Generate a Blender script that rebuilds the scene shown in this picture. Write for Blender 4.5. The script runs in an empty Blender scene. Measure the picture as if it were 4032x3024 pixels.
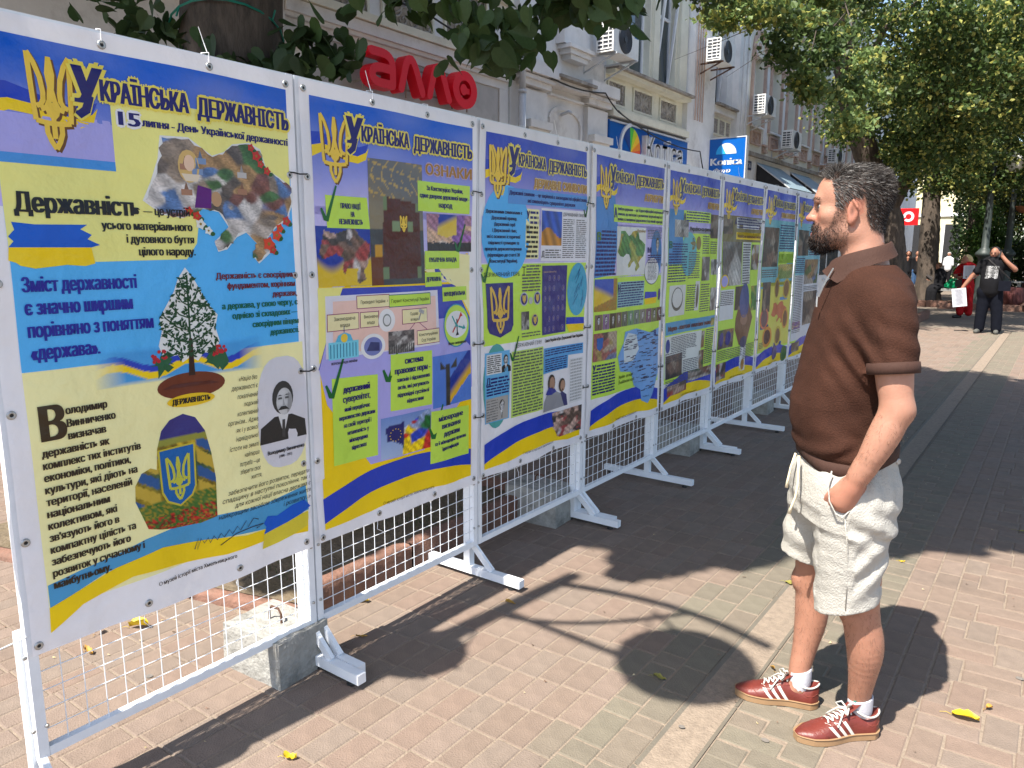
import bpy, bmesh, math, random
import numpy as np
from mathutils import Vector, Matrix
from mathutils.geometry import tessellate_polygon
R = math.radians
sc = bpy.context.scene
COL = sc.collection
random.seed(7)
rng = np.random.default_rng(7)

# ---------------------------------------------------------------- camera, sky, sun, exposure
CAM = (0.0, 0.0, 1.64)
cd = bpy.data.cameras.new('camera'); cam = bpy.data.objects.new('camera', cd); COL.objects.link(cam)
cd.sensor_fit = 'HORIZONTAL'; cd.sensor_width = 36.0; cd.lens = 36.0 * 2953.7 / 4032
cd.clip_start = 0.05; cd.clip_end = 3000
yaw, pitch, roll = R(36.176), R(10.074), R(0.206)
Fv = Vector((-math.sin(yaw) * math.cos(pitch), math.cos(yaw) * math.cos(pitch), -math.sin(pitch)))
Rv = Vector((math.cos(yaw), math.sin(yaw), 0)); Uv = Rv.cross(Fv)
R2 = math.cos(roll) * Rv + math.sin(roll) * Uv; U2 = math.cos(roll) * Uv - math.sin(roll) * Rv
M = Matrix((R2, U2, -Fv)).transposed().to_4x4(); M.translation = Vector(CAM)
cam.matrix_world = M
sc.camera = cam

SUN_TO = Vector((-0.078, -0.590, 1.0)).normalized()
world = bpy.data.worlds.new('World'); sc.world = world; world.use_nodes = True
wn = world.node_tree.nodes; wn.clear()
sky = wn.new('ShaderNodeTexSky'); sky.sky_type = 'NISHITA'; sky.sun_disc = False
sky.sun_elevation = math.asin(SUN_TO.z); sky.sun_rotation = math.atan2(SUN_TO.x, SUN_TO.y)
sky.air_density = 1.0; sky.dust_density = 1.2; sky.ozone_density = 1.0
bg = wn.new('ShaderNodeBackground'); bg.inputs[1].default_value = 0.12
wo = wn.new('ShaderNodeOutputWorld')
world.node_tree.links.new(sky.outputs[0], bg.inputs[0]); world.node_tree.links.new(bg.outputs[0], wo.inputs[0])
sd = bpy.data.lights.new('sun', 'SUN'); sd.energy = 4.6; sd.angle = R(0.55); sd.color = (1.0, 0.95, 0.87)
sun = bpy.data.objects.new('sun', sd); COL.objects.link(sun)
sun.rotation_euler = (-SUN_TO).to_track_quat('-Z', 'Y').to_euler(); sun.location = (0, -20, 40)
sc.view_settings.view_transform = 'Standard'; sc.view_settings.look = 'None'
sc.view_settings.exposure = 1.3; sc.view_settings.gamma = 1.0
sc.view_settings.use_curve_mapping = False
sc.render.engine = 'CYCLES'
sc.cycles.max_bounces = 6; sc.cycles.diffuse_bounces = 4; sc.cycles.glossy_bounces = 2
sc.cycles.transmission_bounces = 3; sc.cycles.transparent_max_bounces = 6
sc.cycles.use_denoising = True

# ---------------------------------------------------------------- materials
def srgb(r, g, b):
    f = lambda c: (c / 12.92 if c <= .04045 else ((c + .055) / 1.055) ** 2.4)
    return (f(r / 255), f(g / 255), f(b / 255))
def nmat(name):
    m = bpy.data.materials.new(name); m.use_nodes = True
    nt = m.node_tree; b = nt.nodes['Principled BSDF']
    return m, nt, b
def mat(name, col, rough=.6, var=.12, scale=8, bump=0, bscale=60, metal=0, attr=False, spec=.4, trans=0, hv=0, stretch=None, objrand=0, sss=0, stain=None):
    """colour with two octaves of noise variation, optional per-face attribute, bump, translucency"""
    m, nt, b = nmat(name); L = nt.links.new
    tc = nt.nodes.new('ShaderNodeTexCoord'); src = tc.outputs['Object']
    if stretch:
        mp = nt.nodes.new('ShaderNodeMapping'); mp.inputs['Scale'].default_value = stretch; L(src, mp.inputs[0]); src = mp.outputs[0]
    if attr:
        at = nt.nodes.new('ShaderNodeAttribute'); at.attribute_name = 'Col'; cs = at.outputs['Color']
    else:
        rg = nt.nodes.new('ShaderNodeRGB'); rg.outputs[0].default_value = (*col, 1); cs = rg.outputs[0]
    out = cs
    if var > 0:
        n = nt.nodes.new('ShaderNodeTexNoise'); n.inputs['Scale'].default_value = scale; n.inputs['Detail'].default_value = 6; n.inputs['Roughness'].default_value = .65
        L(src, n.inputs['Vector'])
        mr = nt.nodes.new('ShaderNodeMapRange'); mr.inputs[1].default_value = .3; mr.inputs[2].default_value = .7
        mr.inputs[3].default_value = 1 - var; mr.inputs[4].default_value = 1 + var; L(n.outputs[0], mr.inputs[0])
        vm = nt.nodes.new('ShaderNodeVectorMath'); vm.operation = 'SCALE'; L(out, vm.inputs[0]); L(mr.outputs[0], vm.inputs['Scale']); out = vm.outputs[0]
    if stain:
        scol, sscale, lo, hi = stain
        n = nt.nodes.new('ShaderNodeTexNoise'); n.inputs['Scale'].default_value = sscale; n.inputs['Detail'].default_value = 8; n.inputs['Roughness'].default_value = .7
        L(src, n.inputs['Vector'])
        mr = nt.nodes.new('ShaderNodeMapRange'); mr.inputs[1].default_value = lo; mr.inputs[2].default_value = hi; L(n.outputs[0], mr.inputs[0])
        mx = nt.nodes.new('ShaderNodeMix'); mx.data_type = 'RGBA'; L(mr.outputs[0], mx.inputs[0]); L(out, mx.inputs[6]); mx.inputs[7].default_value = (*scol, 1); out = mx.outputs[2]
    if objrand:
        oi = nt.nodes.new('ShaderNodeObjectInfo')
        mr = nt.nodes.new('ShaderNodeMapRange'); mr.inputs[3].default_value = 1 - objrand; mr.inputs[4].default_value = 1 + objrand; L(oi.outputs['Random'], mr.inputs[0])
        vm = nt.nodes.new('ShaderNodeVectorMath'); vm.operation = 'SCALE'; L(out, vm.inputs[0]); L(mr.outputs[0], vm.inputs['Scale']); out = vm.outputs[0]
    L(out, b.inputs['Base Color'])
    b.inputs['Roughness'].default_value = rough; b.inputs['Metallic'].default_value = metal
    b.inputs['Specular IOR Level'].default_value = spec
    if sss:
        b.inputs['Subsurface Weight'].default_value = sss; b.inputs['Subsurface Radius'].default_value = (1, .35, .2); b.inputs['Subsurface Scale'].default_value = .008
    if bump:
        n2 = nt.nodes.new('ShaderNodeTexNoise'); n2.inputs['Scale'].default_value = bscale; n2.inputs['Detail'].default_value = 5; L(src, n2.inputs['Vector'])
        bp = nt.nodes.new('ShaderNodeBump'); bp.inputs['Strength'].default_value = min(1, bump); bp.inputs['Distance'].default_value = .01 * max(1, bump); L(n2.outputs[0], bp.inputs['Height']); L(bp.outputs[0], b.inputs['Normal'])
    if trans:
        tl = nt.nodes.new('ShaderNodeBsdfTranslucent'); L(out, tl.inputs[0]); ms = nt.nodes.new('ShaderNodeMixShader'); ms.inputs[0].default_value = trans
        o = nt.nodes['Material Output']; L(b.outputs[0], ms.inputs[1]); L(tl.outputs[0], ms.inputs[2]); L(ms.outputs[0], o.inputs[0])
    return m

# ---------------------------------------------------------------- mesh builder
class MB:
    def __init__(s): s.v = []; s.f = []; s.c = []; s.mi = []; s.cur = (1, 1, 1); s.m = 0
    def add(s, vs, fs, col=None):
        o = len(s.v); s.v.extend([tuple(p) for p in vs])
        for f in fs:
            s.f.append([i + o for i in f]); s.c.append(col or s.cur); s.mi.append(s.m)
    def box(s, lo, hi, col=None):
        x0, y0, z0 = lo; x1, y1, z1 = hi
        s.add([(x0, y0, z0), (x1, y0, z0), (x1, y1, z0), (x0, y1, z0), (x0, y0, z1), (x1, y0, z1), (x1, y1, z1), (x0, y1, z1)],
              [(0, 3, 2, 1), (4, 5, 6, 7), (0, 1, 5, 4), (1, 2, 6, 5), (2, 3, 7, 6), (3, 0, 4, 7)], col)
    def obox(s, c, ax, hs, col=None):
        c = np.array(c, float); ax = [np.array(a, float) for a in ax]; v = []
        for k in (-1, 1):
            for a, b in ((-1, -1), (1, -1), (1, 1), (-1, 1)):
                v.append(c + ax[0] * hs[0] * a + ax[1] * hs[1] * b + ax[2] * hs[2] * k)
        s.add(v, [(0, 3, 2, 1), (4, 5, 6, 7), (0, 1, 5, 4), (1, 2, 6, 5), (2, 3, 7, 6), (3, 0, 4, 7)], col)
    def beam(s, a, b, w, h, col=None, up=(0, 0, 1)):
        a = Vector(a); b = Vector(b); d = (b - a); L = d.length; d.normalize(); upv = Vector(up)
        if abs(d.dot(upv)) > .95: upv = Vector((1, 0, 0))
        x = d.cross(upv).normalized(); y = x.cross(d)
        s.obox((a + b) / 2, (x, y, d), (w / 2, h / 2, L / 2), col)
    def tube(s, pts, rad, n=6, col=None, cap=True):
        pts = [Vector(p) for p in pts]; m = len(pts)
        rad = rad if hasattr(rad, '__len__') else [rad] * m
        vs = []; fs = []; prev = None
        for i, p in enumerate(pts):
            d = (pts[min(i + 1, m - 1)] - pts[max(i - 1, 0)]).normalized()
            if prev is None:
                u = d.cross(Vector((0, 0, 1)) if abs(d.z) < .9 else Vector((1, 0, 0))).normalized()
            else: u = (prev - d * prev.dot(d)).normalized()
            prev = u; w = d.cross(u)
            for k in range(n):
                t = 2 * math.pi * k / n; vs.append(p + (u * math.cos(t) + w * math.sin(t)) * rad[i])
        for i in range(m - 1):
            for k in range(n):
                fs.append((i * n + k, i * n + (k + 1) % n, (i + 1) * n + (k + 1) % n, (i + 1) * n + k))
        if cap: fs.append(tuple(range(n))[::-1]); fs.append(tuple((m - 1) * n + k for k in range(n)))
        s.add(vs, fs, col)
    def lathe(s, prof, c=(0, 0, 0), n=16, col=None, ax='z'):
        vs = []; fs = []
        for r, z in prof:
            for k in range(n):
                t = 2 * math.pi * k / n; x, y = r * math.cos(t), r * math.sin(t)
                vs.append((c[0] + x, c[1] + y, c[2] + z) if ax == 'z' else (c[0] + z, c[1] + x, c[2] + y))
        for i in range(len(prof) - 1):
            for k in range(n):
                fs.append((i * n + k, i * n + (k + 1) % n, (i + 1) * n + (k + 1) % n, (i + 1) * n + k))
        s.add(vs, fs, col)
    def prism(s, poly, d0, d1, fr, col=None, side=None):
        """poly 2D -> 3D by fr(a,b,depth); extruded between d0 and d1"""
        n = len(poly); vs = [fr(a, b, d0) for a, b in poly] + [fr(a, b, d1) for a, b in poly]
        tri = tessellate_polygon([[Vector((a, b, 0)) for a, b in poly]])
        s.add(vs, [tuple(t) for t in tri] + [tuple(i + n for i in t[::-1]) for t in tri], col)
        s.add(vs, [(i, (i + 1) % n, (i + 1) % n + n, i + n) for i in range(n)], side or col)
    def build(s, name, mats, parent=None, smooth=False, kind=None, loc=None):
        me = bpy.data.meshes.new(name); me.from_pydata(s.v, [], s.f)
        mats = mats if isinstance(mats, (list, tuple)) else [mats]
        for m in mats: me.materials.append(m)
        if any(s.mi): me.polygons.foreach_set('material_index', s.mi)
        at = me.color_attributes.new('Col', 'FLOAT_COLOR', 'CORNER')
        out = []
        for f, c in zip(s.f, s.c):                       # one colour per face, or one per corner
            if isinstance(c[0], tuple): out += [(*q, 1) for q in c]
            else: out += [(*c, 1)] * len(f)
        at.data.foreach_set('color', np.array(out, np.float32).ravel())
        if smooth: me.polygons.foreach_set('use_smooth', [True] * len(s.f))
        me.update()
        o = bpy.data.objects.new(name, me); COL.objects.link(o)
        if parent: o.parent = parent
        if loc: o.location = loc
        if kind: o['kind'] = kind
        return o
def npmesh(name, V, Fq, mats, parent=None, smooth=True, vcol=None, kind=None):
    """fast mesh from arrays; Fq (n,3) or (n,4)"""
    V = np.asarray(V, np.float32); Fq = np.asarray(Fq, np.int32); k = Fq.shape[1]
    me = bpy.data.meshes.new(name); me.vertices.add(len(V)); me.vertices.foreach_set('co', V.ravel())
    me.loops.add(Fq.size); me.loops.foreach_set('vertex_index', Fq.ravel())
    me.polygons.add(len(Fq)); me.polygons.foreach_set('loop_start', np.arange(len(Fq), dtype=np.int32) * k)
    me.polygons.foreach_set('use_smooth', np.full(len(Fq), smooth))
    mats = mats if isinstance(mats, (list, tuple)) else [mats]
    for m in mats: me.materials.append(m)
    me.update(calc_edges=True)
    if vcol is not None:
        at = me.color_attributes.new('Col', 'FLOAT_COLOR', 'POINT')
        c = np.ones((len(V), 4), np.float32); c[:, :3] = vcol; at.data.foreach_set('color', c.ravel())
    me.validate()
    o = bpy.data.objects.new(name, me); COL.objects.link(o)
    if parent: o.parent = parent
    if kind: o['kind'] = kind
    return o
def tag(o, label=None, cat=None, group=None, kind=None):
    if label: o['label'] = label
    if cat: o['category'] = cat
    if group: o['group'] = group
    if kind: o['kind'] = kind
    return o
def empty(name, loc, rz=0, label=None, cat=None, group=None):
    o = bpy.data.objects.new(name, None); COL.objects.link(o); o.location = loc; o.rotation_euler = (0, 0, rz)
    o.empty_display_size = .1
    return tag(o, label, cat, group)
def attach(o, parent):
    """parent, keeping mesh coordinates given in world space"""
    o.parent = parent; o.location = -Vector(parent.location); return o
def copy_tree(o, parent=None):
    c = o.copy(); COL.objects.link(c); c.parent = parent
    for ch in list(o.children):
        d = ch.copy(); COL.objects.link(d); d.parent = c
        for g in list(ch.children):
            e = g.copy(); COL.objects.link(e); e.parent = d
    return c

M_ = {}
M_['white_metal'] = mat('white_powder_coat', (.80, .82, .84), .35, .04, 20)
M_['steel'] = mat('zinc_steel', (.45, .45, .44), .4, .15, 200, metal=.8)
M_['vinyl'] = mat('white_vinyl_banner', (.88, .865, .885), .33, .03, 5, bump=2.2, bscale=5, trans=.2)
M_['print'] = mat('banner_print', (1, 1, 1), .33, .03, 5, bump=2.2, bscale=5, attr=True, trans=.12)
M_['tie_white'] = mat('white_nylon', (.8, .8, .8), .4, 0)
M_['tie_black'] = mat('black_rubber', (.015, .015, .015), .5, 0)
M_['concrete'] = mat('cast_concrete', (.31, .30, .27), .9, .2, 9, bump=.8, bscale=60, stain=((.12, .115, .10), 7, .5, .75))
M_['flat'] = mat('painted_attribute', (1, 1, 1), .55, .05, 10, attr=True)
# ================================================================ GROUND
PINK = [(0.197, 0.146, 0.113), (0.192, 0.141, 0.108), (0.201, 0.15, 0.118), (0.199, 0.142, 0.109), (0.189, 0.146, 0.115)]
GREY = [(0.162, 0.138, 0.103), (0.157, 0.134, 0.0999), (0.165, 0.144, 0.106), (0.169, 0.138, 0.104)]
M_['paver'] = mat('pressed_paver', (1, 1, 1), .88, .13, 14, bump=.45, bscale=160, attr=True, stain=((.10, .08, .065), 1.6, .55, .95))
M_['sand'] = mat('joint_sand', (.235, .184, .138), .95, .2, 30, bump=.6, bscale=120, stain=((.10, .075, .055), 3, .60, .74))
M_['gutter'] = mat('gutter_concrete', (.138, .121, .094), .8, .10, 7, bump=.3, bscale=90, stain=((.14, .118, .088), 3, .45, .75))
def streetmat():
    m, nt, b = nmat('distant_paving'); L = nt.links.new
    tc = nt.nodes.new('ShaderNodeTexCoord'); mp = nt.nodes.new('ShaderNodeMapping'); mp.inputs['Rotation'].default_value = (0, 0, R(90))
    L(tc.outputs['Object'], mp.inputs[0])
    br = nt.nodes.new('ShaderNodeTexBrick'); br.inputs['Scale'].default_value = 1; br.inputs['Brick Width'].default_value = .2; br.inputs['Row Height'].default_value = .1
    br.inputs['Mortar Size'].default_value = .006; br.inputs['Color1'].default_value = (.192, .145, .113, 1); br.inputs['Color2'].default_value = (.164, .139, .106, 1); br.inputs['Mortar'].default_value = (.19, .15, .115, 1)
    L(mp.outputs[0], br.inputs['Vector'])
    n = nt.nodes.new('ShaderNodeTexNoise'); n.inputs['Scale'].default_value = .7; n.inputs['Detail'].default_value = 7; L(tc.outputs['Object'], n.inputs['Vector'])
    mr = nt.nodes.new('ShaderNodeMapRange'); mr.inputs[1].default_value = .3; mr.inputs[2].default_value = .7; mr.inputs[3].default_value = .8; mr.inputs[4].default_value = 1.15; L(n.outputs[0], mr.inputs[0])
    vm = nt.nodes.new('ShaderNodeVectorMath'); vm.operation = 'SCALE'; L(br.outputs[0], vm.inputs[0]); L(mr.outputs[0], vm.inputs['Scale']); L(vm.outputs[0], b.inputs['Base Color'])
    b.inputs['Roughness'].default_value = .9
    return m
M_['street'] = streetmat()
PX0, PX1, PY0, PY1 = -7.3, 5.2, -2.0, 19.0
b = MB(); b.add([(PX0, PY0, -.003), (PX1, PY0, -.003), (PX1, PY1, -.003), (PX0, PY1, -.003)], [(0, 1, 2, 3)])
pav = b.build('pavement', M_['sand'], kind='structure'); pav['label'] = 'pink and grey paved pedestrian street'
b = MB(); W = 900
for x0, x1, y0, y1 in ((-W, W, PY1, W), (-W, W, -W, PY0), (-W, PX0, PY0, PY1), (PX1, W, PY0, PY1)):
    b.add([(x0, y0, -.002), (x1, y0, -.002), (x1, y1, -.002), (x0, y1, -.002)], [(0, 1, 2, 3)])
b.build('street', M_['street'], kind='structure')

SK = .12
pit = (-4.95, -2.56, 1.05, 3.95)                         # planting bed: x0 x1 y0 y1
def in_pit(x, y): return pit[0] < x < pit[1] and y < pit[3] and y > 1.98 + (x + 2.56) * .28
tiles = []                                               # cx, cy, lx, ly, pal
def jr(a): return random.uniform(-a, a)
x = PX0
while x < -1.2 - .001:                                   # left field: columns 0.1 wide, rows 0.2 long
    cx = x + .05
    y = PY0
    while y < PY1:
        tiles.append((cx, y + .1 + SK * (cx + 1.7) % .2, .1, .2, PINK if cx < -1.26 or random.random() < .1 else (PINK if random.random() < .5 else GREY)))
        y += .2
    x += .1
    x = round(x, 4)
for k, (xa, w) in enumerate(((-1.2, .115), (-1.085, .115))):
    y = PY0 + k * .05
    while y < PY1:
        if random.random() < .62: tiles.append((xa + w / 2, y + .1, w, .2, GREY)); y += .2
        else: tiles.append((xa + w / 2, y + .05, w, .1, GREY)); y += .1
y = PY0; k = 0
while y < PY1:                                           # grey rows right of the gutter
    xs = (-.8, -.6, -.485) if k % 2 else (-.8, -.685, -.485)
    for a, c in zip(xs[:-1], xs[1:]): tiles.append(((a + c) / 2, y + .05 + SK * 1.3 * ((a + c) / 2 + .64), c - a, .1, GREY))
    y += .1; k += 1
for xa, w, h in ((-.485, .11, .2), (-.375, .105, .2)):
    y = PY0 + random.random() * .1
    while y < PY1: tiles.append((xa + w / 2, y + h / 2, w, h, PINK)); y += h
y = PY0; k = 0
while y < PY1:                                           # right field: pairs of stretchers with uprights between
    x = -.27 + (0, -.12, -.21)[k % 3]
    first = True
    while x < PX1:
        if x > -.60:
            sk = SK * 1.2 * (x + .1)
            xa = max(x, -.27)
            if x + .2 - xa > .03:
                for q in (0, .1): tiles.append(((xa + x + .2) / 2, y + q + .05 + sk, x + .2 - xa, .1, PINK))
            xb = x + .2
            xc = max(xb, -.27)
            if xb + .11 - xc > .03: tiles.append(((xc + xb + .11) / 2, y + .1 + sk + SK * .19, xb + .11 - xc, .2, PINK))
        x += .31
    y += .2; k += 1
tiles = [t for t in tiles if not in_pit(t[0], t[1]) and t[1] < PY1 - .1]
def paver_geo(lx, ly, cham=.005, gap=.0026):
    a, b_ = lx / 2 - gap, ly / 2 - gap; c, d = a - cham, b_ - cham
    v = [(-a, -b_, -.0035), (a, -b_, -.0035), (a, b_, -.0035), (-a, b_, -.0035), (-c, -d, 0), (c, -d, 0), (c, d, 0), (-c, d, 0),
         (-a, -b_, -.02), (a, -b_, -.02), (a, b_, -.02), (-a, b_, -.02)]
    f = [(4, 5, 6, 7), (0, 1, 5, 4), (1, 2, 6, 5), (2, 3, 7, 6), (3, 0, 4, 7), (8, 9, 1, 0), (9, 10, 2, 1), (10, 11, 3, 2), (11, 8, 0, 3)]
    return v, f
def size_seen(t):
    r = math.hypot(t[0], t[1]); return r if (t[1] > .6) else 99
def visible(t):
    d = Vector((t[0], t[1], 0)) - Vector(CAM); z = d.dot(Fv)
    if z < .5: return False
    return abs(d.dot(R2) / z) < .66 and abs(d.dot(U2) / z) < .5
order = sorted(tiles, key=lambda t: (0 if visible(t) else 1, math.hypot(t[0], t[1])))
meshes = {}
def paver_mesh(lx, ly, col, v):
    key = (round(lx, 3), round(ly, 3), col, v)
    if key not in meshes:
        b = MB(); vs, fs = paver_geo(lx, ly); kk = random.uniform(.96, 1.04); b.cur = tuple(c * kk for c in col); b.add(vs, fs)
        me = bpy.data.meshes.new('paver'); me.from_pydata(b.v, [], b.f); me.materials.append(M_['paver'])
        at = me.color_attributes.new('Col', 'FLOAT_COLOR', 'CORNER'); at.data.foreach_set('color', [q for _ in range(len(me.loops)) for q in (*b.cur, 1)])
        meshes[key] = me
    return meshes[key]
for t in order[:300]:
    me = paver_mesh(t[2], t[3], random.choice(t[4]), random.randrange(2))
    o = bpy.data.objects.new('paver', me); COL.objects.link(o); o.parent = pav
    o.location = (t[0] + jr(.001), t[1] + jr(.001), jr(.0008)); o.rotation_euler = (jr(.003), jr(.004), jr(.006) + (SK if t[4] is PINK and t[2] > .15 else 0) * .4)
b = MB()
for t in order[300:]:
    far = t[1] > 8 or t[0] > 3 or t[0] < -5
    vs, fs = paver_geo(t[2], t[3]); dz = jr(.0009); tx, ty = jr(.004), jr(.005)
    if far: vs = vs[:8]; fs = fs[:5]
    col = random.choice(t[4]); k = random.uniform(.95, 1.05)
    b.add([(t[0] + p[0], t[1] + p[1], p[2] + dz + p[0] * tx + p[1] * ty) for p in vs], fs, tuple(c * k for c in col))
b.build('paver_field', M_['paver'], pav, kind='stuff')
# gutter: dished concrete channel pieces
y = PY0; k = 0
while y < PY1:
    b = MB(); n = 8; L = .5; vs = []
    for yy in (y + .003, y + L - .003):
        for i in range(n + 1):
            u = i / n; vs.append((-.968 + .166 * u, yy, .002 - .022 * math.sin(math.pi * u) ** 1.2))
    b.add(vs, [(i, i + 1, i + n + 2, i + n + 1) for i in range(n)])
    o = b.build('gutter_block', M_['gutter'], pav, smooth=True); y += L; k += 1

# planting beds with kerb stones
M_['soil'] = mat('dry_soil', (.15, .115, .075), .95, .35, 12, bump=1.5, bscale=35, stain=((.12, .09, .05), 5, .45, .65))
M_['kerb'] = mat('red_kerb_stone', (.19, .10, .07), .85, .2, 14, bump=.8, bscale=60, stain=((.17, .11, .08), 5, .5, .75))
def bed(name, poly, kerbs, label, mound=.05):
    root = MB(); cx = sum(p[0] for p in poly) / len(poly); cy = sum(p[1] for p in poly) / len(poly)
    n = 14; vs = []; fs = []
    for r in range(n + 1):
        for i, p in enumerate(poly):
            u = r / n; vs.append((cx + (p[0] - cx) * u + jr(.01) * (r < n), cy + (p[1] - cy) * u + jr(.01) * (r < n), .05 + mound * (1 - u) + jr(.008)))
    m = len(poly)
    for r in range(n):
        for i in range(m): fs.append((r * m + i, r * m + (i + 1) % m, (r + 1) * m + (i + 1) % m, (r + 1) * m + i))
    root.add(vs, fs); o = root.build(name, M_['soil'], kind='structure', smooth=True); o['label'] = label
    for (a, c, h, w) in kerbs:
        a = Vector(a); c = Vector(c); d = (c - a); Ltot = d.length; d.normalize(); nrm = Vector((-d.y, d.x)); k = max(1, round(Ltot / .62)); L = Ltot / k
        for i in range(k):
            p = a + d * (L * (i + .5)); b = MB(); hx = L / 2 - .006; hy = w / 2; r_ = .018
            prof = [(-hy, -.02), (-hy, h - r_ * 1.3), (-hy + r_ * .4, h - r_ * .4), (-hy + r_ * 1.3, h), (hy - r_ * 1.3, h), (hy - r_ * .4, h - r_ * .4), (hy, h - r_ * 1.3), (hy, -.02)]
            nn = 9; vs = []; fs = []
            for q in range(nn + 1):
                u = -hx + 2 * hx * q / nn; sh = .0 if 0 < q < nn else .012
                for (yy, zz) in prof: vs.append((u, yy * (1 - sh * 6) + jr(.0025), zz - sh + jr(.003)))
            K = len(prof)
            for q in range(nn):
                for j in range(K - 1): fs.append((q * K + j, q * K + j + 1, (q + 1) * K + j + 1, (q + 1) * K + j))
            fs.append(tuple(range(K))); fs.append(tuple(range(nn * K, nn * K + K))[::-1])
            b.add(vs, fs); ob = b.build('kerb_stone', M_['kerb'], o, smooth=True)
            ob.location = (p.x, p.y, jr(.006)); ob.rotation_euler = (jr(.03), jr(.01), math.atan2(d.y, d.x) + jr(.012))
    return o
bed('planting_bed', [(-2.60, 2.02), (-2.60, 3.9), (-4.9, 3.9), (-4.9, 1.36)],
    [((-2.62, 2.03), (-2.62, 3.93), .155, .085), ((-2.66, 2.0), (-4.9, 1.36), .05, .10), ((-2.66, 3.92), (-4.9, 3.92), .12, .1)], 'dry soil bed with red kerb stones round the near lime tree')
for yc, nm in ((20.0, 'planting_bed'), (27.5, 'planting_bed')):
    bed(nm, [(-2.75, yc - 1.5), (-2.75, yc + 1.6), (-4.6, yc + 1.6), (-4.6, yc - 1.5)],
        [((-2.75, yc - 1.5), (-2.75, yc + 1.6), .2, .12), ((-2.75, yc - 1.5), (-4.6, yc - 1.5), .2, .12)], 'soil bed with low kerb round a lime tree further up the street')
bed('planting_bed', [(-.9, 25.5), (-.9, 33), (-3.0, 33), (-3.0, 25.5)], [((-.9, 25.5), (-.9, 33), .18, .14), ((-.9, 25.5), (-3.0, 25.5), .18, .14)], 'long kerbed bed behind the man on the phone')
# turf tufts on the bed beside the fence
M_['grass'] = mat('dark_grass', (.06, .10, .03), .7, .3, 20, trans=.3)
b = MB()
for k in range(2600):
    x = random.uniform(-4.4, -2.8); y = random.uniform(2.1, 3.7)
    if random.random() > (math.sin(x * 7) * math.cos(y * 5) + .4): continue
    h = random.uniform(.015, .05); a = random.uniform(0, 6.28); w = .002
    z0 = .06 + .04 * (1 - min(1, math.hypot(x + 3.7, y - 2.9))); dx, dy = math.cos(a), math.sin(a)
    b.add([(x - dy * w, y + dx * w, z0), (x + dy * w, y - dx * w, z0), (x + dx * h * .5, y + dy * h * .5, z0 + h)], [(0, 1, 2)])
b.build('grass', M_['grass'], kind='stuff')

# fallen leaves: built as slightly curled blades, each its own thing
M_['yleaf'] = mat('yellow_leaf', (.60, .44, .02), .5, .2, 30, trans=.2)
M_['oleaf'] = mat('tan_leaf', (.46, .26, .05), .6, .25, 30, trans=.15)
M_['gleaf'] = mat('olive_leaf', (.30, .27, .06), .6, .25, 30, trans=.15)
def leafblade(L=.07, W=.05, curl=.02, seed=0, kx=1):
    r = random.Random(seed); b = MB(); n = 7; vs = []
    for i in range(n + 1):
        u = i / n; w = W / 2 * (math.sin(math.pi * min(1, u * .93 + .05)) ** .7) * (1 + r.uniform(-.12, .12)) * (1 - .35 * u)
        zc = curl * (math.sin(u * 3 + seed) * .5 + .5)
        vs += [(L * (u - .5), -w, zc + curl * r.uniform(.2, .9)), (L * (u - .5), 0, zc * .5 + .002), (L * (u - .5), w * r.uniform(.8, 1.1), zc + curl * r.uniform(.2, .9))]
    fs = []
    for i in range(n):
        for j in (0, 1): fs.append((i * 3 + j, i * 3 + j + 1, i * 3 + j + 4, i * 3 + j + 3))
    b.add(vs, fs); b.tube([(-L * .5, 0, .002), (-L * .7, .004, .006), (-L * .95, -.002, .003)], [.0012, .0009, .0007], 4)
    return b
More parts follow.
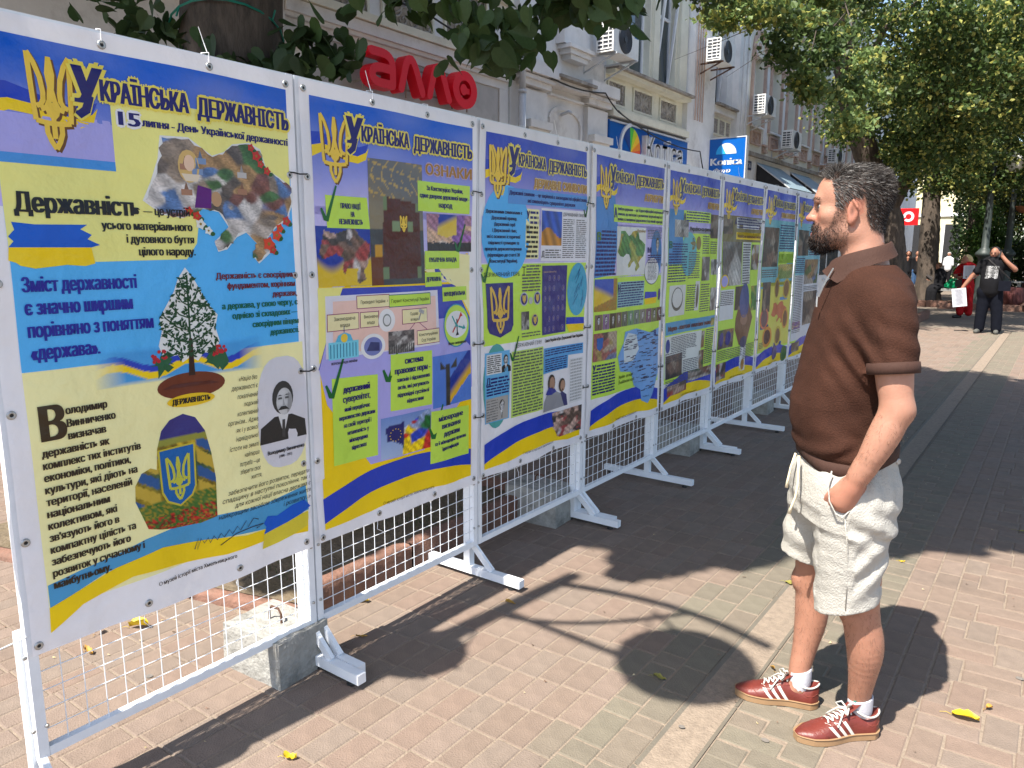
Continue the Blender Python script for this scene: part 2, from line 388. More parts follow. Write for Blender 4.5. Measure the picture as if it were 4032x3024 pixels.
LV = [  # x, y, length, width, curl, rot, mat, label
    (-.124, 2.915, .085, .055, .014, .1, 'yleaf', 'bright yellow leaf lying flat beside the shadow of the standing man'),
    (-.13, 2.50, .065, .028, .014, -.9, 'oleaf', 'narrow curled yellow leaf nearest the lower right corner'),
    (-1.11, 2.50, .05, .034, .012, .2, 'gleaf', 'dull green leaf inside the round shadow of the hanging bowl'),
    (-1.88, 1.35, .045, .03, .02, .5, 'yleaf', 'small curled yellow leaf in front of the nearest concrete block'),
    (-2.53, 2.26, .075, .05, .02, .3, 'yleaf', 'crumpled yellow leaf at the foot of the red kerb behind the second panel'),
    (-2.60, 2.40, .06, .045, .03, 1.2, 'yleaf', 'yellow leaf leaning against the red kerb'),
    (-3.12, 1.50, .085, .05, .03, .6, 'yleaf', 'yellow leaf with a dark tip behind the mesh of the first panel'),
    (-3.22, 1.38, .045, .03, .02, 2.0, 'oleaf', 'brown leaf scrap nearest the first panel behind its mesh'),
    (-3.08, 1.27, .05, .03, .02, .2, 'oleaf', 'rusty leaf scrap behind the middle of the first panel'),
    (-2.28, 2.03, .05, .016, .01, .7, 'oleaf', 'thin orange leaf between the first block and the second panel'),
    (-.95, 3.68, .06, .04, .01, .2, 'gleaf', 'olive leaf in the tree shade left of the knees of the standing man'),
    (-1.02, 4.32, .05, .035, .01, 2.2, 'gleaf', 'green leaf in deep shade level with the shorts of the man'),
    (-.02, 5.22, .10, .03, .008, .0, 'gleaf', 'long green leaf in the shade right of the white shorts'),
    (-.06, 3.03, .03, .02, .012, .9, 'oleaf', 'tiny curled leaf just above the bright yellow one'),
    (-.78, 2.83, .035, .014, .012, 2.3, 'oleaf', 'small pale leaf in the gutter behind the raised laces'),
    (.10, 4.35, .03, .02, .01, .9, 'yleaf', 'yellow fleck on the pink paving right of the shorts'),
    (-.55, 4.3, .03, .02, .01, .1, 'yleaf', 'yellow fleck beside the grey rows behind the shorts'),
    (.42, 4.9, .03, .02, .01, 1.1, 'yleaf', 'yellow fleck near the right edge of the paving'),
    (-1.35, 6.3, .05, .03, .01, .4, 'oleaf', 'pale leaf in the shade in front of the fourth stand'),
    (-1.3, 6.9, .05, .03, .01, 1.4, 'yleaf', 'yellowish leaf in the shade in front of the fifth stand'),
    (-1.95, 2.66, .05, .03, .01, .3, 'oleaf', 'torn tan leaf under the foot of the second stand')]
for i, (x, y, L, W, cu, rz, mk, lab) in enumerate(LV):
    o = leafblade(L, W, cu, i).build('fallen_leaf', M_[mk], smooth=True); o.location = (x, y, .003); o.rotation_euler = (0, 0, rz)
    tag(o, lab, 'leaf', 'fallen leaves on the paving')
# bits: seeds, crumbs and chewing gum
M_['gum'] = mat('old_gum', (.17, .15, .13), .8, .2, 40)
b = MB()
for (x, y, r_) in ((-1.97, .98, .018), (-2.72, 1.33, .016), (-2.98, .80, .018), (-.92, 2.27, .012), (-.66, 2.37, .014), (.02, 3.34, .016), (-.3, 3.0, .006)):
    b.add([(x + r_ * math.cos(t) * random.uniform(.85, 1.1), y + r_ * .8 * math.sin(t), .0035) for t in [i * .628 for i in range(10)]], [tuple(range(10))])
b.build('gum_spots', M_['gum'], pav, kind='stuff')
b = MB()
for k in range(420):
    x = random.uniform(-4, 2.5); y = random.uniform(.8, 8); r_ = random.uniform(.002, .006)
    c = random.choice([(.5, .4, .2), (.12, .08, .05), (.6, .5, .3), (.2, .12, .08)])
    b.add([(x + r_ * 2 * jr(1), y + r_ * 2 * jr(1), .004), (x + r_ * 1.5 * jr(1) + r_, y + r_, .003), (x, y - r_, .006), (x - r_, y + r_ * jr(1), .009)], [(0, 1, 2), (0, 2, 3)], c)
b.build('leaf_litter', M_['flat'], kind='stuff')
# ================================================================ FENCE OF DISPLAY PANELS
FX, W0, Y0 = -2.262, 1.02, 0.768          # front plane of the frames, pitch, y of the first left edge
ZB, ZT = .172, 2.245
def stand_part(name, b, parent, m='white_metal'): return attach(b.build(name, M_[m]), parent)
def make_panel(k, label):
    y0 = Y0 + W0 * k + .004; y1 = y0 + W0 - .008; t = .028; x0, x1 = FX - t, FX - .001
    r = empty('mesh_panel', (FX, (y0 + y1) / 2, ZB), 0, label, 'panel', 'white framed mesh panels of the display fence')
    b = MB(); b.box((x0, y0, ZB), (x1, y0 + t, ZT)); stand_part('upright', b, r)
    b = MB(); b.box((x0, y1 - t, ZB), (x1, y1, ZT)); stand_part('upright', b, r)
    b = MB(); b.box((x0, y0 + t + .001, ZT - t), (x1 - .001, y1 - t - .001, ZT)); stand_part('rail', b, r)
    b = MB(); b.box((x0, y0 + t + .001, ZB), (x1 - .001, y1 - t - .001, ZB + t)); stand_part('rail', b, r)
    b = MB(); n = 16; xm = FX - t / 2
    for i in range(1, n):
        yy = y0 + t + (y1 - y0 - 2 * t) * i / n + jr(.0015); b.tube([(xm, yy, ZB + t * .5), (xm + jr(.002), yy, 1.2), (xm, yy, ZT - t * .5)], .0017, 5, cap=False)
    z = ZB + t + .055
    while z < ZT - t - .02:
        b.tube([(xm + .0034, y0 + t * .6, z), (xm + .0034 + jr(.002), (y0 + y1) / 2, z + jr(.002)), (xm + .0034, y1 - t * .6, z)], .0017, 5, cap=False); z += .0605
    stand_part('wire_mesh', b, r)
    return r
ORD = ['first', 'second', 'third', 'fourth', 'fifth', 'sixth', 'seventh', 'eighth']
WHAT = ['carrying the banner with the tree and the photo map', 'carrying the banner of green note boxes', 'carrying the banner with the blue coat of arms',
        'carrying the banner with the row of portrait photos', 'carrying the banner about postage stamps', 'carrying the banner with the embroidered cap', 'carrying the banner of round yellow medallions', 'carrying the last banner before the face of the man']
panels = []
for k in range(8):
    panels.append(make_panel(k, 'white mesh panel ' + WHAT[k]))
# posts standing on T-feet behind the joints
def make_foot(y, x0, x1, label, double=0, h=.56, brace=True, side=1):
    r = empty('fence_foot', (FX - .045, y, 0), 0, label, 'stand', 'white T-shaped feet under the display fence')
    ys = (y - .022, y + .022) if double else (y,)
    for q, yy in enumerate(ys):
        w = .019
        xa, xb = (x0, x1) if not double else ((x0, x1 - .05) if q else (x0 + .02, x1))
        b = MB(); b.box((FX - .068, yy - w, .062), (FX - .0295, yy + w, h)); stand_part('post', b, r)
        b = MB(); b.box((xa, yy - w - .001, .022), (xb, yy + w + .001, .061)); stand_part('base_tube', b, r)
        b = MB(); b.beam((FX - .032, yy, .185), (FX + .10, yy, .06), .032, .018, up=(0, 1, 0)); stand_part('brace', b, r)
        for xx in (xa + .05, xb - .06):
            b = MB(); b.lathe([(0, .022), (.006, .022), (.006, .012), (.017, .011), (.019, .004), (.018, 0), (0, 0)], (xx, yy, 0), 12); stand_part('levelling_pad', b, r, 'tie_black')
    for yy in (y - W0 * 0 - .018, y + .018):
        for zz in (.50, .27):
            b = MB(); b.lathe([(0, .006), (.005, .005), (.0065, .001), (.0065, -.001)], (FX, yy, zz), 8, ax='x'); stand_part('bolt', b, r, 'steel')
    return r
yj = [Y0 + W0 * k for k in range(9)]
make_foot(yj[0] + .014, -2.345, -2.2, 'white foot under the left end of the first panel')
make_foot(yj[1], -2.32, -1.99, 'doubled white foot in front of the nearest concrete block', 1)
make_foot(yj[2] - .015, -2.62, -1.98, 'long single white foot between the second and third panels')
make_foot(yj[3], -2.4, -1.99, 'doubled white foot beside the second concrete block', 1)
make_foot(yj[4] - .015, -2.66, -1.96, 'long white foot between the fourth and fifth panels')
make_foot(yj[5], -2.4, -1.98, 'doubled white foot beside the third concrete block', 1)
make_foot(yj[6] - .01, -2.66, -1.94, 'long white foot between the sixth and seventh panels')
make_foot(yj[7], -2.4, -1.96, 'white foot beside the farthest concrete block just left of the man')
make_foot(yj[8], -2.4, -1.96, 'white foot at the far end of the fence behind the man')
def concrete_block(x, y, rz, sx, sy, h, label):
    r = empty('concrete_block', (x, y, 0), rz, label, 'block', 'concrete weights behind the display fence')
    b = MB(); n = 7; vs = []; fs = []
    # rough block from a displaced grid per face
    P = {}
    def vid(i, j, k):
        if (i, j, k) not in P:
            u, v, w = i / n * 2 - 1, j / n * 2 - 1, k / n
            e = sum(a in (0, n) for a in (i, j, k)); s = 1 - (.018 if e >= 2 else 0); tp = 1 + .04 * (1 - w)
            P[(i, j, k)] = len(vs); vs.append((u * sx / 2 * s * tp + jr(.0015), v * sy / 2 * s * tp + jr(.0015), h * (w if e < 2 or k != n else w - .012) + (jr(.004) if k == n else 0)))
        return P[(i, j, k)]
    for a in range(n):
        for c in range(n):
            for k in (0, n):
                q = [vid(a, c, k), vid(a + 1, c, k), vid(a + 1, c + 1, k), vid(a, c + 1, k)]; fs.append(q if k else q[::-1])
                q = [vid(a, k, c), vid(a + 1, k, c), vid(a + 1, k, c + 1), vid(a, k, c + 1)]; fs.append(q if not k else q[::-1])
                q = [vid(k, a, c), vid(k, a + 1, c), vid(k, a + 1, c + 1), vid(k, a, c + 1)]; fs.append(q if k else q[::-1])
    b.add(vs, fs); o = b.build('block', M_['concrete'], r, smooth=False)
    b = MB(); pts = [(-.035, 0, h - .01), (-.035, 0, h + .035), (-.02, 0, h + .055), (.02, 0, h + .055), (.035, 0, h + .035), (.035, 0, h - .01)]
    b.tube(pts, .005, 6); b.build('lifting_loop', M_['rust'], r)
    return r
M_['rust'] = mat('rusty_iron', (.10, .05, .03), .8, .3, 60)
concrete_block(-2.40, 1.69, .06, .33, .25, .185, 'nearest grey concrete block with rusty loop beside the first doubled foot')
concrete_block(-2.50, 3.72, .06, .36, .25, .22, 'second grey concrete block behind the third panel')
concrete_block(-2.50, 5.72, .05, .36, .25, .22, 'third grey concrete block behind the fifth panel')
concrete_block(-2.50, 7.68, .05, .36, .25, .22, 'farthest grey concrete block behind the seventh panel')

# ---------------------------------------------------------------- printed banners
_tc = {}
def glyphs(txt, bold=0.0, res=2, shear=0.0):
    key = (txt, bold, res, shear)
    if key in _tc: return _tc[key]
    cu = bpy.data.curves.new('t', 'FONT'); cu.body = txt; cu.resolution_u = res; cu.fill_mode = 'NONE'; cu.shear = shear
    ob = bpy.data.objects.new('t', cu); COL.objects.link(ob)
    ev = ob.evaluated_get(bpy.context.evaluated_depsgraph_get()); me = ev.to_mesh()
    co = [(p.co.x, p.co.y) for p in me.vertices]; nx = {}
    for e in me.edges: nx.setdefault(e.vertices[0], []).append(e.vertices[1]); nx.setdefault(e.vertices[1], []).append(e.vertices[0])
    ev.to_mesh_clear(); bpy.data.objects.remove(ob); bpy.data.curves.remove(cu)
    seen = set(); loops = []
    for a in sorted(nx):                                 # closed outlines, in drawing order
        if a in seen: continue
        lp = [a]; seen.add(a); c = a + 1 if a + 1 in nx[a] else nx[a][0]
        while c not in seen: lp.append(c); seen.add(c); q = [n for n in nx[c] if n not in seen]; c = (c + 1 if c + 1 in q else q[0]) if q else a
        if len(lp) > 2: loops.append(lp)
    area = lambda lp: sum(co[lp[i]][0] * co[lp[(i + 1) % len(lp)]][1] - co[lp[(i + 1) % len(lp)]][0] * co[lp[i]][1] for i in range(len(lp))) / 2
    def inp(p, lp):
        r_ = False
        for i in range(len(lp)):
            (x1, y1), (x2, y2) = co[lp[i]], co[lp[(i + 1) % len(lp)]]
            if (y1 > p[1]) != (y2 > p[1]) and p[0] < (x2 - x1) * (p[1] - y1) / (y2 - y1) + x1: r_ = not r_
        return r_
    A_ = [area(lp) for lp in loops]; f = []
    for lp, a in zip(loops, A_):
        if any(b_ * a < 0 and abs(b_) > abs(a) and inp(co[lp[0]], h) for h, b_ in zip(loops, A_)): continue
        hs = [h for h, b_ in zip(loops, A_) if b_ * a < 0 and abs(b_) < abs(a) and inp(co[h[0]], lp)]; flat = [i for q in [lp] + hs for i in q]
        for t in tessellate_polygon([[Vector((*co[i], 0)) for i in q] for q in [lp] + hs]):
            t = [flat[i] for i in t]; (ax, ay), (bx_, by_), (cx, cy) = co[t[0]], co[t[1]], co[t[2]]
            f.append(tuple(t) if (bx_ - ax) * (cy - ay) - (cx - ax) * (by_ - ay) > 0 else tuple(t[::-1]))
    v = np.array(co, float).reshape(-1, 2)
    _tc[key] = (v, f); return v, f
CAPH = None
def caph():
    global CAPH
    if CAPH is None:
        v, f = glyphs('Н'); CAPH = (v[:, 1].min(), v[:, 1].max())
    return CAPH
class Print:
    """collects flat shapes in banner coordinates (u across 0..1, v = height in metres), lays them on the cloth"""
    def __init__(s, k, seed): s.k = k; s.big = []; s.small = []; s.r = random.Random(seed)
    def poly(s, pts, col, L=1): s.big.append((pts, col, L))
    def rect(s, u0, v0, u1, v1, col, L=1): s.poly([(u0, v0), (u1, v0), (u1, v1), (u0, v1)], col, L)
    def ell(s, u, v, ru, rv, col, L=1, n=28): s.poly([(u + ru * math.cos(2 * math.pi * i / n), v + rv * math.sin(2 * math.pi * i / n)) for i in range(n)], col, L)
    def sp(s, pts, col, L=3):
        s.small.append((np.array(pts, float), [tuple(range(len(pts)))] if len(pts) < 5 else [tuple(t) for t in tessellate_polygon([[Vector((a, b_, 0)) for a, b_ in pts]])], col, L))
    def text(s, txt, u0, base, u1, h, col, bold=.012, L=5, res=1, outline=None, ol=.05, slope=0, shear=0):
        """text whose capitals are h metres tall, squeezed into u0..u1"""
        v, f = glyphs(txt, 0, res + 1, shear)
        if not len(v): return
        lo, hi = caph(); x0, x1 = v[:, 0].min(), v[:, 0].max()
        def place(v): 
            q = v.copy(); q[:, 0] = u0 + (v[:, 0] - x0) / max(1e-6, x1 - x0) * (u1 - u0); q[:, 1] = base + (v[:, 1] - lo) / (hi - lo) * h + slope * (q[:, 0] - u0); return q
        q = place(v); e = min(bold * h * 3.4, .12 * (u1 - u0) * W0 / max(1, len(txt))); kx = 1 / W0
        if outline:
            o_ = ol * h * 2.6 + e
            for t in range(16): o2 = o_ * (1 if t < 8 else .5); s.small.append((q + np.array([math.cos(t * .785) * o2 * kx, math.sin(t * .785) * o2 * .8]), f, outline, L - 1 - t * .02))
        m_ = math.ceil(e / (h * .06)) if e > h * .02 else 0
        for i in range(-m_, m_ + 1): s.small.append((q + np.array([e * i / max(1, m_) * kx, 0]), f, col, L + (i + m_) * .04))
    def lines(s, u0, v1, u1, v0, n, col, h=.45, L=4, ragged=.06, jit=.0, words=True):
        """n rows of unreadably small words"""
        dv = (v1 - v0) / n
        for i in range(n):
            y = v1 - dv * (i + .75); u = u0; ue = u1 - s.r.random() * ragged * (u1 - u0) * (3 if s.r.random() < .12 else 1)
            while u < ue:
                w = s.r.uniform(.018, .06) if words else .09; w = min(w, ue - u)
                s.sp([(u, y), (u + w, y), (u + w, y + dv * h), (u, y + dv * h)], col, L); u += w + .007
    def stroke(s, pts, w, col, L=3, ws=None, cap=False):
        pts = [np.array(p, float) for p in pts]; K = np.array([W0, 1.0])
        left, right = [], []
        for i, p in enumerate(pts):
            d = (pts[min(i + 1, len(pts) - 1)] - pts[max(i - 1, 0)]) * K; n = np.array([-d[1], d[0]]); n = n / (np.linalg.norm(n) + 1e-9)
            ww = (ws[i] if ws else w) / 2; left.append(p + n * ww / K); right.append(p - n * ww / K)
        for i in range(len(pts) - 1):
            s.small.append((np.array([left[i], left[i + 1], right[i + 1], right[i]]), [(0, 3, 2, 1)], col, L))
    def photo(s, u0, v0, u1, v1, fn, nx, ny, L=2):
        """picture made of small coloured patches; fn(a,b) -> colour with a,b in 0..1"""
        G = [[fn(min(.999, i / nx), min(.999, j / ny)) for j in range(ny + 1)] for i in range(nx + 1)]
        for i in range(nx):
            for j in range(ny):
                c = [G[i][j], G[i + 1][j], G[i + 1][j + 1], G[i][j + 1]]
                if any(q is None for q in c): continue
                a, b_ = u0 + (u1 - u0) * i / nx, v0 + (v1 - v0) * j / ny; c2, d = u0 + (u1 - u0) * (i + 1) / nx, v0 + (v1 - v0) * (j + 1) / ny
                s.small.append((np.array([(a, b_), (c2, b_), (c2, d), (a, d)]), [(0, 1, 2, 3)], c, L))
    def pic(s, pts, fn, L=3, cell=.008):
        """picture clipped to an outline; fn(a,b) over its bounding box"""
        u0, u1 = min(p[0] for p in pts), max(p[0] for p in pts); v0, v1 = min(p[1] for p in pts), max(p[1] for p in pts); memo = {}
        def g(u, v):
            k_ = (round(u, 4), round(v, 4))
            if k_ not in memo: memo[k_] = fn((u - u0) / (u1 - u0), (v - v0) / (v1 - v0))
            return memo[k_]
        s.big.append((pts, g, L, cell))
    def trident(s, u0, v0, u1, v1, col, w=.014, L=3, shadow=None):
        def P(pts): return [(u0 + (u1 - u0) * a, v0 + (v1 - v0) * b_) for a, b_ in pts]
        S = [[(.03, 1), (.05, .72), (.08, .42), (.10, .30)], [(.03, 1), (.16, .90), (.27, .75), (.31, .60), (.30, .52), (.24, .47), (.14, .45)],
             [(.97, 1), (.95, .72), (.92, .42), (.90, .30)], [(.97, 1), (.84, .90), (.73, .75), (.69, .60), (.70, .52), (.76, .47), (.86, .45)],
             [(.10, .30), (.30, .285), (.5, .28), (.70, .285), (.90, .30)],
             [(.5, .98), (.5, .80), (.5, .66), (.44, .52), (.36, .44), (.28, .42), (.26, .46)], [(.5, .66), (.56, .52), (.64, .44), (.72, .42), (.74, .46)],
             [(.38, .44), (.42, .38), (.5, .34), (.5, .28), (.5, .12)], [(.62, .44), (.58, .38), (.5, .34)],
             [(.33, .29), (.33, .18), (.40, .09), (.5, .01)], [(.67, .29), (.67, .18), (.60, .09), (.5, .01)], [(.5, .5), (.45, .43), (.5, .38), (.55, .43), (.5, .5)]]
        for off, cc, LL in (((.006, -.006), shadow, L - 1), ((0, 0), col, L)):
            if cc is None: continue
            for q in S:
                ws = None
                if q[0] == (.5, .98): ws = [w * .9, w * 1.9, w * 1.3, w, w, w, w]
                s.stroke([(a + off[0], b_ + off[1]) for a, b_ in P(q)], w, cc, LL, ws)
def surf(k, u, v):
    """cloth surface of banner k: shallow folds hanging from the eyelets"""
    y = Y0 + W0 * (k + u); p = k * 1.7
    e = 4 * u * (1 - u); zz = (v - .5) / 1.75
    x = FX + .006 + .007 * math.sin(u * 9.2 + p + zz * 2.1) * (.35 + .65 * e) + .004 * math.sin(u * 4.4 + zz * 5.3 + p * 2) + .003 * math.sin(zz * 11 + u * 3 + p) + .007 * e * math.sin(zz * math.pi) + .0045 * math.sin(u * 21 + p * 3) * max(0, 1 - zz * 1.6) ** 1.5 * min(1, 6 * u * (1 - u)) + .003 * math.sin(zz * 23 + p) * max(0, 1 - u * 5) + .0055
    return x, y, v
def clip(poly, ax, val, keep_hi):
    out = []
    for i in range(len(poly)):
        a, b_ = poly[i], poly[(i + 1) % len(poly)]; da = a[ax] - val if keep_hi else val - a[ax]; db = b_[ax] - val if keep_hi else val - b_[ax]
        if da >= 0: out.append(a)
        if (da > 0 and db < 0) or (da < 0 and db > 0):
            t = da / (da - db); out.append((a[0] + (b_[0] - a[0]) * t, a[1] + (b_[1] - a[1]) * t))
    return out
GU, GV = .03, .03
def lay(pr, parent, Lgap=.00045):
    b = MB(); k = pr.k; cols = []
    def put(pts, faces, col, L):
        vs = []
        for (u, v) in pts:
            x, y, z = surf(k, u, v); vs.append((x + .0010 + L * Lgap, y, z))
        if isinstance(col, list) and isinstance(col[0], tuple):
            b.add(vs, faces, [tuple(q) for q in col])
        elif callable(col):
            for f in faces:
                b.add([vs[i] for i in f], [tuple(range(len(f)))], [tuple(col(*pts[i])) for i in f])
        else: b.add(vs, faces, col)
    for pts, col, L, *cl in pr.big:
        GU = GV = cl[0] if cl else .03
        tris = [tuple(t) for t in tessellate_polygon([[Vector((a, b_, 0)) for a, b_ in pts]])] if len(pts) != 4 else [(0, 1, 2, 3)]
        for t in tris:
            pl = [pts[i] for i in t]
            ar = sum(pl[i][0] * pl[(i + 1) % len(pl)][1] - pl[(i + 1) % len(pl)][0] * pl[i][1] for i in range(len(pl)))
            if ar < 0: pl = pl[::-1]
            u0, u1 = min(p[0] for p in pl), max(p[0] for p in pl)
            for i in range(int(u0 // GU), int(u1 // GU) + 1):
                c1 = clip(clip(pl, 0, i * GU, True), 0, (i + 1) * GU, False)
                if len(c1) < 3: continue
                v0, v1 = min(p[1] for p in c1), max(p[1] for p in c1)
                for j in range(int(v0 // GV), int(v1 // GV) + 1):
                    c2 = clip(clip(c1, 1, j * GV, True), 1, (j + 1) * GV, False)
                    if len(c2) >= 3: put(c2, [tuple(range(len(c2)))], col, L)
    for v, f, col, L in pr.small: put([tuple(p) for p in v], f, col, L)
    o = b.build('print', M_['print']); return attach(o, parent)
def banner(k, label, v0=.505, v1=2.236):
    r = empty('display_banner', (FX, Y0 + W0 * (k + .5), 1.35), 0, label, 'banner', 'printed banners tied to the display fence')
    b = MB(); nu, nv = 33, 58; us = [GU * i for i in range(nu + 1)]; us[0] = .012; us[-1] = .985; vs_ = [v0] + [GV * j for j in range(18, 75)] + [v1]
    V = []
    for v in vs_:
        for u in us:
            x, y, z = surf(k, u, v); zz = z
            if v == v0: zz = z + .006 * math.sin(u * 9 + k)
            V.append((x, y, zz))
    n = len(us); F = [(j * n + i, j * n + i + 1, (j + 1) * n + i + 1, (j + 1) * n + i) for j in range(len(vs_) - 1) for i in range(n - 1)]
    b.add(V, F)
    attach(b.build('sheet', M_['vinyl'], smooth=True), r)
    for (u, v) in [(.03, 2.205), (.35, 2.205), (.665, 2.205), (.955, 2.205), (.028, 1.9), (.028, 1.55), (.026, 1.2), (.024, .84), (.028, .53), (.34, .535), (.665, .535), (.955, .535), (.96, .845), (.96, 1.2), (.955, 1.55), (.955, 1.9)]:
        x, y, z = surf(k, u, v); b = MB(); b.lathe([(.0055, .0045), (.0085, .0055), (.0118, .004), (.0125, .001)], (x, y, z), 14, ax='x'); attach(b.build('eyelet', M_['steel'], smooth=True), r)
        b = MB(); b.add([(x + .0035, y + .0055 * math.cos(t * .785), z + .0055 * math.sin(t * .785)) for t in range(8)], [tuple(range(8))]); attach(b.build('eyelet_hole', M_['tie_black']), r)
    # white cable ties over the top rail, with stray tails
    for u in ((.35, .665) if k else (.35, .665)):
        x, y, z = surf(k, u, 2.205); b = MB(); b.tube([(x + .003, y, z + .004), (x + .004, y, ZT + .001), (FX - .014, y, ZT + .006), (FX - .033, y, ZT - .02)], .0016, 5)
        if (k + int(u * 10)) % 2 == 0: b.tube([(x - .005, y, ZT + .004), (x - .01, y - .006, ZT + .03), (x - .012, y - .02, ZT + .075)], [.0016, .0014, .001], 5)
        attach(b.build('cable_tie', M_['tie_white']), r)
    for u in (.34, .665):
        x, y, z = surf(k, u, .535); b = MB(); b.tube([(x + .003, y, z - .004), (x - .008, y, z - .03), (FX - .014, y + .002, z - .045)], .0013, 5)
        b.tube([(FX - .010, y, z - .045), (FX - .004, y + jr(.01), z - .07), (FX - .002, y + .01 + jr(.03), z - .10)], [.0014, .0013, .0009], 5)
        attach(b.build('cable_tie', M_['tie_white']), r)
    if k < 7:
        for v in (1.91, 1.20 if k % 2 else 1.2, .842):
            if v == .842 and k == 0: continue
            x, y, z = surf(k, .955, v); x2, y2, z2 = surf(k + 1, .028, v); b = MB()
            b.tube([(x + .002, y, z), (x + .011, y + .012, z - .001), (x + .011, (y + y2) / 2, z - .004), (x2 + .010, y2 - .012, z2 - .002), (x2 + .002, y2, z2)], .0028, 6)
            attach(b.build('elastic_tie', M_['tie_black']), r)
    return r
# ---------------------------------------------------------------- what is printed on each banner
C = {'blue': srgb(0, 92, 205), 'dblue': srgb(36, 66, 190), 'sky': srgb(84, 184, 246), 'lsky': srgb(130, 200, 245), 'pale': srgb(246, 240, 140), 'cream': srgb(250, 243, 178), 'yel': srgb(250, 214, 10),
     'lime': srgb(200, 236, 84), 'navy': srgb(26, 18, 105), 'black': srgb(22, 20, 26), 'lav': srgb(176, 172, 236), 'lav2': srgb(200, 192, 240), 'gold': srgb(244, 206, 70), 'golds': srgb(110, 70, 25), 'bronze': srgb(172, 122, 38),
     'white': (.84, .83, .87), 'green': srgb(20, 105, 45), 'brown': srgb(112, 52, 32), 'red': srgb(200, 45, 35), 'maroon': srgb(90, 25, 30), 'olive': srgb(150, 140, 50), 'pink': srgb(244, 205, 190)}
def mixc(a, b_, t): t = max(0, min(1, t)); return tuple(a[i] + (b_[i] - a[i]) * t for i in range(3))
def skygrad(k): 
    def f(u, v):
        t = (2.19 - v) / .42; c = mixc(C['blue'] if k < 2 else C['dblue'], C['lav2'], max(0, t) ** 1.7 * 1.1)
        n = math.sin(u * 9 + v * 14 + k) * math.sin(u * 5 - v * 23 + k * 2); return mixc(c, (.75, .72, .85), max(0, n) * .12)
    return f
def blobs(seed, pal, n=14, hi=None):
    r = random.Random(seed); P = [(r.random(), r.random(), r.choice(pal), r.uniform(.6, 1.5), r.uniform(.7, 1.3)) for _ in range(n)]
    def f(a, b_):
        W = 0; c = [0, 0, 0]
        for x, y, q, s_, t in P:
            w = (s_ / ((a - x) ** 2 * t + (b_ - y) ** 2 / t + 2e-4)) ** 8 * 1e-12; W += w
            for i in range(3): c[i] += q[i] * w
        k = r.uniform(.72, 1.28) * (1 + .25 * math.sin(a * 41 + b_ * 29)); return tuple(q / W * k for q in c)
    return f
PAL = {'city': [(.10, .08, .07), (.22, .17, .13), (.35, .30, .26), (.07, .14, .30), (.05, .12, .04), (.45, .42, .40), (.15, .06, .05), (.30, .18, .08)],
       'dark': [(.05, .04, .04), (.10, .07, .06), (.16, .10, .08), (.03, .03, .04), (.25, .20, .16)],
       'crowd': [(.06, .05, .05), (.45, .30, .24), (.55, .50, .48), (.35, .06, .06), (.12, .08, .06), (.20, .12, .09)],
       'fest': [(.35, .15, .45), (.70, .45, .30), (.25, .12, .40), (.75, .60, .50), (.40, .20, .30)],
       'grey': [(.40, .38, .36), (.20, .18, .17), (.55, .53, .50), (.10, .09, .09)],
       'field': [(.45, .35, .08), (.35, .28, .05), (.18, .28, .07), (.50, .42, .15)], 'leafy': [(.06, .20, .05), (.10, .28, .07), (.35, .38, .08), (.45, .35, .05)]}
def header(p, sub=None, su0=.645, sub_h=.045, yy=0):
    L, R_ = .055, .955
    p.rect(L, 1.75, R_, 2.186, skygrad(p.k), 1)
    # ribbon of the flag swirling from the left edge
    b1 = [(L, 2.062), (.10, 2.066), (.16, 2.05), (.22, 2.03), (.28, 2.03), (.325, 2.045)]
    p.poly(b1 + [(.31, 2.012), (.27, 1.995), (.22, 2.0), (.16, 2.018), (.10, 2.025), (L, 2.015)], C['dblue'], 2)
    p.poly([(L, 2.015), (.10, 2.025), (.16, 2.018), (.22, 2.0), (.27, 1.995), (.31, 2.012), (.325, 2.03), (.31, 1.985), (.27, 1.968), (.22, 1.972), (.16, 1.99), (.10, 1.995), (L, 1.975)], C['yel'], 2)
    if p.k == 0: p.trident(.152, 1.905, .262, 2.15, C['gold'], .0135, 4, C['golds'])
    else: p.trident(.095, 1.888, .228, 2.13, C['gold'], .0135, 4, C['golds'])
    o = .045 if p.k == 0 else 0
    h = .058
    ob = dict(bold=.030, L=9, outline=srgb(240, 222, 90), ol=.045, res=2 if p.k < 3 else 1)
    p.text('У', .224 + o, 2.040, .292 + o, .098, C['navy'], shear=.1, **ob)
    p.stroke([(.258 + o, 2.058), (.245 + o, 2.02), (.228 + o, 2.006), (.218 + o, 2.012)], .024, srgb(240, 222, 90), 8, ws=[.03, .034, .034, .02])
    p.stroke([(.262 + o, 2.062), (.248 + o, 2.022), (.230 + o, 2.008), (.220 + o, 2.014)], .018, C['navy'], 9, ws=[.02, .024, .022, .008])
    p.text('КРАЇНСЬКА', .292 + o, 2.053, .540 + o, h, C['navy'], **ob)
    p.text('ДЕРЖАВНІСТЬ', .572 + o, 2.049, .945 if p.k else .955, h, C['navy'], **ob)
    if sub: p.text(sub, su0, 1.960, .945, sub_h, C['bronze'], bold=.02, L=6, outline=srgb(230, 200, 130) if p.k > 1 else srgb(190, 170, 200), ol=.03)
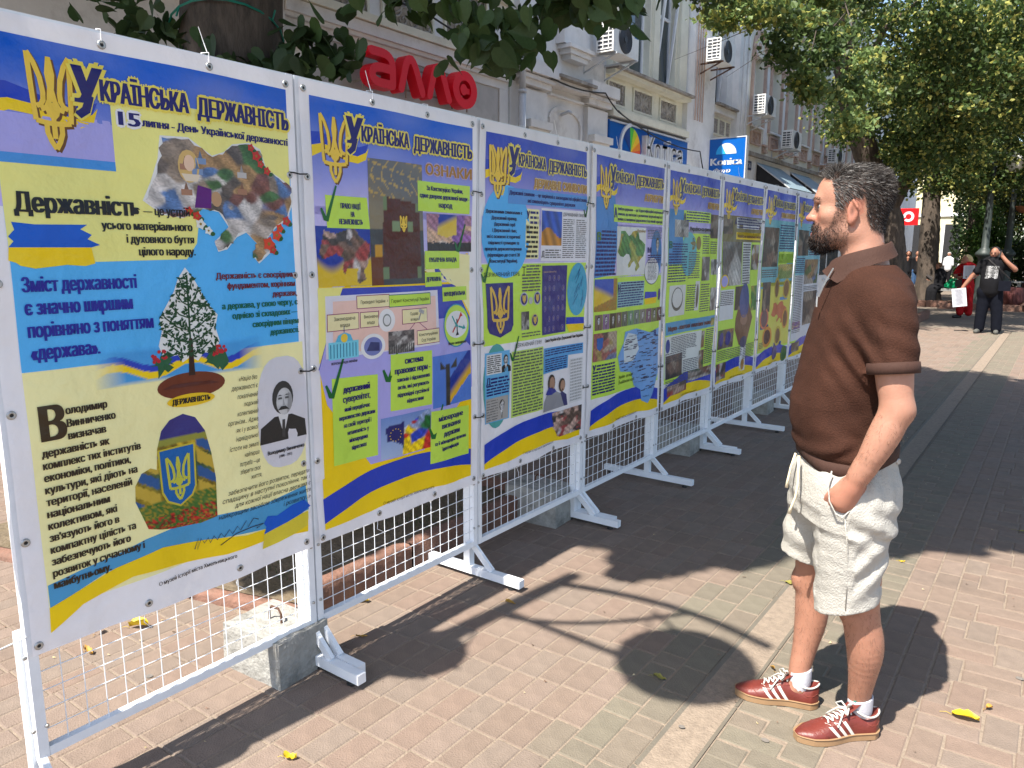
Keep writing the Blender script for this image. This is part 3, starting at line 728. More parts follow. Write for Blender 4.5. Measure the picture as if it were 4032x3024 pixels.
def footer(p, u0=.04, u1=.935, white=True, top=.75):
    n = 14; A = []; B_ = []; D = []
    for i in range(n + 1):
        t = i / n; u = u0 + (u1 - u0) * t
        A.append((u, top - .035 * (1 - t) * (1 - t) * 2 + .045 * math.sin(t * 3.1) * .7 - .06 * t * t + .0)); B_.append((u, A[-1][1] - .10 + .02 * t)); D.append((u, max(.556, B_[-1][1] - .085)))
    p.poly(A + B_[::-1], C['dblue'], 3); p.poly(B_ + D[::-1], C['yel'], 3)
    p.text('© музей історії міста Хмельницького', .36, .566, .66, .0135, C['black'], bold=.0, L=6)
def ukraine(p, u0, v0, u1, v1):
    pts = [(0, .48), (.05, .62), (.10, .80), (.12, .97), (.28, .98), (.42, .86), (.50, .90), (.56, .97), (.68, 1), (.76, .96), (.80, .80), (.90, .74), (1, .66), (.99, .52), (.94, .38), (.84, .30), (.78, .22), (.82, .12), (.70, .0), (.66, .06), (.70, .16), (.62, .26), (.55, .22), (.48, .12), (.42, .10), (.40, .18), (.50, .30), (.44, .42), (.34, .44), (.22, .36), (.10, .38)]
    return [(u0 + (u1 - u0) * a, v0 + (v1 - v0) * b_) for a, b_ in pts]
def jag(poly, amp):
    r = random.Random(1); o = []
    for i in range(len(poly)):
        a, c = poly[i], poly[(i + 1) % len(poly)]
        for j in range(4): t = j / 4; o.append((a[0] + (c[0] - a[0]) * t + r.uniform(-amp, amp) * (j > 0), a[1] + (c[1] - a[1]) * t + r.uniform(-amp, amp) * (j > 0)))
    return o
def inside(poly, u, v):
    c = False; n = len(poly)
    for i in range(n):
        (x1, y1), (x2, y2) = poly[i], poly[(i + 1) % n]
        if (y1 > v) != (y2 > v) and u < (x2 - x1) * (v - y1) / (y2 - y1) + x1: c = not c
    return c
def masked(poly, u0, v0, u1, v1, fn): return lambda a, b_: fn(a, b_) if inside(poly, u0 + (u1 - u0) * a, v0 + (v1 - v0) * b_) else None
def check(p, u, v, s=1.0):
    p.stroke([(u, v + .045 * s), (u + .018 * s, v + .005), (u + .024 * s, v), (u + .075 * s, v + .13 * s)], .016 * s, C['green'], 6, ws=[.009 * s, .018 * s, .017 * s, .008 * s])
def man_portrait(p, u, v, s, moust=True, dark=.03, bald=False, tint=(1, 1, 1)):
    g = lambda x: tuple(x * t for t in tint)
    p.sp([(u - .55 * s, v), (u - .52 * s, v + .32 * s), (u - .2 * s, v + .5 * s), (u + .2 * s, v + .5 * s), (u + .52 * s, v + .34 * s), (u + .55 * s, v)], g(dark), 4)
    p.sp([(u - .13 * s, v + .55 * s), (u, v + .1 * s), (u + .13 * s, v + .55 * s)], g(.75), 5); p.sp([(u - .03 * s, v + .42 * s), (u - .045 * s, v + .08 * s), (u + .03 * s, v + .05 * s), (u + .035 * s, v + .42 * s)], g(.06), 6)
    n = 20
    p.sp([(u + .245 * s * math.cos(2 * math.pi * i / n), v + .86 * s + .33 * s * math.sin(2 * math.pi * i / n)) for i in range(n)], g(.045 if not bald else .4), 5)
    fc = [(u + .03 * s + .185 * s * math.cos(2 * math.pi * i / n), v + .78 * s + .27 * s * math.sin(2 * math.pi * i / n)) for i in range(n)]
    p.pic(fc, lambda a, b_: g(.62 - .38 * max(0, a - .45) - .18 * max(0, .35 - a) - .2 * max(0, .3 - b_) + .05 * math.sin(b_ * 17)), 6, s * .05)
    p.sp([(u + .09 * s, v + .53 * s), (u + .2 * s, v + .66 * s), (u + .2 * s, v + .9 * s), (u + .12 * s, v + .95 * s)], g(.33), 7)
    for e in (-.07, .09):
        p.sp([(u + e * s - .045 * s, v + .83 * s), (u + e * s + .045 * s, v + .83 * s), (u + e * s + .04 * s, v + .87 * s), (u + e * s - .04 * s, v + .87 * s)], g(.10), 8)
        p.sp([(u + e * s - .055 * s, v + .9 * s), (u + e * s + .055 * s, v + .9 * s), (u + e * s, v + .925 * s)], g(.05), 8)
    p.sp([(u + .0 * s, v + .86 * s), (u + .045 * s, v + .7 * s), (u - .015 * s, v + .7 * s)], g(.4), 8)
    if moust: p.sp([(u - .13 * s, v + .62 * s), (u - .05 * s, v + .69 * s), (u + .05 * s, v + .69 * s), (u + .14 * s, v + .61 * s), (u + .05 * s, v + .62 * s), (u - .05 * s, v + .62 * s)], g(.03), 9)
    else: p.sp([(u - .05 * s, v + .62 * s), (u + .07 * s, v + .62 * s), (u + .01 * s, v + .635 * s)], g(.2), 9)

def banner1():
    k = 0; r = banner(k, 'nearest banner, with a leafy tree, a photo-filled map and a moustached portrait', .50)
    p = Print(k, 11); L, Q = .062, .958
    p.rect(L, .62, Q + .015, 1.309, C['cream'], 1); p.rect(L, 1.31, Q, 1.90, C['sky'], 1)
    header(p)
    p.rect(.36, 1.86, Q - .004, 2.07, C['pale'], 2); p.poly([(L, 1.90), (.30, 2.0), (.36, 2.0), (.36, 1.88), (L, 1.88)], C['lav'], 1)
    p.rect(L, 1.885, .36, 1.99, C['lav'], 2)
    p.poly([(L, 1.862), (.60, 1.862), (.60, 1.75), (.585, 1.66), (.55, 1.61), (.08, 1.60), (L, 1.64)], C['pale'], 2)
    p.rect(L, 1.862, .36, 1.888, srgb(70, 150, 225), 3); p.poly([(.5, 1.80), (.957, 1.80), (.957, 1.88), (.5, 1.88)], C['sky'], 1)
    p.rect(.36, 1.875, .954, 2.05, C['pale'], 3)
    p.text('15', .381, 1.994, .437, .040, C['navy'], bold=.03, L=7, outline=C['white'], ol=.06)
    p.text('липня - День Української державності', .445, 1.998, .950, .023, C['navy'], bold=.022, L=7)
    p.text('Державність', .088, 1.737, .415, .053, C['black'], bold=.06, L=7)
    p.text('— це устрій', .428, 1.742, .566, .026, C['black'], bold=.015, L=7)
    p.text('усього матеріального', .305, 1.697, .571, .024, C['black'], bold=.02, L=7)
    p.text('і духовного буття', .372, 1.659, .574, .024, C['black'], bold=.02, L=7)
    p.text('цілого народу.', .405, 1.622, .576, .024, C['black'], bold=.02, L=7)
    # brushed flag
    p.poly([(.075, 1.710), (.13, 1.705), (.265, 1.708), (.245, 1.695), (.275, 1.68), (.262, 1.668), (.295, 1.652), (.27, 1.645), (.062, 1.644), (.075, 1.66), (.064, 1.672), (.08, 1.69)], C['blue'], 4)
    p.poly([(.062, 1.644), (.27, 1.645), (.277, 1.60), (.25, 1.593), (.2, 1.597), (.12, 1.588), (.085, 1.596), (.075, 1.604), (.058, 1.61)], C['yel'], 4)
    for i, (t, u1) in enumerate((('Зміст державності', .388), ('є значно ширшим', .371), ('порівняно з поняттям', .429), ('«держава».', .266))):
        p.text(t, .083 + .002 * i, 1.526 - .0615 * i, u1, .040, srgb(24, 30, 150), bold=.025, L=7)
    U = ukraine(p, .435, 1.60, .96, 1.985); cen = (.70, 1.81)
    p.poly([(cen[0] + (a - cen[0]) * 1.025, cen[1] + (b_ - cen[1]) * 1.03) for a, b_ in U], (.8, .8, .78), 4)
    p.pic(jag(U, .006), blobs(3, [tuple(x * 1.3 for x in q) for q in PAL['city']], 90), 5, .006)
    r_ = random.Random(5)
    for i in range(9): # white castle fronts, towers, domes and roofs in the collage
        a, v = r_.uniform(.48, .90), r_.uniform(1.74, 1.92)
        if inside(U, a, v) and inside(U, a + .03, v + .03):
            c = r_.choice([(.55, .52, .5), (.4, .2, .12), (.6, .55, .45), (.2, .3, .5)]); p.sp([(a, v), (a + .035, v), (a + .035, v + .018), (a, v + .018)], c, 6); p.sp([(a + .01, v + .018), (a + .024, v + .018), (a + .017, v + .042)], tuple(x * .6 for x in c), 6)
    p.sp([(.575 + .034 * math.cos(t * .42), 1.895 + .05 * math.sin(t * .42)) for t in range(15)], srgb(215, 180, 110), 6); p.sp([(.577 + .017 * math.cos(t * .42), 1.905 + .025 * math.sin(t * .42)) for t in range(15)], srgb(235, 200, 170), 7)
    p.sp([(.562, 1.85), (.60, 1.85), (.61, 1.872), (.55, 1.872)], srgb(230, 215, 190), 7); p.sp([(.585, 1.77), (.64, 1.77), (.645, 1.83), (.60, 1.84)], srgb(95, 10, 120), 6)
    p.sp([(.66 + .018 * math.cos(t * .42), 1.80 + .024 * math.sin(t * .42)) for t in range(15)], srgb(190, 150, 110), 6)
    for (a, v, s_) in [(.80, 1.975, .012), (.82, 1.95, .016), (.835, 1.925, .012), (.86, 1.905, .013), (.565, 1.76, .012), (.59, 1.745, .013), (.60, 1.72, .015), (.625, 1.70, .012), (.93, 1.74, .016), (.90, 1.715, .014), (.885, 1.69, .018), (.85, 1.66, .022), (.865, 1.64, .014)]:
        c = r_.choice([C['red'], (.8, .8, .75), srgb(225, 70, 40)])
        p.sp([(a + .013 + s_ * .8 * math.cos(t), v - .01 + s_ * .6 * math.sin(t)) for t in [i * .9 for i in range(7)]], srgb(40, 90, 35), 6)
        p.sp([(a + s_ * (1 + .25 * math.cos(5 * t)) * math.cos(t), v + s_ * (1 + .25 * math.cos(5 * t)) * math.sin(t)) for t in [i * .42 for i in range(15)]], c, 7); p.sp([(a + s_ * .3 * math.cos(t), v + s_ * .3 * math.sin(t)) for t in range(6)], (.3, .2, .02), 8)
    dr = srgb(110, 25, 40); gr = srgb(10, 100, 75)
    for t, u0, u1, v, c in (('Державність є своєрідним', .640, .952, 1.545, dr), ('фундаментом, корінням', .678, .951, 1.512, dr), ('держави,', .853, .957, 1.478, dr), ('а держава, у свою чергу, є', .655, .958, 1.446, gr), ('однією зі складових —', .690, .955, 1.412, gr), ('своєрідним вінцем', .765, .958, 1.378, gr), ('державності.', .835, .958, 1.345, gr)):
        p.text(t, u0, v, u1, .0205, c, bold=.02, L=7)
    # flag ribbon with guelder rose and the tree
    n = 20; 
    for (u0, u1) in ((.245, .80),):
        def rb(a, b_):
            fade = max(0, min(1, a * 6, (1 - a) * 6, b_ * 7 + .2, (1 - b_) * 7)); t = (b_ * .11 + 1.235 - (1.285 + .018 * math.sin((u0 + (u1 - u0) * a) * 26))) / .022
            return mixc(C['cream'] if b_ < .68 else C['sky'], C['yel'] if -1 < t < 0 else (C['dblue'] if 0 <= t < 1 else srgb(70, 160, 225)), fade)
        p.photo(u0, 1.235, u1, 1.345, rb, 60, 26, 3)
    for sx in (-1, 1):
        for i in range(9): p.sp([(.54 + sx * (.085 + r_.uniform(-.02, .03)) + .024 * math.cos(t), 1.283 + r_.uniform(-.03, .03) + .016 * math.sin(t)) for t in (0, 1.5, 3, 4.5)], srgb(35, 95, 60), 5)
        for i in range(14): a, v = .54 + sx * (.10 + r_.uniform(-.025, .02)), 1.31 + r_.uniform(-.018, .018); p.sp([(a + .006 * math.cos(t), v + .006 * math.sin(t)) for t in range(6)], srgb(190, 30, 45), 6)
    p.ell(.54, 1.208, .112, .043, C['brown'], 4); p.sp([(.445, 1.205), (.635, 1.205), (.60, 1.215), (.48, 1.217)], srgb(90, 35, 20), 6)
    p.sp([(.532, 1.24), (.553, 1.24), (.549, 1.36), (.538, 1.36)], srgb(50, 30, 25), 6)
    CR = [(.54, 1.585), (.515, 1.55), (.50, 1.51), (.475, 1.47), (.45, 1.43), (.455, 1.39), (.442, 1.345), (.455, 1.305), (.50, 1.31), (.515, 1.285), (.54, 1.30), (.565, 1.285), (.585, 1.31), (.625, 1.305), (.64, 1.345), (.628, 1.39), (.638, 1.43), (.605, 1.47), (.585, 1.51), (.565, 1.55)]
    p.poly(CR, (.82, .83, .80), 4)
    tg = srgb(20, 70, 40)
    for i in range(620):
        a, v = r_.uniform(.44, .642), r_.uniform(1.29, 1.58)
        if not inside(CR, a, v): continue
        t = r_.uniform(0, 3.14); q = r_.uniform(.006, .011); dx, dy = math.cos(t), math.sin(t)
        p.sp([(a - dx * q, v - dy * q), (a - dy * q * .4, v + dx * q * .4), (a + dx * q, v + dy * q), (a + dy * q * .4, v - dx * q * .4)], tg, 6)
    for sx in (-1, 1):
        for (v, w) in ((1.33, .07), (1.37, .075), (1.41, .07), (1.45, .055), (1.49, .035), (1.53, .02)):
            p.stroke([(.543, v - .025), (.54 + sx * w * .5, v - .012), (.54 + sx * w, v + .018)], .004, tg, 6)
    p.stroke([(.543, 1.30), (.543, 1.56)], .006, tg, 6)
    p.ell(.535, 1.160, .079, .021, srgb(240, 200, 30), 5); p.text('ДЕРЖАВНІСТЬ', .473, 1.151, .598, .018, C['black'], bold=.035, L=8)
    # left paragraph
    p.text('В', .094, 1.113, .150, .100, srgb(60, 45, 25), bold=.06, L=7)
    bl = srgb(50, 40, 28)
    for t, u0, u1, v in (('олодимир', .158, .272, 1.180), ('Винниченко', .158, .293, 1.143), ('визначав', .158, .262, 1.107)): p.text(t, u0, v, u1, .0225, bl, bold=.02, L=7)
    T = [('державність як', .268), ('комплекс тих інститутів', .359), ('економіки, політики,', .325), ('культури, які діють на', .342), ('території, населеній', .322), ('національним', .252), ('колективом, які', .270), ("зв'язують його в", .273), ('компактну цілість та', .320), ('забезпечують його', .301), ('розвиток у сучасному і', .341), ('майбутньому.', .237)]
    for i, (t, u1) in enumerate(T): p.text(t, .086 - .0006 * i, 1.069 - .0349 * i, u1, .0225, bl, bold=.022, L=7)
    # heart with shield in cross-stitch
    H = [(.36, .775), (.345, .82), (.328, .87), (.332, .92), (.355, .955), (.385, .965), (.405, .955), (.412, 1.02), (.43, 1.075), (.46, 1.105), (.505, 1.118), (.545, 1.10), (.575, 1.05), (.592, .97), (.602, .88), (.598, .745), (.54, .738), (.44, .75), (.40, .76)]
    hb = blobs(9, [srgb(150, 130, 30), srgb(130, 110, 25), srgb(190, 160, 40), srgb(110, 100, 50), srgb(60, 90, 60)], 30)
    def hf(a, b_):
        v = .738 + .38 * b_; u = .328 + .275 * a
        if v > 1.045: return srgb(52, 50, 125)
        if v > 1.025: return srgb(150, 150, 60)
        if v < .80 and random.random() < .75: return random.choice([C['red'], srgb(120, 20, 20), srgb(60, 110, 40)])
        if v < .85: return random.choice([srgb(60, 110, 40), srgb(90, 120, 50), srgb(160, 140, 40)])
        if u < .41 or u > .54:
            s_ = math.sin(v * 60 + u * 40); return srgb(40, 90, 150) if s_ > .5 else (srgb(200, 170, 60) if s_ < -.3 else hb(a, b_))
        return hb(a, b_)
    p.pic(H, hf, 3, .007)
    p.poly([(.412, 1.015), (.538, 1.018), (.535, .87), (.52, .84), (.475, .815), (.43, .84), (.414, .875)], srgb(205, 190, 60), 4); p.poly([(.418, 1.010), (.532, 1.012), (.529, .873), (.516, .846), (.475, .822), (.435, .845), (.42, .878)], srgb(0, 100, 175), 5)
    p.trident(.436, .838, .516, .985, srgb(200, 200, 70), .009, 7)
    # portrait panel
    n = 26; p.poly([(.878 + .108 * (abs(math.cos(2 * math.pi * i / n)) ** .7) * (1 if math.cos(2 * math.pi * i / n) > 0 else -1), 1.06 + .205 * (abs(math.sin(2 * math.pi * i / n)) ** .75) * (1 if math.sin(2 * math.pi * i / n) > 0 else -1)) for i in range(n)], (.72, .71, .76), 3)
    man_portrait(p, .877, .955, .185)
    p.text('Володимир Винниченко', .805, .912, .965, .014, C['black'], bold=.015, L=7); p.text('(1880—1951)', .852, .893, .908, .010, C['black'], L=7)
    S = [('«Націю без', .702, .773, 1.198), ('державності є', .672, .774, 1.168), ('покалічений', .693, .774, 1.137), ('людський', .716, .774, 1.108), ('колективний', .690, .773, 1.077), ('організм... Адже,', .655, .773, 1.049), ('як і у всякої', .683, .772, 1.020), ('індивідуальної', .680, .771, .990), ('істоти на землі', .655, .770, .958), ('найперша', .710, .770, .928), ('потреба —це', .690, .770, .898), ('зберегти своє', .690, .772, .870), ('життя,', .730, .775, .843),
         ('забезпечити його розвиток, передати', .640, .985, .806), ('спадщину в наступні покоління, так і', .618, .987, .782), ('для кожної нації власна держава є', .660, .988, .757), ('найкращим засобом збереження життя', .600, .988, .730), ('і розвитку...»', .860, .985, .706)]
    for t, u0, u1, v in S: p.text(t, u0, v, u1, .0165, C['black'], bold=.0, L=7, shear=.3)
    # waves at the foot
    p.poly([(.064, .70), (.15, .715), (.25, .725), (.35, .745), (.45, .752), (.60, .748), (.78, .735), (.965, .76), (.975, .66), (.8, .64), (.6, .665), (.4, .70), (.22, .68), (.064, .632)], srgb(75, 160, 210), 2)
    p.poly([(.062, .632), (.14, .655), (.25, .685), (.40, .70), (.55, .675), (.70, .645), (.85, .64), (.97, .655), (.965, .575), (.8, .60), (.62, .60), (.45, .625), (.30, .64), (.15, .61), (.060, .556)], C['yel'], 4)
    p.poly([(.79, .688), (.83, .678), (.90, .70), (.955, .705), (.982, .672), (.94, .655), (.87, .64), (.77, .625), (.782, .65), (.772, .665)], C['blue'], 6); p.poly([(.77, .625), (.87, .64), (.94, .655), (.97, .65), (.962, .60), (.90, .585), (.83, .575), (.76, .572)], srgb(228, 210, 60), 5)
    sg = [(.51, .655), (.525, .69), (.52, .65), (.535, .685), (.545, .665), (.56, .68), (.565, .66), (.58, .68), (.59, .663), (.605, .682), (.615, .665), (.635, .686), (.645, .668), (.665, .69), (.675, .672), (.70, .70), (.705, .675), (.73, .70), (.75, .69)]
    p.stroke(sg, .003, srgb(40, 50, 80), 8); p.stroke([(.60, .64), (.66, .665), (.72, .67), (.77, .668), (.74, .66)], .003, srgb(40, 40, 50), 8)
    p.text('© музей історії міста Хмельницького', .376, .578, .655, .0135, C['black'], bold=.01, L=7)
    lay(p, r)
def banner2():
    k = 1; r = banner(k, 'banner with lime-green note boxes, a leather book and a European flag', .505)
    p = Print(k, 12)
    p.rect(.055, 1.50, .935, 1.80, C['lav2'], 1); p.poly([(.055, 1.51), (.935, 1.63), (.935, .60), (.055, .62)], C['yel'], 1)
    p.poly([(.055, 1.60), (.17, 1.50), (.94, 1.50), (.94, 1.62), (.055, 1.62)], C['cream'], 1)
    header(p, 'ОЗНАКИ')
    p.poly([(.17, 1.495), (.83, 1.49), (.62, 1.56), (.70, 1.58), (.83, 1.49), (.935, 1.33), (.935, 1.19), (.017 + .03, 1.19), (.12, 1.40)], srgb(60, 75, 185), 2)
    p.poly([(.05, 1.50), (.17, 1.50), (.05, 1.21)], C['pale'], 2); p.poly([(.05, 1.19), (.10, 1.34), (.75, 1.34), (.94, 1.19), (.94, 1.0), (.60, .76), (.30, .76), (.08, 1.05)], C['lav'], 3)
    p.poly([(.60, 1.56), (.83, 1.63), (.935, 1.62), (.935, 1.35), (.84, 1.48)], C['cream'], 2)
    def book(a, b_):
        u, v = .317 + .303 * a, 1.50 + .495 * b_
        if .375 + (v - 1.52) * .05 < u < .60 and 1.522 < v < 1.855 - (u - .38) * .11:
            if (u < .41 or u > .575) and (v > 1.80 or v < 1.57): return srgb(115, 135, 95)
            if .435 < u < .555 and 1.715 < v < 1.76 and not (.475 < u < .52): return srgb(130, 150, 110)
            return tuple(c * random.uniform(.85, 1.15) for c in srgb(84, 42, 38))
        if u < .375 and v < 1.66: return srgb(110, 60, 35) if v < 1.61 else srgb(205, 150, 30) if u > .34 else srgb(70, 70, 75)
        n = math.sin(u * 60 + math.sin(v * 30) * 2) * math.sin(v * 55 + u * 12)
        if v > 1.84 and abs(n) < .08: return srgb(190, 160, 90)
        return mixc(srgb(92, 100, 112), srgb(150, 135, 100), .5 + .3 * math.sin(v * 14 + u * 6)) if v > 1.72 else srgb(70, 75, 80)
    p.photo(.317, 1.50, .62, 1.995, book, 48, 72, 4)
    p.trident(.478, 1.715, .518, 1.78, C['gold'], .006, 6)
    p.poly([(.106, 1.842), (.308, 1.842), (.318, 1.722), (.110, 1.722)], C['lime'], 4); check(p, .085, 1.748)
    for t, u0, u1, v in (('ПРАВО НАЦІЇ', .178, .274, 1.796), ('НА', .226, .243, 1.766), ('НЕЗАЛЕЖНІСТЬ', .168, .282, 1.737)): p.text(t, u0, v, u1, .020, C['navy'], bold=.02, L=7)
    p.rect(.59, 1.805, .936, 1.93, C['lime'], 5)
    for t, u0, u1, v, h in (('За Конституцією України,', .648, .888, 1.894, .019), ('єдине джерело державної влади -', .602, .930, 1.862, .019), ('народ', .728, .818, 1.825, .024)): p.text(t, u0, v, u1, h, C['navy'], bold=.02, L=8)
    U2_ = [(.055 + .262 * a, 1.505 + .215 * b_) for a, b_ in [(.04, .55), (.1, .75), (.15, .93), (.35, .88), (.55, .95), (.7, 1), (.8, .85), (.98, .72), (.98, .5), (.92, .32), (.85, .25), (.9, .1), (.75, .02), (.72, .15), (.75, .3), (.55, .3), (.5, .2), (.45, .28), (.5, .45), (.35, .55), (.1, .45)]]
    cf = blobs(21, PAL['crowd'], 40)
    p.photo(.055, 1.503, .317, 1.728, lambda a, b_: cf(a, b_) if inside(U2_, .055 + .262 * a, 1.505 + .215 * b_) else mixc(srgb(225, 190, 40), srgb(30, 60, 160), (b_ - .35 + .15 * math.sin(a * 6)) * 6), 46, 42, 3)
    ff = blobs(22, PAL['fest'], 14)
    p.photo(.645, 1.635, .95, 1.797, lambda a, b_: (.03, .025, .03) if b_ < .22 + .06 * random.random() else (mixc(srgb(25, 65, 165), srgb(230, 200, 80), (a * 1.3 - b_ * 2 + 1.2) * 3) if .18 + .1 * b_ < a < .66 and b_ > .38 + abs(a - .45) * .4 else ff(a, b_)), 44, 30, 3)
    for (q, t, u0, u1, v, h) in (((.624, 1.56, .866, 1.638), 'ПУБЛІЧНА ВЛАДА', .652, .845, 1.590, .019), ((.619, 1.484, .735, 1.546), 'ДЕРЖАВНА', .627, .728, 1.507, .019), ((.737, 1.414, .913, 1.477), 'МУНІЦИПАЛЬНА', .748, .902, 1.437, .019)):
        p.rect(*q, C['lime'], 5); p.text(t, u0, v, u1, h, C['navy'], bold=.02, L=8)
    check(p, .835, 1.635, .95)
    p.rect(.082, 1.228, .702, 1.468, (.78, .76, .84), 4); p.poly([(.118, 1.447), (.686, 1.443), (.682, 1.243), (.30, 1.23), (.115, 1.277)], C['pink'], 5)
    def box(u0, v0, u1, v1, lines_, edge=srgb(150, 60, 110), fill=srgb(245, 235, 180)):
        p.rect(u0 - .003, v0 - .003, u1 + .003, v1 + .003, edge, 6); p.rect(u0, v0, u1, v1, fill, 7)
        for t, a, c, v, h in lines_: p.text(t, a, v, c, h, C['black'], bold=.0, L=9)
    for a, c in (((.345, 1.40), (.345, 1.33)), ((.55, 1.34), (.50, 1.30)), ((.56, 1.34), (.62, 1.30))): p.stroke([a, c], .003, srgb(150, 60, 110), 6)
    box(.238, 1.414, .400, 1.461, [('Президент України  =', .255, .395, 1.430, .014)]); box(.402, 1.411, .647, 1.457, [('Гарант Конституції України', .412, .637, 1.427, .014)], srgb(20, 90, 120), C['lime'])
    box(.09, 1.335, .242, 1.396, [('Законодавча', .12, .225, 1.372, .014), ('влада', .15, .197, 1.347, .014)]); box(.253, 1.337, .342, 1.395, [('Виконавча', .27, .338, 1.372, .013), ('влада', .285, .322, 1.348, .013)])
    box(.471, 1.336, .62, 1.393, [('Судова', .515, .562, 1.369, .013), ('влада', .517, .560, 1.345, .013)]); box(.556, 1.24, .70, 1.298, [('Конституційний', .566, .688, 1.274, .013), ('Суд України', .58, .672, 1.250, .013)])
    p.ell(.386, 1.357, .043, .047, (.85, .85, .85), 7); p.ell(.386, 1.357, .022, .026, (.25, .27, .25), 8); p.ell(.386, 1.357, .017, .02, (.75, .75, .75), 9)
    p.stroke([(.585, 1.385), (.565, 1.345)], .007, (.3, .3, .3), 9); p.stroke([(.57, 1.388), (.60, 1.375)], .016, (.45, .45, .45), 9)
    p.rect(.092, 1.222, .24, 1.29, srgb(125, 215, 235), 8); p.poly([(.125, 1.29), (.14, 1.315), (.17, 1.325), (.20, 1.315), (.212, 1.29)], srgb(90, 190, 225), 8)
    for i in range(9): p.rect(.1 + i * .0155, 1.228, .104 + i * .0155, 1.282, srgb(40, 120, 160), 9)
    p.stroke([(.168, 1.325), (.168, 1.35)], .003, srgb(30, 60, 140), 9); p.ell(.168, 1.303, .017, .017, C['gold'], 9); p.text('ВЕРХОВНА РАДА УКРАЇНИ', .105, 1.203, .232, .009, C['black'], L=8)
    p.ell(.313, 1.256, .062, .052, (.85, .85, .85), 8); p.ell(.313, 1.256, .046, .038, srgb(120, 130, 190), 9); p.sp([(.28, 1.24), (.345, 1.235), (.345, 1.27), (.30, 1.275)], srgb(55, 60, 110), 10)
    gf = blobs(24, PAL['grey'], 18); p.photo(.392, 1.215, .536, 1.308, lambda a, b_: (.04, .04, .04) if b_ < .4 and int(a * 24) % 2 else gf(a, b_), 24, 14, 7)
    p.ell(.832, 1.30, .097, .10, srgb(60, 150, 190), 6); p.ell(.832, 1.30, .091, .094, C['lime'], 7); p.ell(.832, 1.305, .081, .062, (.84, .84, .84), 8)
    p.text('Місцеве самоврядування', .765, 1.215, .90, .013, C['black'], L=9)
    for a, c, col in (((.80, 1.27), (.865, 1.345), C['red']), ((.80, 1.345), (.83, 1.30), srgb(40, 160, 160)), ((.835, 1.33), (.835, 1.26), C['black']), ((.845, 1.295), (.885, 1.285), srgb(40, 160, 160))): p.stroke([a, c], .008, col, 9); p.sp([(c[0] - .013, c[1] - .006), (c[0] + .013, c[1] - .004), (c[0], c[1] + .016)], col, 10)
    def note(q, T, ck):
        p.poly(q, C['lime'], 5); check(p, ck[0], ck[1], 1.15)
        for t, u0, u1, v, h in T: p.text(t, u0, v, u1, h, C['navy'], bold=.02, L=8)
    note([(.105, 1.149), (.337, 1.138), (.338, .792), (.102, .80)], [('державний', .160, .295, 1.085, .026), ('суверенітет,', .157, .298, 1.046, .026), ('який передбачає', .163, .296, 1.009, .018), ('верховенство держави', .135, .322, .977, .018), ('на своїй території і', .158, .303, .944, .018), ('незалежність у', .176, .290, .911, .018), ('міжнародних', .185, .285, .879, .018), ('відносинах', .197, .278, .846, .018)], (.077, 1.075))
    note([(.403, 1.212), (.648, 1.206), (.645, .962), (.403, .970)], [('система', .480, .588, 1.165, .026), ('правових норм -', .425, .632, 1.126, .026), ('законів і підзаконних', .435, .630, 1.091, .018), ('актів, які регулюють', .440, .626, 1.058, .018), ('відповідні суспільні', .440, .624, 1.025, .018), ('відносини', .493, .590, .993, .018)], (.365, 1.10))
    eu = blobs(26, [C['red'], C['yel'], (.7, .7, .7), C['dblue'], C['green'], (.05, .05, .05), srgb(150, 170, 210)], 26)
    p.photo(.353, .765, .638, .945, lambda a, b_: srgb(30, 35, 110) if .06 + .1 * (1 - b_) < a < .45 and .3 + .1 * math.sin(a * 9) < b_ < .75 + .15 * a else (eu(a, b_) if a > .42 and b_ < .35 + a * .7 else mixc(srgb(70, 120, 200), srgb(200, 215, 235), .5 - b_ * .5 + .2)), 40, 26, 5)
    for i in range(12): t = i * .5236; p.sp([(.430 + .030 * math.cos(t) + .003 * math.cos(a), .862 + .027 * math.sin(t) + .003 * math.sin(a)) for a in (0, 1.57, 3.14, 4.71)], C['yel'], 7)
    p.photo(.652, .938, .932, 1.175, lambda a, b_: (.04, .04, .035) if (.32 < a < .44 and b_ < .82) or (.18 < a < .62 and .72 < b_ < .80 + .1 * math.sin(a * 12)) else (mixc(srgb(230, 180, 40), srgb(30, 55, 150), (b_ - a * .9 + .25) * 6) if b_ - a * .9 > -.35 and b_ - a * .9 < .15 and a > .42 else srgb(85, 130, 215)), 36, 34, 5)
    note([(.641, .928), (.914, .911), (.914, .672), (.638, .684)], [('міжнародне', .690, .868, .872, .025), ('визнання', .712, .850, .834, .025), ('держави', .725, .845, .795, .025), ('та її міжнародна правова', .664, .892, .762, .0175), ('ідентифікація', .715, .838, .730, .0175)], (.632, .80))
    p.rect(.045, .63, .10, .76, C['yel'], 2); footer(p, .042, .932)
    lay(p, r)
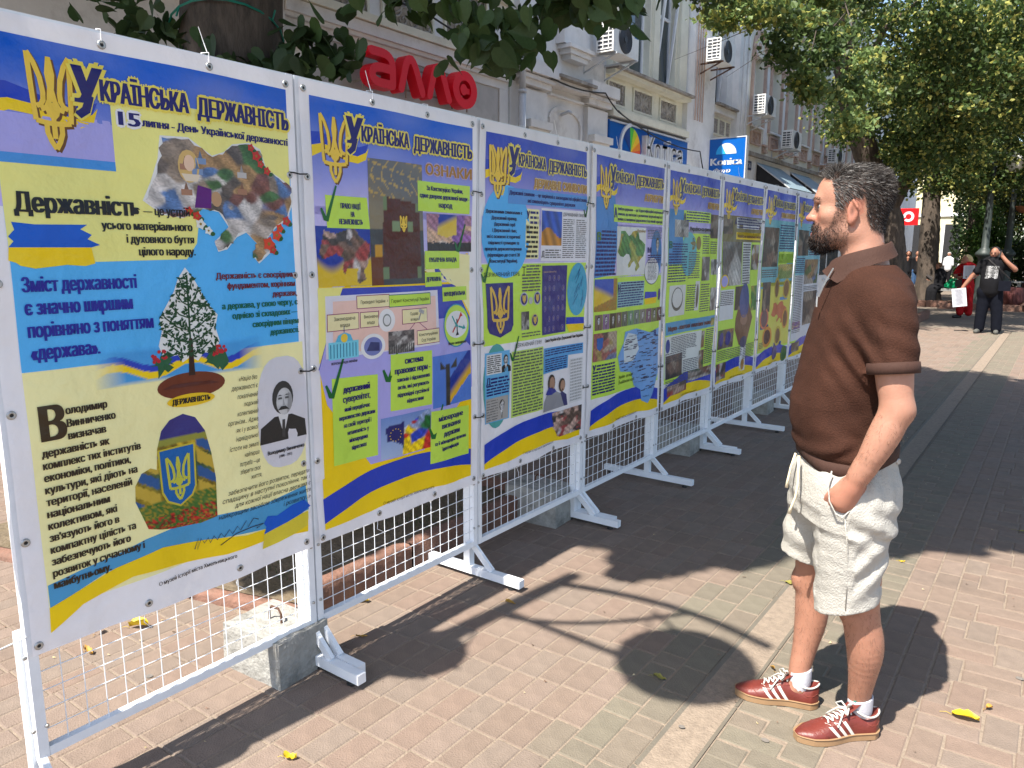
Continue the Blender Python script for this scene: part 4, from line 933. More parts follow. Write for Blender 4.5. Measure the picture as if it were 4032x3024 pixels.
def banner3():
    k = 2; r = banner(k, 'banner with a large blue shield bearing a golden trident and two men singing', .515)
    p = Print(k, 13)
    p.rect(.03, 1.58, .955, 1.80, C['lav2'], 1); p.rect(.03, 1.18, .955, 1.575, C['lime'], 1)
    header(p, 'ДЕРЖАВНІ СИМВОЛИ', .43, .042)
    p.poly([(.21 + .185 * math.cos(t * .26), 1.73 + .225 * math.sin(t * .26)) for t in range(24)], C['sky'], 4)
    p.trident(.078, 1.89, .20, 2.13, C['gold'], .0135, 7, C['golds'])
    p.rect(.215, 1.868, .955, 1.944, srgb(85, 150, 220), 5)
    p.text('Державні символи — це закріплені в законодавстві офіційні знаки,', .225, 1.912, .948, .019, C['navy'], bold=.02, L=8); p.text('які символізують суверенітет держави', .37, 1.880, .82, .019, C['navy'], bold=.02, L=8)
    for i, (t, u0, u1) in enumerate((('Державними символами є', .055, .325), ('Державний прапор,', .098, .285), ('Державний герб', .118, .272), ('і Державний гімн,', .105, .285), ('які є основою історичної', .065, .315), ('свідомості громадян та', .075, .305), ('процесів державотворення', .052, .325), ('(відповідно до статті 20', .072, .312), ('Конституції України).', .092, .295))): p.text(t, u0, 1.818 - .0295 * i, u1, .0165, srgb(30, 35, 80), bold=.02, L=8)
    p.rect(.36, 1.60, .48, 1.85, C['cream'], 4); p.text('У', .366, 1.80, .388, .04, C['navy'], bold=.04, L=8); p.lines(.395, 1.845, .47, 1.77, 3, C['navy'], .5, 8); p.lines(.366, 1.77, .474, 1.60, 7, C['black'], .5, 8)
    p.rect(.50, 1.585, .955, 1.86, C['white'], 4)
    p.photo(.505, 1.668, .70, 1.848, lambda a, b_: tuple(x * (1 + .35 * math.sin(a * 16 + b_ * 7)) for x in (srgb(40, 85, 185) if b_ > .38 + .15 * math.sin(a * 5) else srgb(190, 130, 45))), 22, 24, 5)
    p.text('ДЕРЖАВНИЙ ПРАПОР', .708, 1.827, .945, .018, C['black'], bold=0, L=8); check(p, .915, 1.83, .9)
    p.lines(.71, 1.815, .82, 1.60, 20, (.12, .12, .12), .4, 8); p.lines(.835, 1.815, .945, 1.60, 20, (.12, .12, .12), .4, 8); p.text('Д', .51, 1.61, .535, .03, C['black'], L=8); p.lines(.545, 1.65, .70, 1.60, 4, (.1, .1, .1), .45, 8)
    p.text('ДЕРЖАВНИЙ ГЕРБ', .04, 1.515, .315, .020, C['black'], bold=.0, L=8); check(p, .01 + .015, 1.49, .9)
    p.text('Т', .335, 1.52, .365, .04, C['black'], bold=0, L=8); p.lines(.37, 1.57, .505, 1.525, 3, (.1, .1, .1), .5, 8); p.lines(.335, 1.525, .505, 1.43, 6, (.1, .1, .1), .5, 8)
    S = [(.055, 1.483), (.262, 1.483), (.262, 1.27), (.245, 1.24), (.158, 1.213), (.075, 1.24), (.058, 1.27)]
    p.poly(S, srgb(45, 40, 120), 5); p.trident(.086, 1.235, .232, 1.465, srgb(225, 185, 80), .015, 8)
    for (a, v) in ((.352, 1.395), (.472, 1.395), (.448, 1.28)): p.ell(a, v, .034, .035, srgb(215, 205, 120) if v < 1.3 else srgb(190, 190, 200), 5); p.ell(a, v, .027, .029, srgb(35, 35, 120), 6); p.trident(a - .014, v - .02, a + .014, v + .02, srgb(225, 190, 90), .005, 8)
    gf = blobs(30, PAL['grey'], 14); p.photo(.328, 1.235, .395, 1.33, lambda a, b_: tuple(x * .7 for x in gf(a, b_)), 12, 16, 5); p.ell(.41, 1.385, .018, .018, (.5, .5, .48), 6); p.lines(.33, 1.225, .50, 1.195, 2, (.1, .1, .1), .4, 8)
    p.rect(.52, 1.192, .763, 1.562, srgb(50, 45, 125), 5); p.text('Символи Київської Русі', .53, 1.525, .66, .009, (.5, .35, .3), L=8)
    for i in range(5):
        for j in range(6):
            if (i * 7 + j * 3) % 4: p.ell(.55 + .045 * i, 1.495 - .055 * j, .014, .016, srgb(120, 110, 170), 6, 12); p.ell(.55 + .045 * i, 1.495 - .055 * j, .010, .012, srgb(55, 50, 130), 7, 12); p.stroke([(.55 + .045 * i, 1.488 - .055 * j), (.55 + .045 * i, 1.503 - .055 * j)], .004, srgb(190, 170, 140), 8)
    n = 24; p.poly([(.872 + .10 * math.cos(2 * math.pi * i / n), 1.425 + .15 * math.sin(2 * math.pi * i / n)) for i in range(n)], srgb(70, 170, 205), 5)
    for i in range(10): a = random.Random(i).uniform(-.06, .06); p.stroke([(.872 + a, 1.32 + i * .02), (.90 + a * .5, 1.38 + i * .02)], .0025, srgb(20, 60, 130), 8)
    p.poly([(.77, 1.272), (.97 - .02, 1.262), (.953, 1.225), (.768, 1.233)], C['dblue'], 6); p.poly([(.768, 1.233), (.953, 1.225), (.945, 1.19), (.80, 1.187)], C['yel'], 6)
    p.poly([(.13 + .105 * math.cos(t * .26), .97 + .215 * math.sin(t * .26)) for t in range(24)], srgb(80, 165, 160), 2)
    p.rect(.04, .79, .232, 1.145, srgb(105, 180, 225), 3)
    p.text('ДЕРЖАВНИЙ ГІМН', .275, 1.150, .510, .020, C['black'], bold=0, L=8); check(p, .235, 1.085, .95); p.text('Закон України «Про Державний Гімн України»', .552, 1.150, .945, .017, C['black'], bold=.02, L=8)
    p.rect(.25, .785, .532, 1.132, srgb(195, 222, 105), 3); p.lines(.26, 1.13, .525, .79, 21, (.1, .12, .1), .48, 8)
    p.rect(.052, 1.035, .168, 1.135, (.75, .75, .73), 5); p.lines(.058, 1.13, .162, 1.04, 9, (.08, .08, .08), .5, 7)
    man_portrait(p, .20, 1.036, .075, dark=.02); p.text('Д', .05, .985, .08, .035, C['navy'], L=8); p.lines(.085, 1.02, .23, .985, 2, C['navy'], .5, 8); p.lines(.05, .985, .23, .925, 4, C['navy'], .5, 8)
    p.rect(.045, .795, .222, .915, (.42, .40, .37), 5); p.lines(.05, .91, .14, .80, 8, (.15, .15, .15), .3, 6); man_portrait(p, .172, .797, .085, moust=False)
    p.poly([(.54, 1.118), (.952, 1.112), (.952, 1.05), (.795, 1.055), (.79, .983), (.53, .978)], srgb(90, 165, 220), 4); p.lines(.55, 1.11, .94, 1.07, 3, C['navy'], .45, 8); p.lines(.55, 1.06, .78, .985, 6, C['navy'], .45, 8)
    p.rect(.81, .768, .952, 1.03, (.78, .78, .78), 5)
    for i in range(14):
        v = 1.02 - i * .018
        p.rect(.818, v, .945, v + .0014, (.15, .15, .15), 7); p.rect(.818, v - .005, .945, v - .0036, (.15, .15, .15), 7)
        for j in range(7): p.stroke([(.825 + j * .017, v - .004), (.825 + j * .017, v + .005)], .003, (.1, .1, .1), 8)
    p.sp([(.535, .765), (.545, .82), (.58, .86), (.66, .87), (.73, .84), (.76, .765)], srgb(150, 150, 155), 5); p.sp([(.56, .86), (.60, .90), (.66, .88), (.70, .84), (.64, .84)], srgb(45, 55, 150), 6)
    for (a, v, s_) in ((.625, .915, .040), (.735, .89, .032)): p.ell(a, v, s_, s_ * 1.25, srgb(70, 60, 50), 6, 16); p.ell(a + .006, v - .004, s_ * .72, s_, srgb(180, 140, 115), 7, 16); p.sp([(a - .006, v - .03), (a + .014, v - .03), (a + .004, v - .018)], (.05, .02, .02), 8)
    p.sp([(.69, .765), (.70, .83), (.735, .855), (.78, .83), (.795, .765)], srgb(60, 60, 110), 6)
    footer(p, .04, .94, top=.755); cf = blobs(33, PAL['crowd'] + [(.6, .4, .32)] * 2, 50); p.photo(.64, .59, .95, .742, lambda a, b_: cf(a, b_) if a + b_ * .3 > .12 + .1 * random.random() else None, 34, 22, 7)
    lay(p, r)
def banner4():
    k = 3; r = banner(k, 'banner with a row of old portrait photos above a pale blue map of names', .515)
    p = Print(k, 14); p.rect(.06, 1.48, .955, 1.80, C['lav2'], 1); header(p, 'АТРИБУТИ', .675, .042)
    p.poly([(.055, 1.95), (.28, 1.97), (.33, 1.75), (.28, 1.5), (.06, 1.48)], srgb(70, 135, 205), 3); p.rect(.06, .75, .955, 1.49, C['lime'], 1)
    p.trident(.095, 1.888, .228, 2.13, C['gold'], .0135, 7, C['golds'])
    p.rect(.262, 1.815, .955, 1.918, C['lime'], 5); p.text('А', .268, 1.84, .305, .06, C['navy'], bold=.04, L=8)
    for i, t in enumerate(('трибути держави — це її ідентифікаційні національні', 'символи, що пов’язані з розвитком титульної нації та її', 'роллю у становленні державності на певній території')): p.text(t, .315, 1.887 - .031 * i, .945, .018, srgb(40, 45, 90), bold=.03, L=8)
    p.text('В', .07, 1.70, .105, .05, srgb(90, 130, 50), bold=.04, L=8); p.lines(.115, 1.765, .30, 1.70, 3, C['navy'], .55, 8); p.lines(.065, 1.70, .30, 1.49, 9, C['navy'], .55, 8)
    p.rect(.31, 1.49, .70, 1.79, (.76, .78, .74), 4); U = ukraine(p, .32, 1.51, .69, 1.77); lf = blobs(40, PAL['leafy'], 24); p.pic(U, lf, 6, .01); p.text('Україна', .58, 1.76, .69, .018, srgb(160, 120, 30), L=8, shear=.3)
    p.poly([(.86 + .09 * math.cos(t * .26), 1.62 + .16 * math.sin(t * .26)) for t in range(24)], srgb(60, 125, 190), 4); p.lines(.72, 1.78, .945, 1.72, 6, (.12, .12, .15), .45, 8); man_portrait(p, .875, 1.60, .11, moust=False, tint=(1, .9, .8)); p.text('М', .73, 1.63, .775, .035, C['navy'], bold=.04, L=8); p.lines(.73, 1.62, .945, 1.56, 4, C['navy'], .55, 8)
    p.ell(.80, 1.508, .108, .088, (.08, .12, .12), 5); p.ell(.80, 1.511, .105, .085, (.8, .8, .8), 6)
    for i in range(14): p.lines(.73 + .01 * random.Random(i).random(), 1.57 - i * .0085, .87, 1.563 - i * .0085, 1, (.12, .12, .12), .5, 8)
    p.photo(.065, 1.281, .326, 1.474, lambda a, b_: mixc(srgb(225, 190, 50), srgb(50, 85, 185), (b_ - .25 - .4 * (1 - a)) * 5) if b_ > .15 + .3 * a and a < .8 else tuple(x * (.8 + .4 * random.random()) for x in srgb(170, 130, 50)), 24, 26, 4)
    p.rect(.335, 1.29, .70, 1.45, srgb(150, 195, 200), 3); p.text('Н', .34, 1.385, .37, .05, C['navy'], bold=.04, L=8); p.lines(.38, 1.45, .70, 1.385, 4, C['navy'], .5, 8); p.lines(.34, 1.385, .70, 1.29, 6, srgb(40, 60, 130), .5, 8)
    p.poly([(.715, 1.375), (.88, 1.37), (.89, 1.335), (.71, 1.33)], C['dblue'], 5); p.poly([(.71, 1.33), (.89, 1.335), (.88, 1.295), (.72, 1.29)], C['yel'], 5); p.ell(.93, 1.35, .02, .04, srgb(70, 60, 140), 5)
    for i in range(11):
        a = .075 + i * .083; c = random.Random(i * 3)
        p.rect(a - .0, 1.168, a + .078, 1.262, tuple(x * c.uniform(.5, 1.2) for x in c.choice([(.10, .09, .08), (.30, .28, .25), (.14, .07, .05), (.2, .18, .15)])), 5); man_portrait(p, a + .04, 1.17, .07, moust=c.random() < .5, bald=c.random() < .4)
    gp = blobs(44, [(.35, .12, .10), (.12, .08, .06), (.45, .35, .25), (.15, .2, .35), (.4, .3, .1)], 20); p.photo(.065, .978, .34, 1.15, gp, 22, 16, 4); p.poly([(.10, 1.12), (.17, 1.12), (.165, 1.06), (.135, 1.04), (.105, 1.06)], srgb(40, 100, 180), 6)
    cl = [(.46, 1.13), (.62, 1.14), (.80, 1.10), (.95, 1.12), (.952, .80), (.86, .66), (.80, .61), (.72, .64), (.70, .72), (.60, .76), (.55, .86), (.40, .88), (.36, .98), (.44, 1.06)]
    p.poly(cl, srgb(120, 170, 225), 5); p.poly([(.44, 1.06), (.50, 1.12), (.62, 1.10), (.66, 1.0), (.58, .93), (.45, .93)], (.66, .74, .76), 6)
    rr = random.Random(4)
    for i in range(180):
        a, v = rr.uniform(.37, .92), rr.uniform(.64, 1.12)
        if inside(cl, a, v) and inside(cl, a + .05, v): p.text(rr.choice(['Шевченко Т.', 'Леся Українка', 'Довженко О.', 'Куліш М.', 'Рильський М.', 'Тичина П.']), a, v, a + rr.uniform(.045, .07), .0085, srgb(50, 50, 70), bold=0, L=8) if i < 60 else p.sp([(a, v), (a + .05, v), (a + .05, v + .006), (a, v + .006)], srgb(60, 60, 90), 8)
    p.text('У', .07, .92, .10, .04, C['navy'], bold=.04, L=8); p.lines(.11, .96, .33, .92, 2, C['navy'], .55, 8); p.lines(.07, .92, .33, .77, 8, C['navy'], .55, 8); p.text('В', .87, 1.07, .90, .04, C['navy'], bold=.04, L=8)
    p.text('Україна - це люди!', .38, .835, .58, .02, srgb(90, 110, 30), L=8, shear=.3); p.text('Її найбільший скарб.', .38, .80, .60, .02, srgb(90, 110, 30), L=8, shear=.3)
    footer(p, .065, .955, top=.75); lay(p, r)
def small_banner(k, label, sub, su0, parts, seed):
    r = banner(k, label, .515); p = Print(k, seed); p.rect(.05, .70, .955, 1.80, C['lime'], 1); header(p, sub, su0, .042)
    rr = random.Random(seed)
    for q in parts:
        t = q[0]
        if t == 'r': p.rect(*q[1:5], C.get(q[5], q[5]) if isinstance(q[5], str) else q[5], 3)
        elif t == 'l': p.lines(*q[1:5], q[5], C['navy'] if len(q) > 6 else (.11, .11, .13), .46, 7)
        elif t == 'p': p.photo(*q[1:5], blobs(rr.randrange(999), PAL[q[5]], 14), max(4, int((q[3] - q[1]) / .013)), max(5, int((q[4] - q[2]) / .013)), 5)
        elif t == 'e': p.ell(*q[1:5], C.get(q[5], q[5]) if isinstance(q[5], str) else q[5], q[6] if len(q) > 6 else 4, 20)
        elif t == 't': p.text(q[1], q[2], q[3], q[4], q[5], C.get(q[6]), bold=.02, L=8)
        elif t == 'g': p.poly(q[1], C.get(q[2], q[2]) if isinstance(q[2], str) else q[2], 4)
    footer(p, .05, .95, top=.74); lay(p, r)
banner1(); banner2(); banner3(); banner4()
AQ = srgb(95, 180, 190)
small_banner(4, 'banner with banknotes, a white ring and a blue strip about postage stamps', 'АТРИБУТИ', .70,
    [('r', .055, 1.55, .30, 1.93, srgb(70, 140, 200)), ('e', .40, 1.62, .12, .16, AQ), ('r', .30, 1.85, .78, 1.93, 'lime'), ('l', .34, 1.93, .76, 1.85, 4, 1), ('t', 'А', .30, 1.86, .33, .05, 'navy'), ('p', .78, 1.74, .95, 1.92, 'dark'),
     ('p', .15, 1.74, .38, 1.86, 'grey'), ('t', 'Українська гривня', .40, 1.79, .78, .028, 'black'), ('e', .46, 1.70, .04, .05, srgb(130, 110, 50)), ('e', .55, 1.70, .04, .05, srgb(140, 115, 55)), ('l', .62, 1.76, .76, 1.62, 8), ('l', .79, 1.72, .94, 1.62, 6),
     ('t', 'В', .07, 1.66, .11, .05, 'green'), ('l', .12, 1.70, .38, 1.63, 4, 1), ('l', .06, 1.63, .38, 1.42, 11, 1), ('l', .40, 1.64, .58, 1.44, 12), ('p', .62, 1.42, .78, 1.60, 'grey'), ('p', .81, 1.46, .95, 1.58, 'grey'),
     ('r', .10, 1.18, .38, 1.40, (.72, .72, .68)), ('e', .24, 1.30, .10, .085, (.12, .12, .10), 5), ('e', .24, 1.308, .088, .07, (.72, .72, .68), 6), ('l', .40, 1.40, .54, 1.20, 12), ('r', .53, 1.20, .60, 1.42, (.7, .7, .66)), ('e', .565, 1.31, .018, .09, (.15, .13, .10), 5), ('l', .62, 1.40, .80, 1.18, 12), ('p', .82, 1.18, .95, 1.36, 'grey'),
     ('r', .055, 1.05, .955, 1.14, srgb(80, 160, 205)), ('t', 'Марки - поштові платіжні знаки', .10, 1.075, .86, .035, 'brown'), ('p', .87, 1.06, .95, 1.12, 'field'), ('r', .055, .74, .70, 1.04, (.76, .78, .74)), ('e', .10, .97, .04, .05, srgb(40, 70, 150), 5), ('l', .16, 1.03, .62, .92, 9), ('p', .70, .90, .76, 1.03, 'city'), ('l', .78, 1.04, .95, .76, 18, 1),
     ('l', .06, .92, .46, .85, 5), ('p', .07, .73, .38, .90, 'dark'), ('l', .40, .84, .66, .72, 9), ('p', .67, .73, .77, .88, 'city'), ('l', .07, .72, .55, .66, 5), ('p', .50, .66, .95, .74, 'city'), ('p', .10, .60, .48, .68, 'crowd')], 51)
small_banner(5, 'banner with a blue embroidered cap, two bottles and a stringed instrument', 'АТРИБУТИ', .68,
    [('r', .055, 1.72, .955, 1.93, srgb(120, 110, 70)), ('t', 'А', .30, 1.86, .33, .05, 'navy'), ('r', .34, 1.83, .95, 1.92, (.72, .75, .78)), ('l', .35, 1.92, .94, 1.83, 4, 1), ('p', .06, 1.78, .26, 1.90, 'dark'), ('r', .34, 1.74, .95, 1.80, 'yel'), ('t', 'Українська національна мова', .36, 1.755, .94, .025, 'brown'),
     ('p', .06, 1.36, .48, 1.72, 'grey'), ('r', .50, 1.36, .74, 1.72, (.72, .74, .74)), ('l', .51, 1.71, .73, 1.36, 16), ('p', .76, 1.48, .94, 1.70, 'city'), ('e', .12, 1.40, .09, .055, 'yel', 6), ('e', .12, 1.40, .075, .045, 'lav', 7), ('r', .055, 1.08, .34, 1.33, (.74, .76, .78)), ('l', .06, 1.32, .33, 1.20, 8), ('p', .36, 1.15, .55, 1.35, 'dark'), ('p', .80, 1.12, .95, 1.34, 'leafy'),
     ('e', .60, 1.22, .14, .15, srgb(70, 90, 150), 6), ('g', [(.46, 1.20), (.74, 1.20), (.86, 1.06), (.80, .96), (.70, .84), (.52, .84), (.40, .98), (.40, 1.08)], srgb(120, 85, 65)), ('e', .60, 1.06, .10, .05, srgb(160, 120, 100), 6), ('e', .62, .86, .09, .05, srgb(60, 70, 110), 6), ('p', .06, .84, .38, 1.0, 'city'),
     ('e', .14, .92, .05, .06, srgb(40, 50, 140), 7), ('e', .28, .92, .05, .06, srgb(40, 50, 140), 7), ('l', .07, .83, .60, .74, 6), ('l', .62, .83, .94, .70, 9), ('p', .06, .58, .28, .72, 'crowd'), ('r', .56, .60, .70, .82, (.8, .8, .8)), ('e', .63, .66, .04, .05, srgb(180, 130, 60), 6)], 52)
small_banner(6, 'banner of round yellow medallions with an orange map below blue ribbons', 'ЕТАПИ СТАНОВЛЕННЯ', .50,
    [('r', .055, 1.30, .955, 1.93, srgb(110, 180, 190)), ('p', .06, 1.50, .45, 1.86, 'dark'), ('l', .48, 1.90, .94, 1.66, 10, 1), ('r', .48, 1.50, .95, 1.64, 'lime'), ('p', .50, 1.38, .94, 1.52, 'field'), ('l', .06, 1.48, .46, 1.40, 4), ('r', .055, .72, .955, 1.36, srgb(225, 215, 90)), ('p', .10, 1.08, .30, 1.36, 'dark'), ('e', .50, 1.30, .09, .10, srgb(190, 160, 60), 5), ('e', .50, 1.29, .06, .08, srgb(120, 90, 60), 6), ('e', .80, 1.28, .10, .10, srgb(200, 170, 70), 5), ('e', .80, 1.28, .07, .08, srgb(130, 95, 60), 6),
     ('g', ukraine(None, .35, .94, .85, 1.16), srgb(210, 110, 70)), ('e', .18, 1.02, .11, .10, srgb(225, 120, 90), 5), ('e', .18, 1.02, .08, .08, srgb(110, 80, 90), 6), ('r', .08, .92, .30, .96, srgb(70, 100, 170)), ('r', .62, 1.17, .86, 1.22, srgb(70, 140, 200)), ('e', .82, .98, .09, .10, srgb(220, 150, 60), 5), ('e', .82, .98, .06, .08, srgb(120, 80, 50), 6),
     ('e', .28, .84, .12, .10, srgb(225, 150, 60), 5), ('e', .28, .84, .08, .07, srgb(90, 60, 60), 6), ('e', .62, .82, .10, .10, srgb(205, 180, 60), 5), ('e', .62, .82, .07, .075, srgb(110, 80, 50), 6), ('r', .50, .72, .76, .76, srgb(60, 110, 190)), ('l', .08, .80, .20, .74, 4), ('e', .55, .66, .09, .07, srgb(70, 60, 130), 9), ('e', .86, .62, .09, .08, srgb(60, 110, 60), 5)], 53)
small_banner(7, 'last banner of the row, partly hidden by the face of the man', 'ЕТАПИ', .60,
    [('r', .055, 1.40, .955, 1.93, srgb(120, 185, 200)), ('p', .08, 1.60, .50, 1.86, 'dark'), ('l', .52, 1.88, .94, 1.60, 12, 1), ('l', .06, 1.58, .40, 1.42, 8, 1), ('r', .055, .72, .955, 1.40, (.70, .70, .74)), ('l', .07, 1.40, .36, .80, 34), ('p', .40, 1.30, .90, 1.56, 'city'), ('p', .42, .86, .94, 1.22, 'dark'), ('l', .40, 1.28, .94, 1.23, 3), ('p', .07, .84, .34, .92, 'fest'), ('p', .10, .60, .36, .70, 'dark')], 54)
# ================================================================ BUILDINGS (facade plane x = -7.4)
XW = -7.4
M_['plaster'] = mat('pale_plaster', (.70, .69, .67), .85, .10, 2.5, bump=.3, bscale=30, stain=((.33, .30, .27), 1.3, .56, .85))
M_['cream'] = mat('cream_plaster', (.70, .675, .55), .85, .10, 2.5, bump=.3, bscale=40, stain=((.36, .33, .27), 1.6, .58, .85))
M_['cream2'] = mat('warm_cream_plaster', (.70, .67, .57), .85, .08, 2, bump=.2, bscale=40, stain=((.42, .38, .30), 1.1, .6, .9))
M_['grey'] = mat('grey_plaster', (.46, .445, .43), .9, .10, 3, bump=.3, bscale=30, stain=((.22, .20, .19), 1.8, .55, .85))
M_['pinkp'] = mat('dusty_pink_trim', (.50, .36, .29), .85, .12, 6, bump=.4, bscale=50, stain=((.36, .25, .20), 4, .5, .8))
M_['relief'] = mat('weathered_relief', (.40, .37, .33), .95, .25, 12, bump=.8, bscale=60, stain=((.20, .18, .16), 5, .5, .8))
M_['ledge'] = mat('weathered_ledge', (.34, .31, .27), .95, .25, 7, bump=.6, bscale=60, stain=((.15, .13, .11), 3, .45, .7))
M_['pvc'] = mat('white_window_frame', (.75, .76, .77), .4, .05, 6)
m, nt, bb = nmat('dark_window_glass'); bb.inputs['Base Color'].default_value = (.05, .065, .07, 1); bb.inputs['Roughness'].default_value = .06; bb.inputs['Specular IOR Level'].default_value = .8; M_['glass'] = m
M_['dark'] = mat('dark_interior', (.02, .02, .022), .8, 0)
M_['zinc'] = mat('grey_zinc_pipe', (.52, .54, .56), .5, .1, 8)
def fb(b, y0, y1, z0, z1, o0, o1, col=None): b.box((XW + o0, y0, z0), (XW + o1, y1, z1), col)
def wall_holes(name, y0, y1, z0, z1, holes, m, parent, depth=.28, xf=XW):
    b = MB(); ys = sorted({y0, y1, *[h[0] for h in holes], *[h[1] for h in holes]}); zs = sorted({z0, z1, *[h[2] for h in holes], *[h[3] for h in holes]})
    for a, c in zip(ys[:-1], ys[1:]):
        for d, e in zip(zs[:-1], zs[1:]):
            if any(h[0] <= (a + c) / 2 <= h[1] and h[2] <= (d + e) / 2 <= h[3] for h in holes): continue
            b.add([(xf, a, d), (xf, c, d), (xf, c, e), (xf, a, e)], [(0, 1, 2, 3)])
    for h in holes:
        a, c, d, e = h; x1 = xf - depth
        for q in ([(xf, a, d), (xf, a, e), (x1, a, e), (x1, a, d)], [(xf, c, e), (xf, c, d), (x1, c, d), (x1, c, e)], [(xf, c, d), (xf, a, d), (x1, a, d), (x1, c, d)], [(xf, a, e), (xf, c, e), (x1, c, e), (x1, a, e)]): b.add(q, [(0, 1, 2, 3)])
    b.add([(xf - 5, y0, z0), (xf - 5, y0, z1), (xf, y0, z1), (xf, y0, z0)], [(0, 1, 2, 3)]); b.add([(xf - 5, y1, z0), (xf - 5, y1, z1), (xf, y1, z1), (xf, y1, z0)], [(3, 2, 1, 0)])
    b.add([(xf - 5, y0, z1), (xf, y0, z1), (xf, y1, z1), (xf - 5, y1, z1)], [(3, 2, 1, 0)]); b.add([(xf - 5, y0, z0), (xf - 5, y0, z1), (xf - 5, y1, z1), (xf - 5, y1, z0)], [(3, 2, 1, 0)])
    return attach(b.build(name, m), parent)
def window(y0, y1, z0, z1, parent, depth=.25, transom=None, mull=None, opened=False, xf=XW):
    """frame with panes set back in the opening"""
    x = xf - depth; t = .06; b = MB()
    b.box((x, y0, z0), (x + .06, y0 + t, z1)); b.box((x, y1 - t, z0), (x + .06, y1, z1)); b.box((x, y0 + t, z0), (x + .06, y1 - t, z0 + t)); b.box((x, y0 + t, z1 - t), (x + .06, y1 - t, z1))
    zs = [z0 + t]; 
    if transom: b.box((x + .001, y0 + t, transom - t / 2), (x + .058, y1 - t, transom + t / 2)); zs += [transom - t / 2, transom + t / 2]
    zs.append(z1 - t); ys = [y0 + t]
    if mull:
        b.box((x + .002, mull - t / 2, z0 + t), (x + .057, mull + t / 2, z1 - t)); ys += [mull - t / 2, mull + t / 2]
    ys.append(y1 - t)
    fr = attach(b.build('window', M_['pvc']), parent)
    for i in range(0, len(zs), 2):
        for j in range(0, len(ys), 2):
            b = MB(); b.box((x + .015, ys[j], zs[i]), (x + .03, ys[j + 1], zs[i + 1])); p = b.build('pane', M_['glass'], fr)
    if opened:
        b = MB(); b.beam((x + .07, y0 + .1, z0 + .1), (x + .30, y0 + .1, z1 - .35), .05, .05); b.beam((x + .07, y1 - .08, z0 + .1), (x + .30, y1 - .08, z1 - .35), .05, .05); b.beam((x + .30, y0 + .1, z1 - .35), (x + .30, y1 - .08, z1 - .35), .05, .05); p = b.build('sash', M_['pvc'], fr)
    return fr
def relief(y0, y1, z0, z1, parent, seed, xf=XW):
    """recessed panel with a symmetrical scrolling vine in low relief"""
    fr = MB(); t = .04
    for q in ((y0 - t, y1 + t, z1, z1 + t), (y0 - t, y1 + t, z0 - t, z0), (y0 - t, y0, z0, z1), (y1, y1 + t, z0, z1)): fr.box((xf - .001, q[0], q[2]), (xf + .035, q[1], q[3]))
    P = attach(fr.build('relief_panel', M_['cream']), parent)
    b = MB(); b.box((xf - .01, y0, z0), (xf + .004, y1, z1)); cy, cz = (y0 + y1) / 2, (z0 + z1) / 2; w, h = (y1 - y0) / 2, (z1 - z0) / 2; r = random.Random(seed)
    for sy in (-1, 1):
        for sz_ in (-1, 1):
            for (ky, kz, rr) in ((.48, .45, .36), (.78, .8, .2), (.2, .82, .2), (.8, .15, .2), (.18, .2, .2)):
                pts = []; R0 = rr * min(w, h) * 1.1
                for i in range(13):
                    a = i * .55; q = R0 * (1 - i / 15); pts.append((xf + .012, cy + sy * (ky * w + q * math.cos(a)), cz + sz_ * (kz * h + q * math.sin(a))))
                b.tube(pts, .016, 4)
            b.tube([(xf + .01, cy, cz - sz_ * h * .1), (xf + .014, cy + sy * w * .3, cz + sz_ * h * .5), (xf + .01, cy + sy * w * .9, cz + sz_ * h * .9)], .014, 4)
    b.lathe([(0, .03), (.05, .025), (.07, 0)], (xf, cy, cz), 10, ax='x')
    b.build('relief', M_['relief'], P, smooth=True)
    return P
A = empty('shop_building', (XW, 10, 0), 0, 'pale plastered building with relief panels behind the fence, carrying the red letters', 'building')
wall_holes('wall', 1.0, 10.0, 0, 9.5, [(2.4, 5.2, 0.1, 3.2), (7.4, 8.6, .1, 2.6)], M_['plaster'], A)
wall_holes('wall', 10.0, 13.05, 0, 9.5, [], M_['plaster'], A, xf=XW + .02)
HC = [(14.0, 14.86, 5.17, 7.6), (15.32, 16.12, 5.17, 7.6)]
wall_holes('wall', 13.05, 16.6, 4.0, 9.5, HC, M_['cream'], A, .22)
wall_holes('wall', 13.05, 16.6, 0, 4.0, [(13.6, 15.9, .1, 3.0)], M_['plaster'], A)
wall_holes('wall', 16.6, 18.2, 0, 9.5, [], M_['plaster'], A, xf=XW + .12)
wall_holes('wall', 18.2, 20.0, 0, 9.5, [(18.42, 19.25, 5.25, 7.7)], M_['plaster'], A, .3)
for (y0, y1, z0, z1) in ((2.4, 5.2, .1, 3.2), (13.6, 15.9, .1, 3.0), (7.4, 8.6, .1, 2.6)): window(y0, y1, z0, z1, A, .24, mull=(y0 + y1) / 2)
window(*HC[0], A, .2, 6.95); window(*HC[1], A, .2, 6.55, opened=True); window(18.42, 19.25, 5.25, 7.7, A, .28, mull=18.85, opened=True)
def mould(name, boxes, m='plaster'):
    b = MB()
    for q in boxes: fb(b, *q)
    return attach(b.build(name, M_[m]), A)
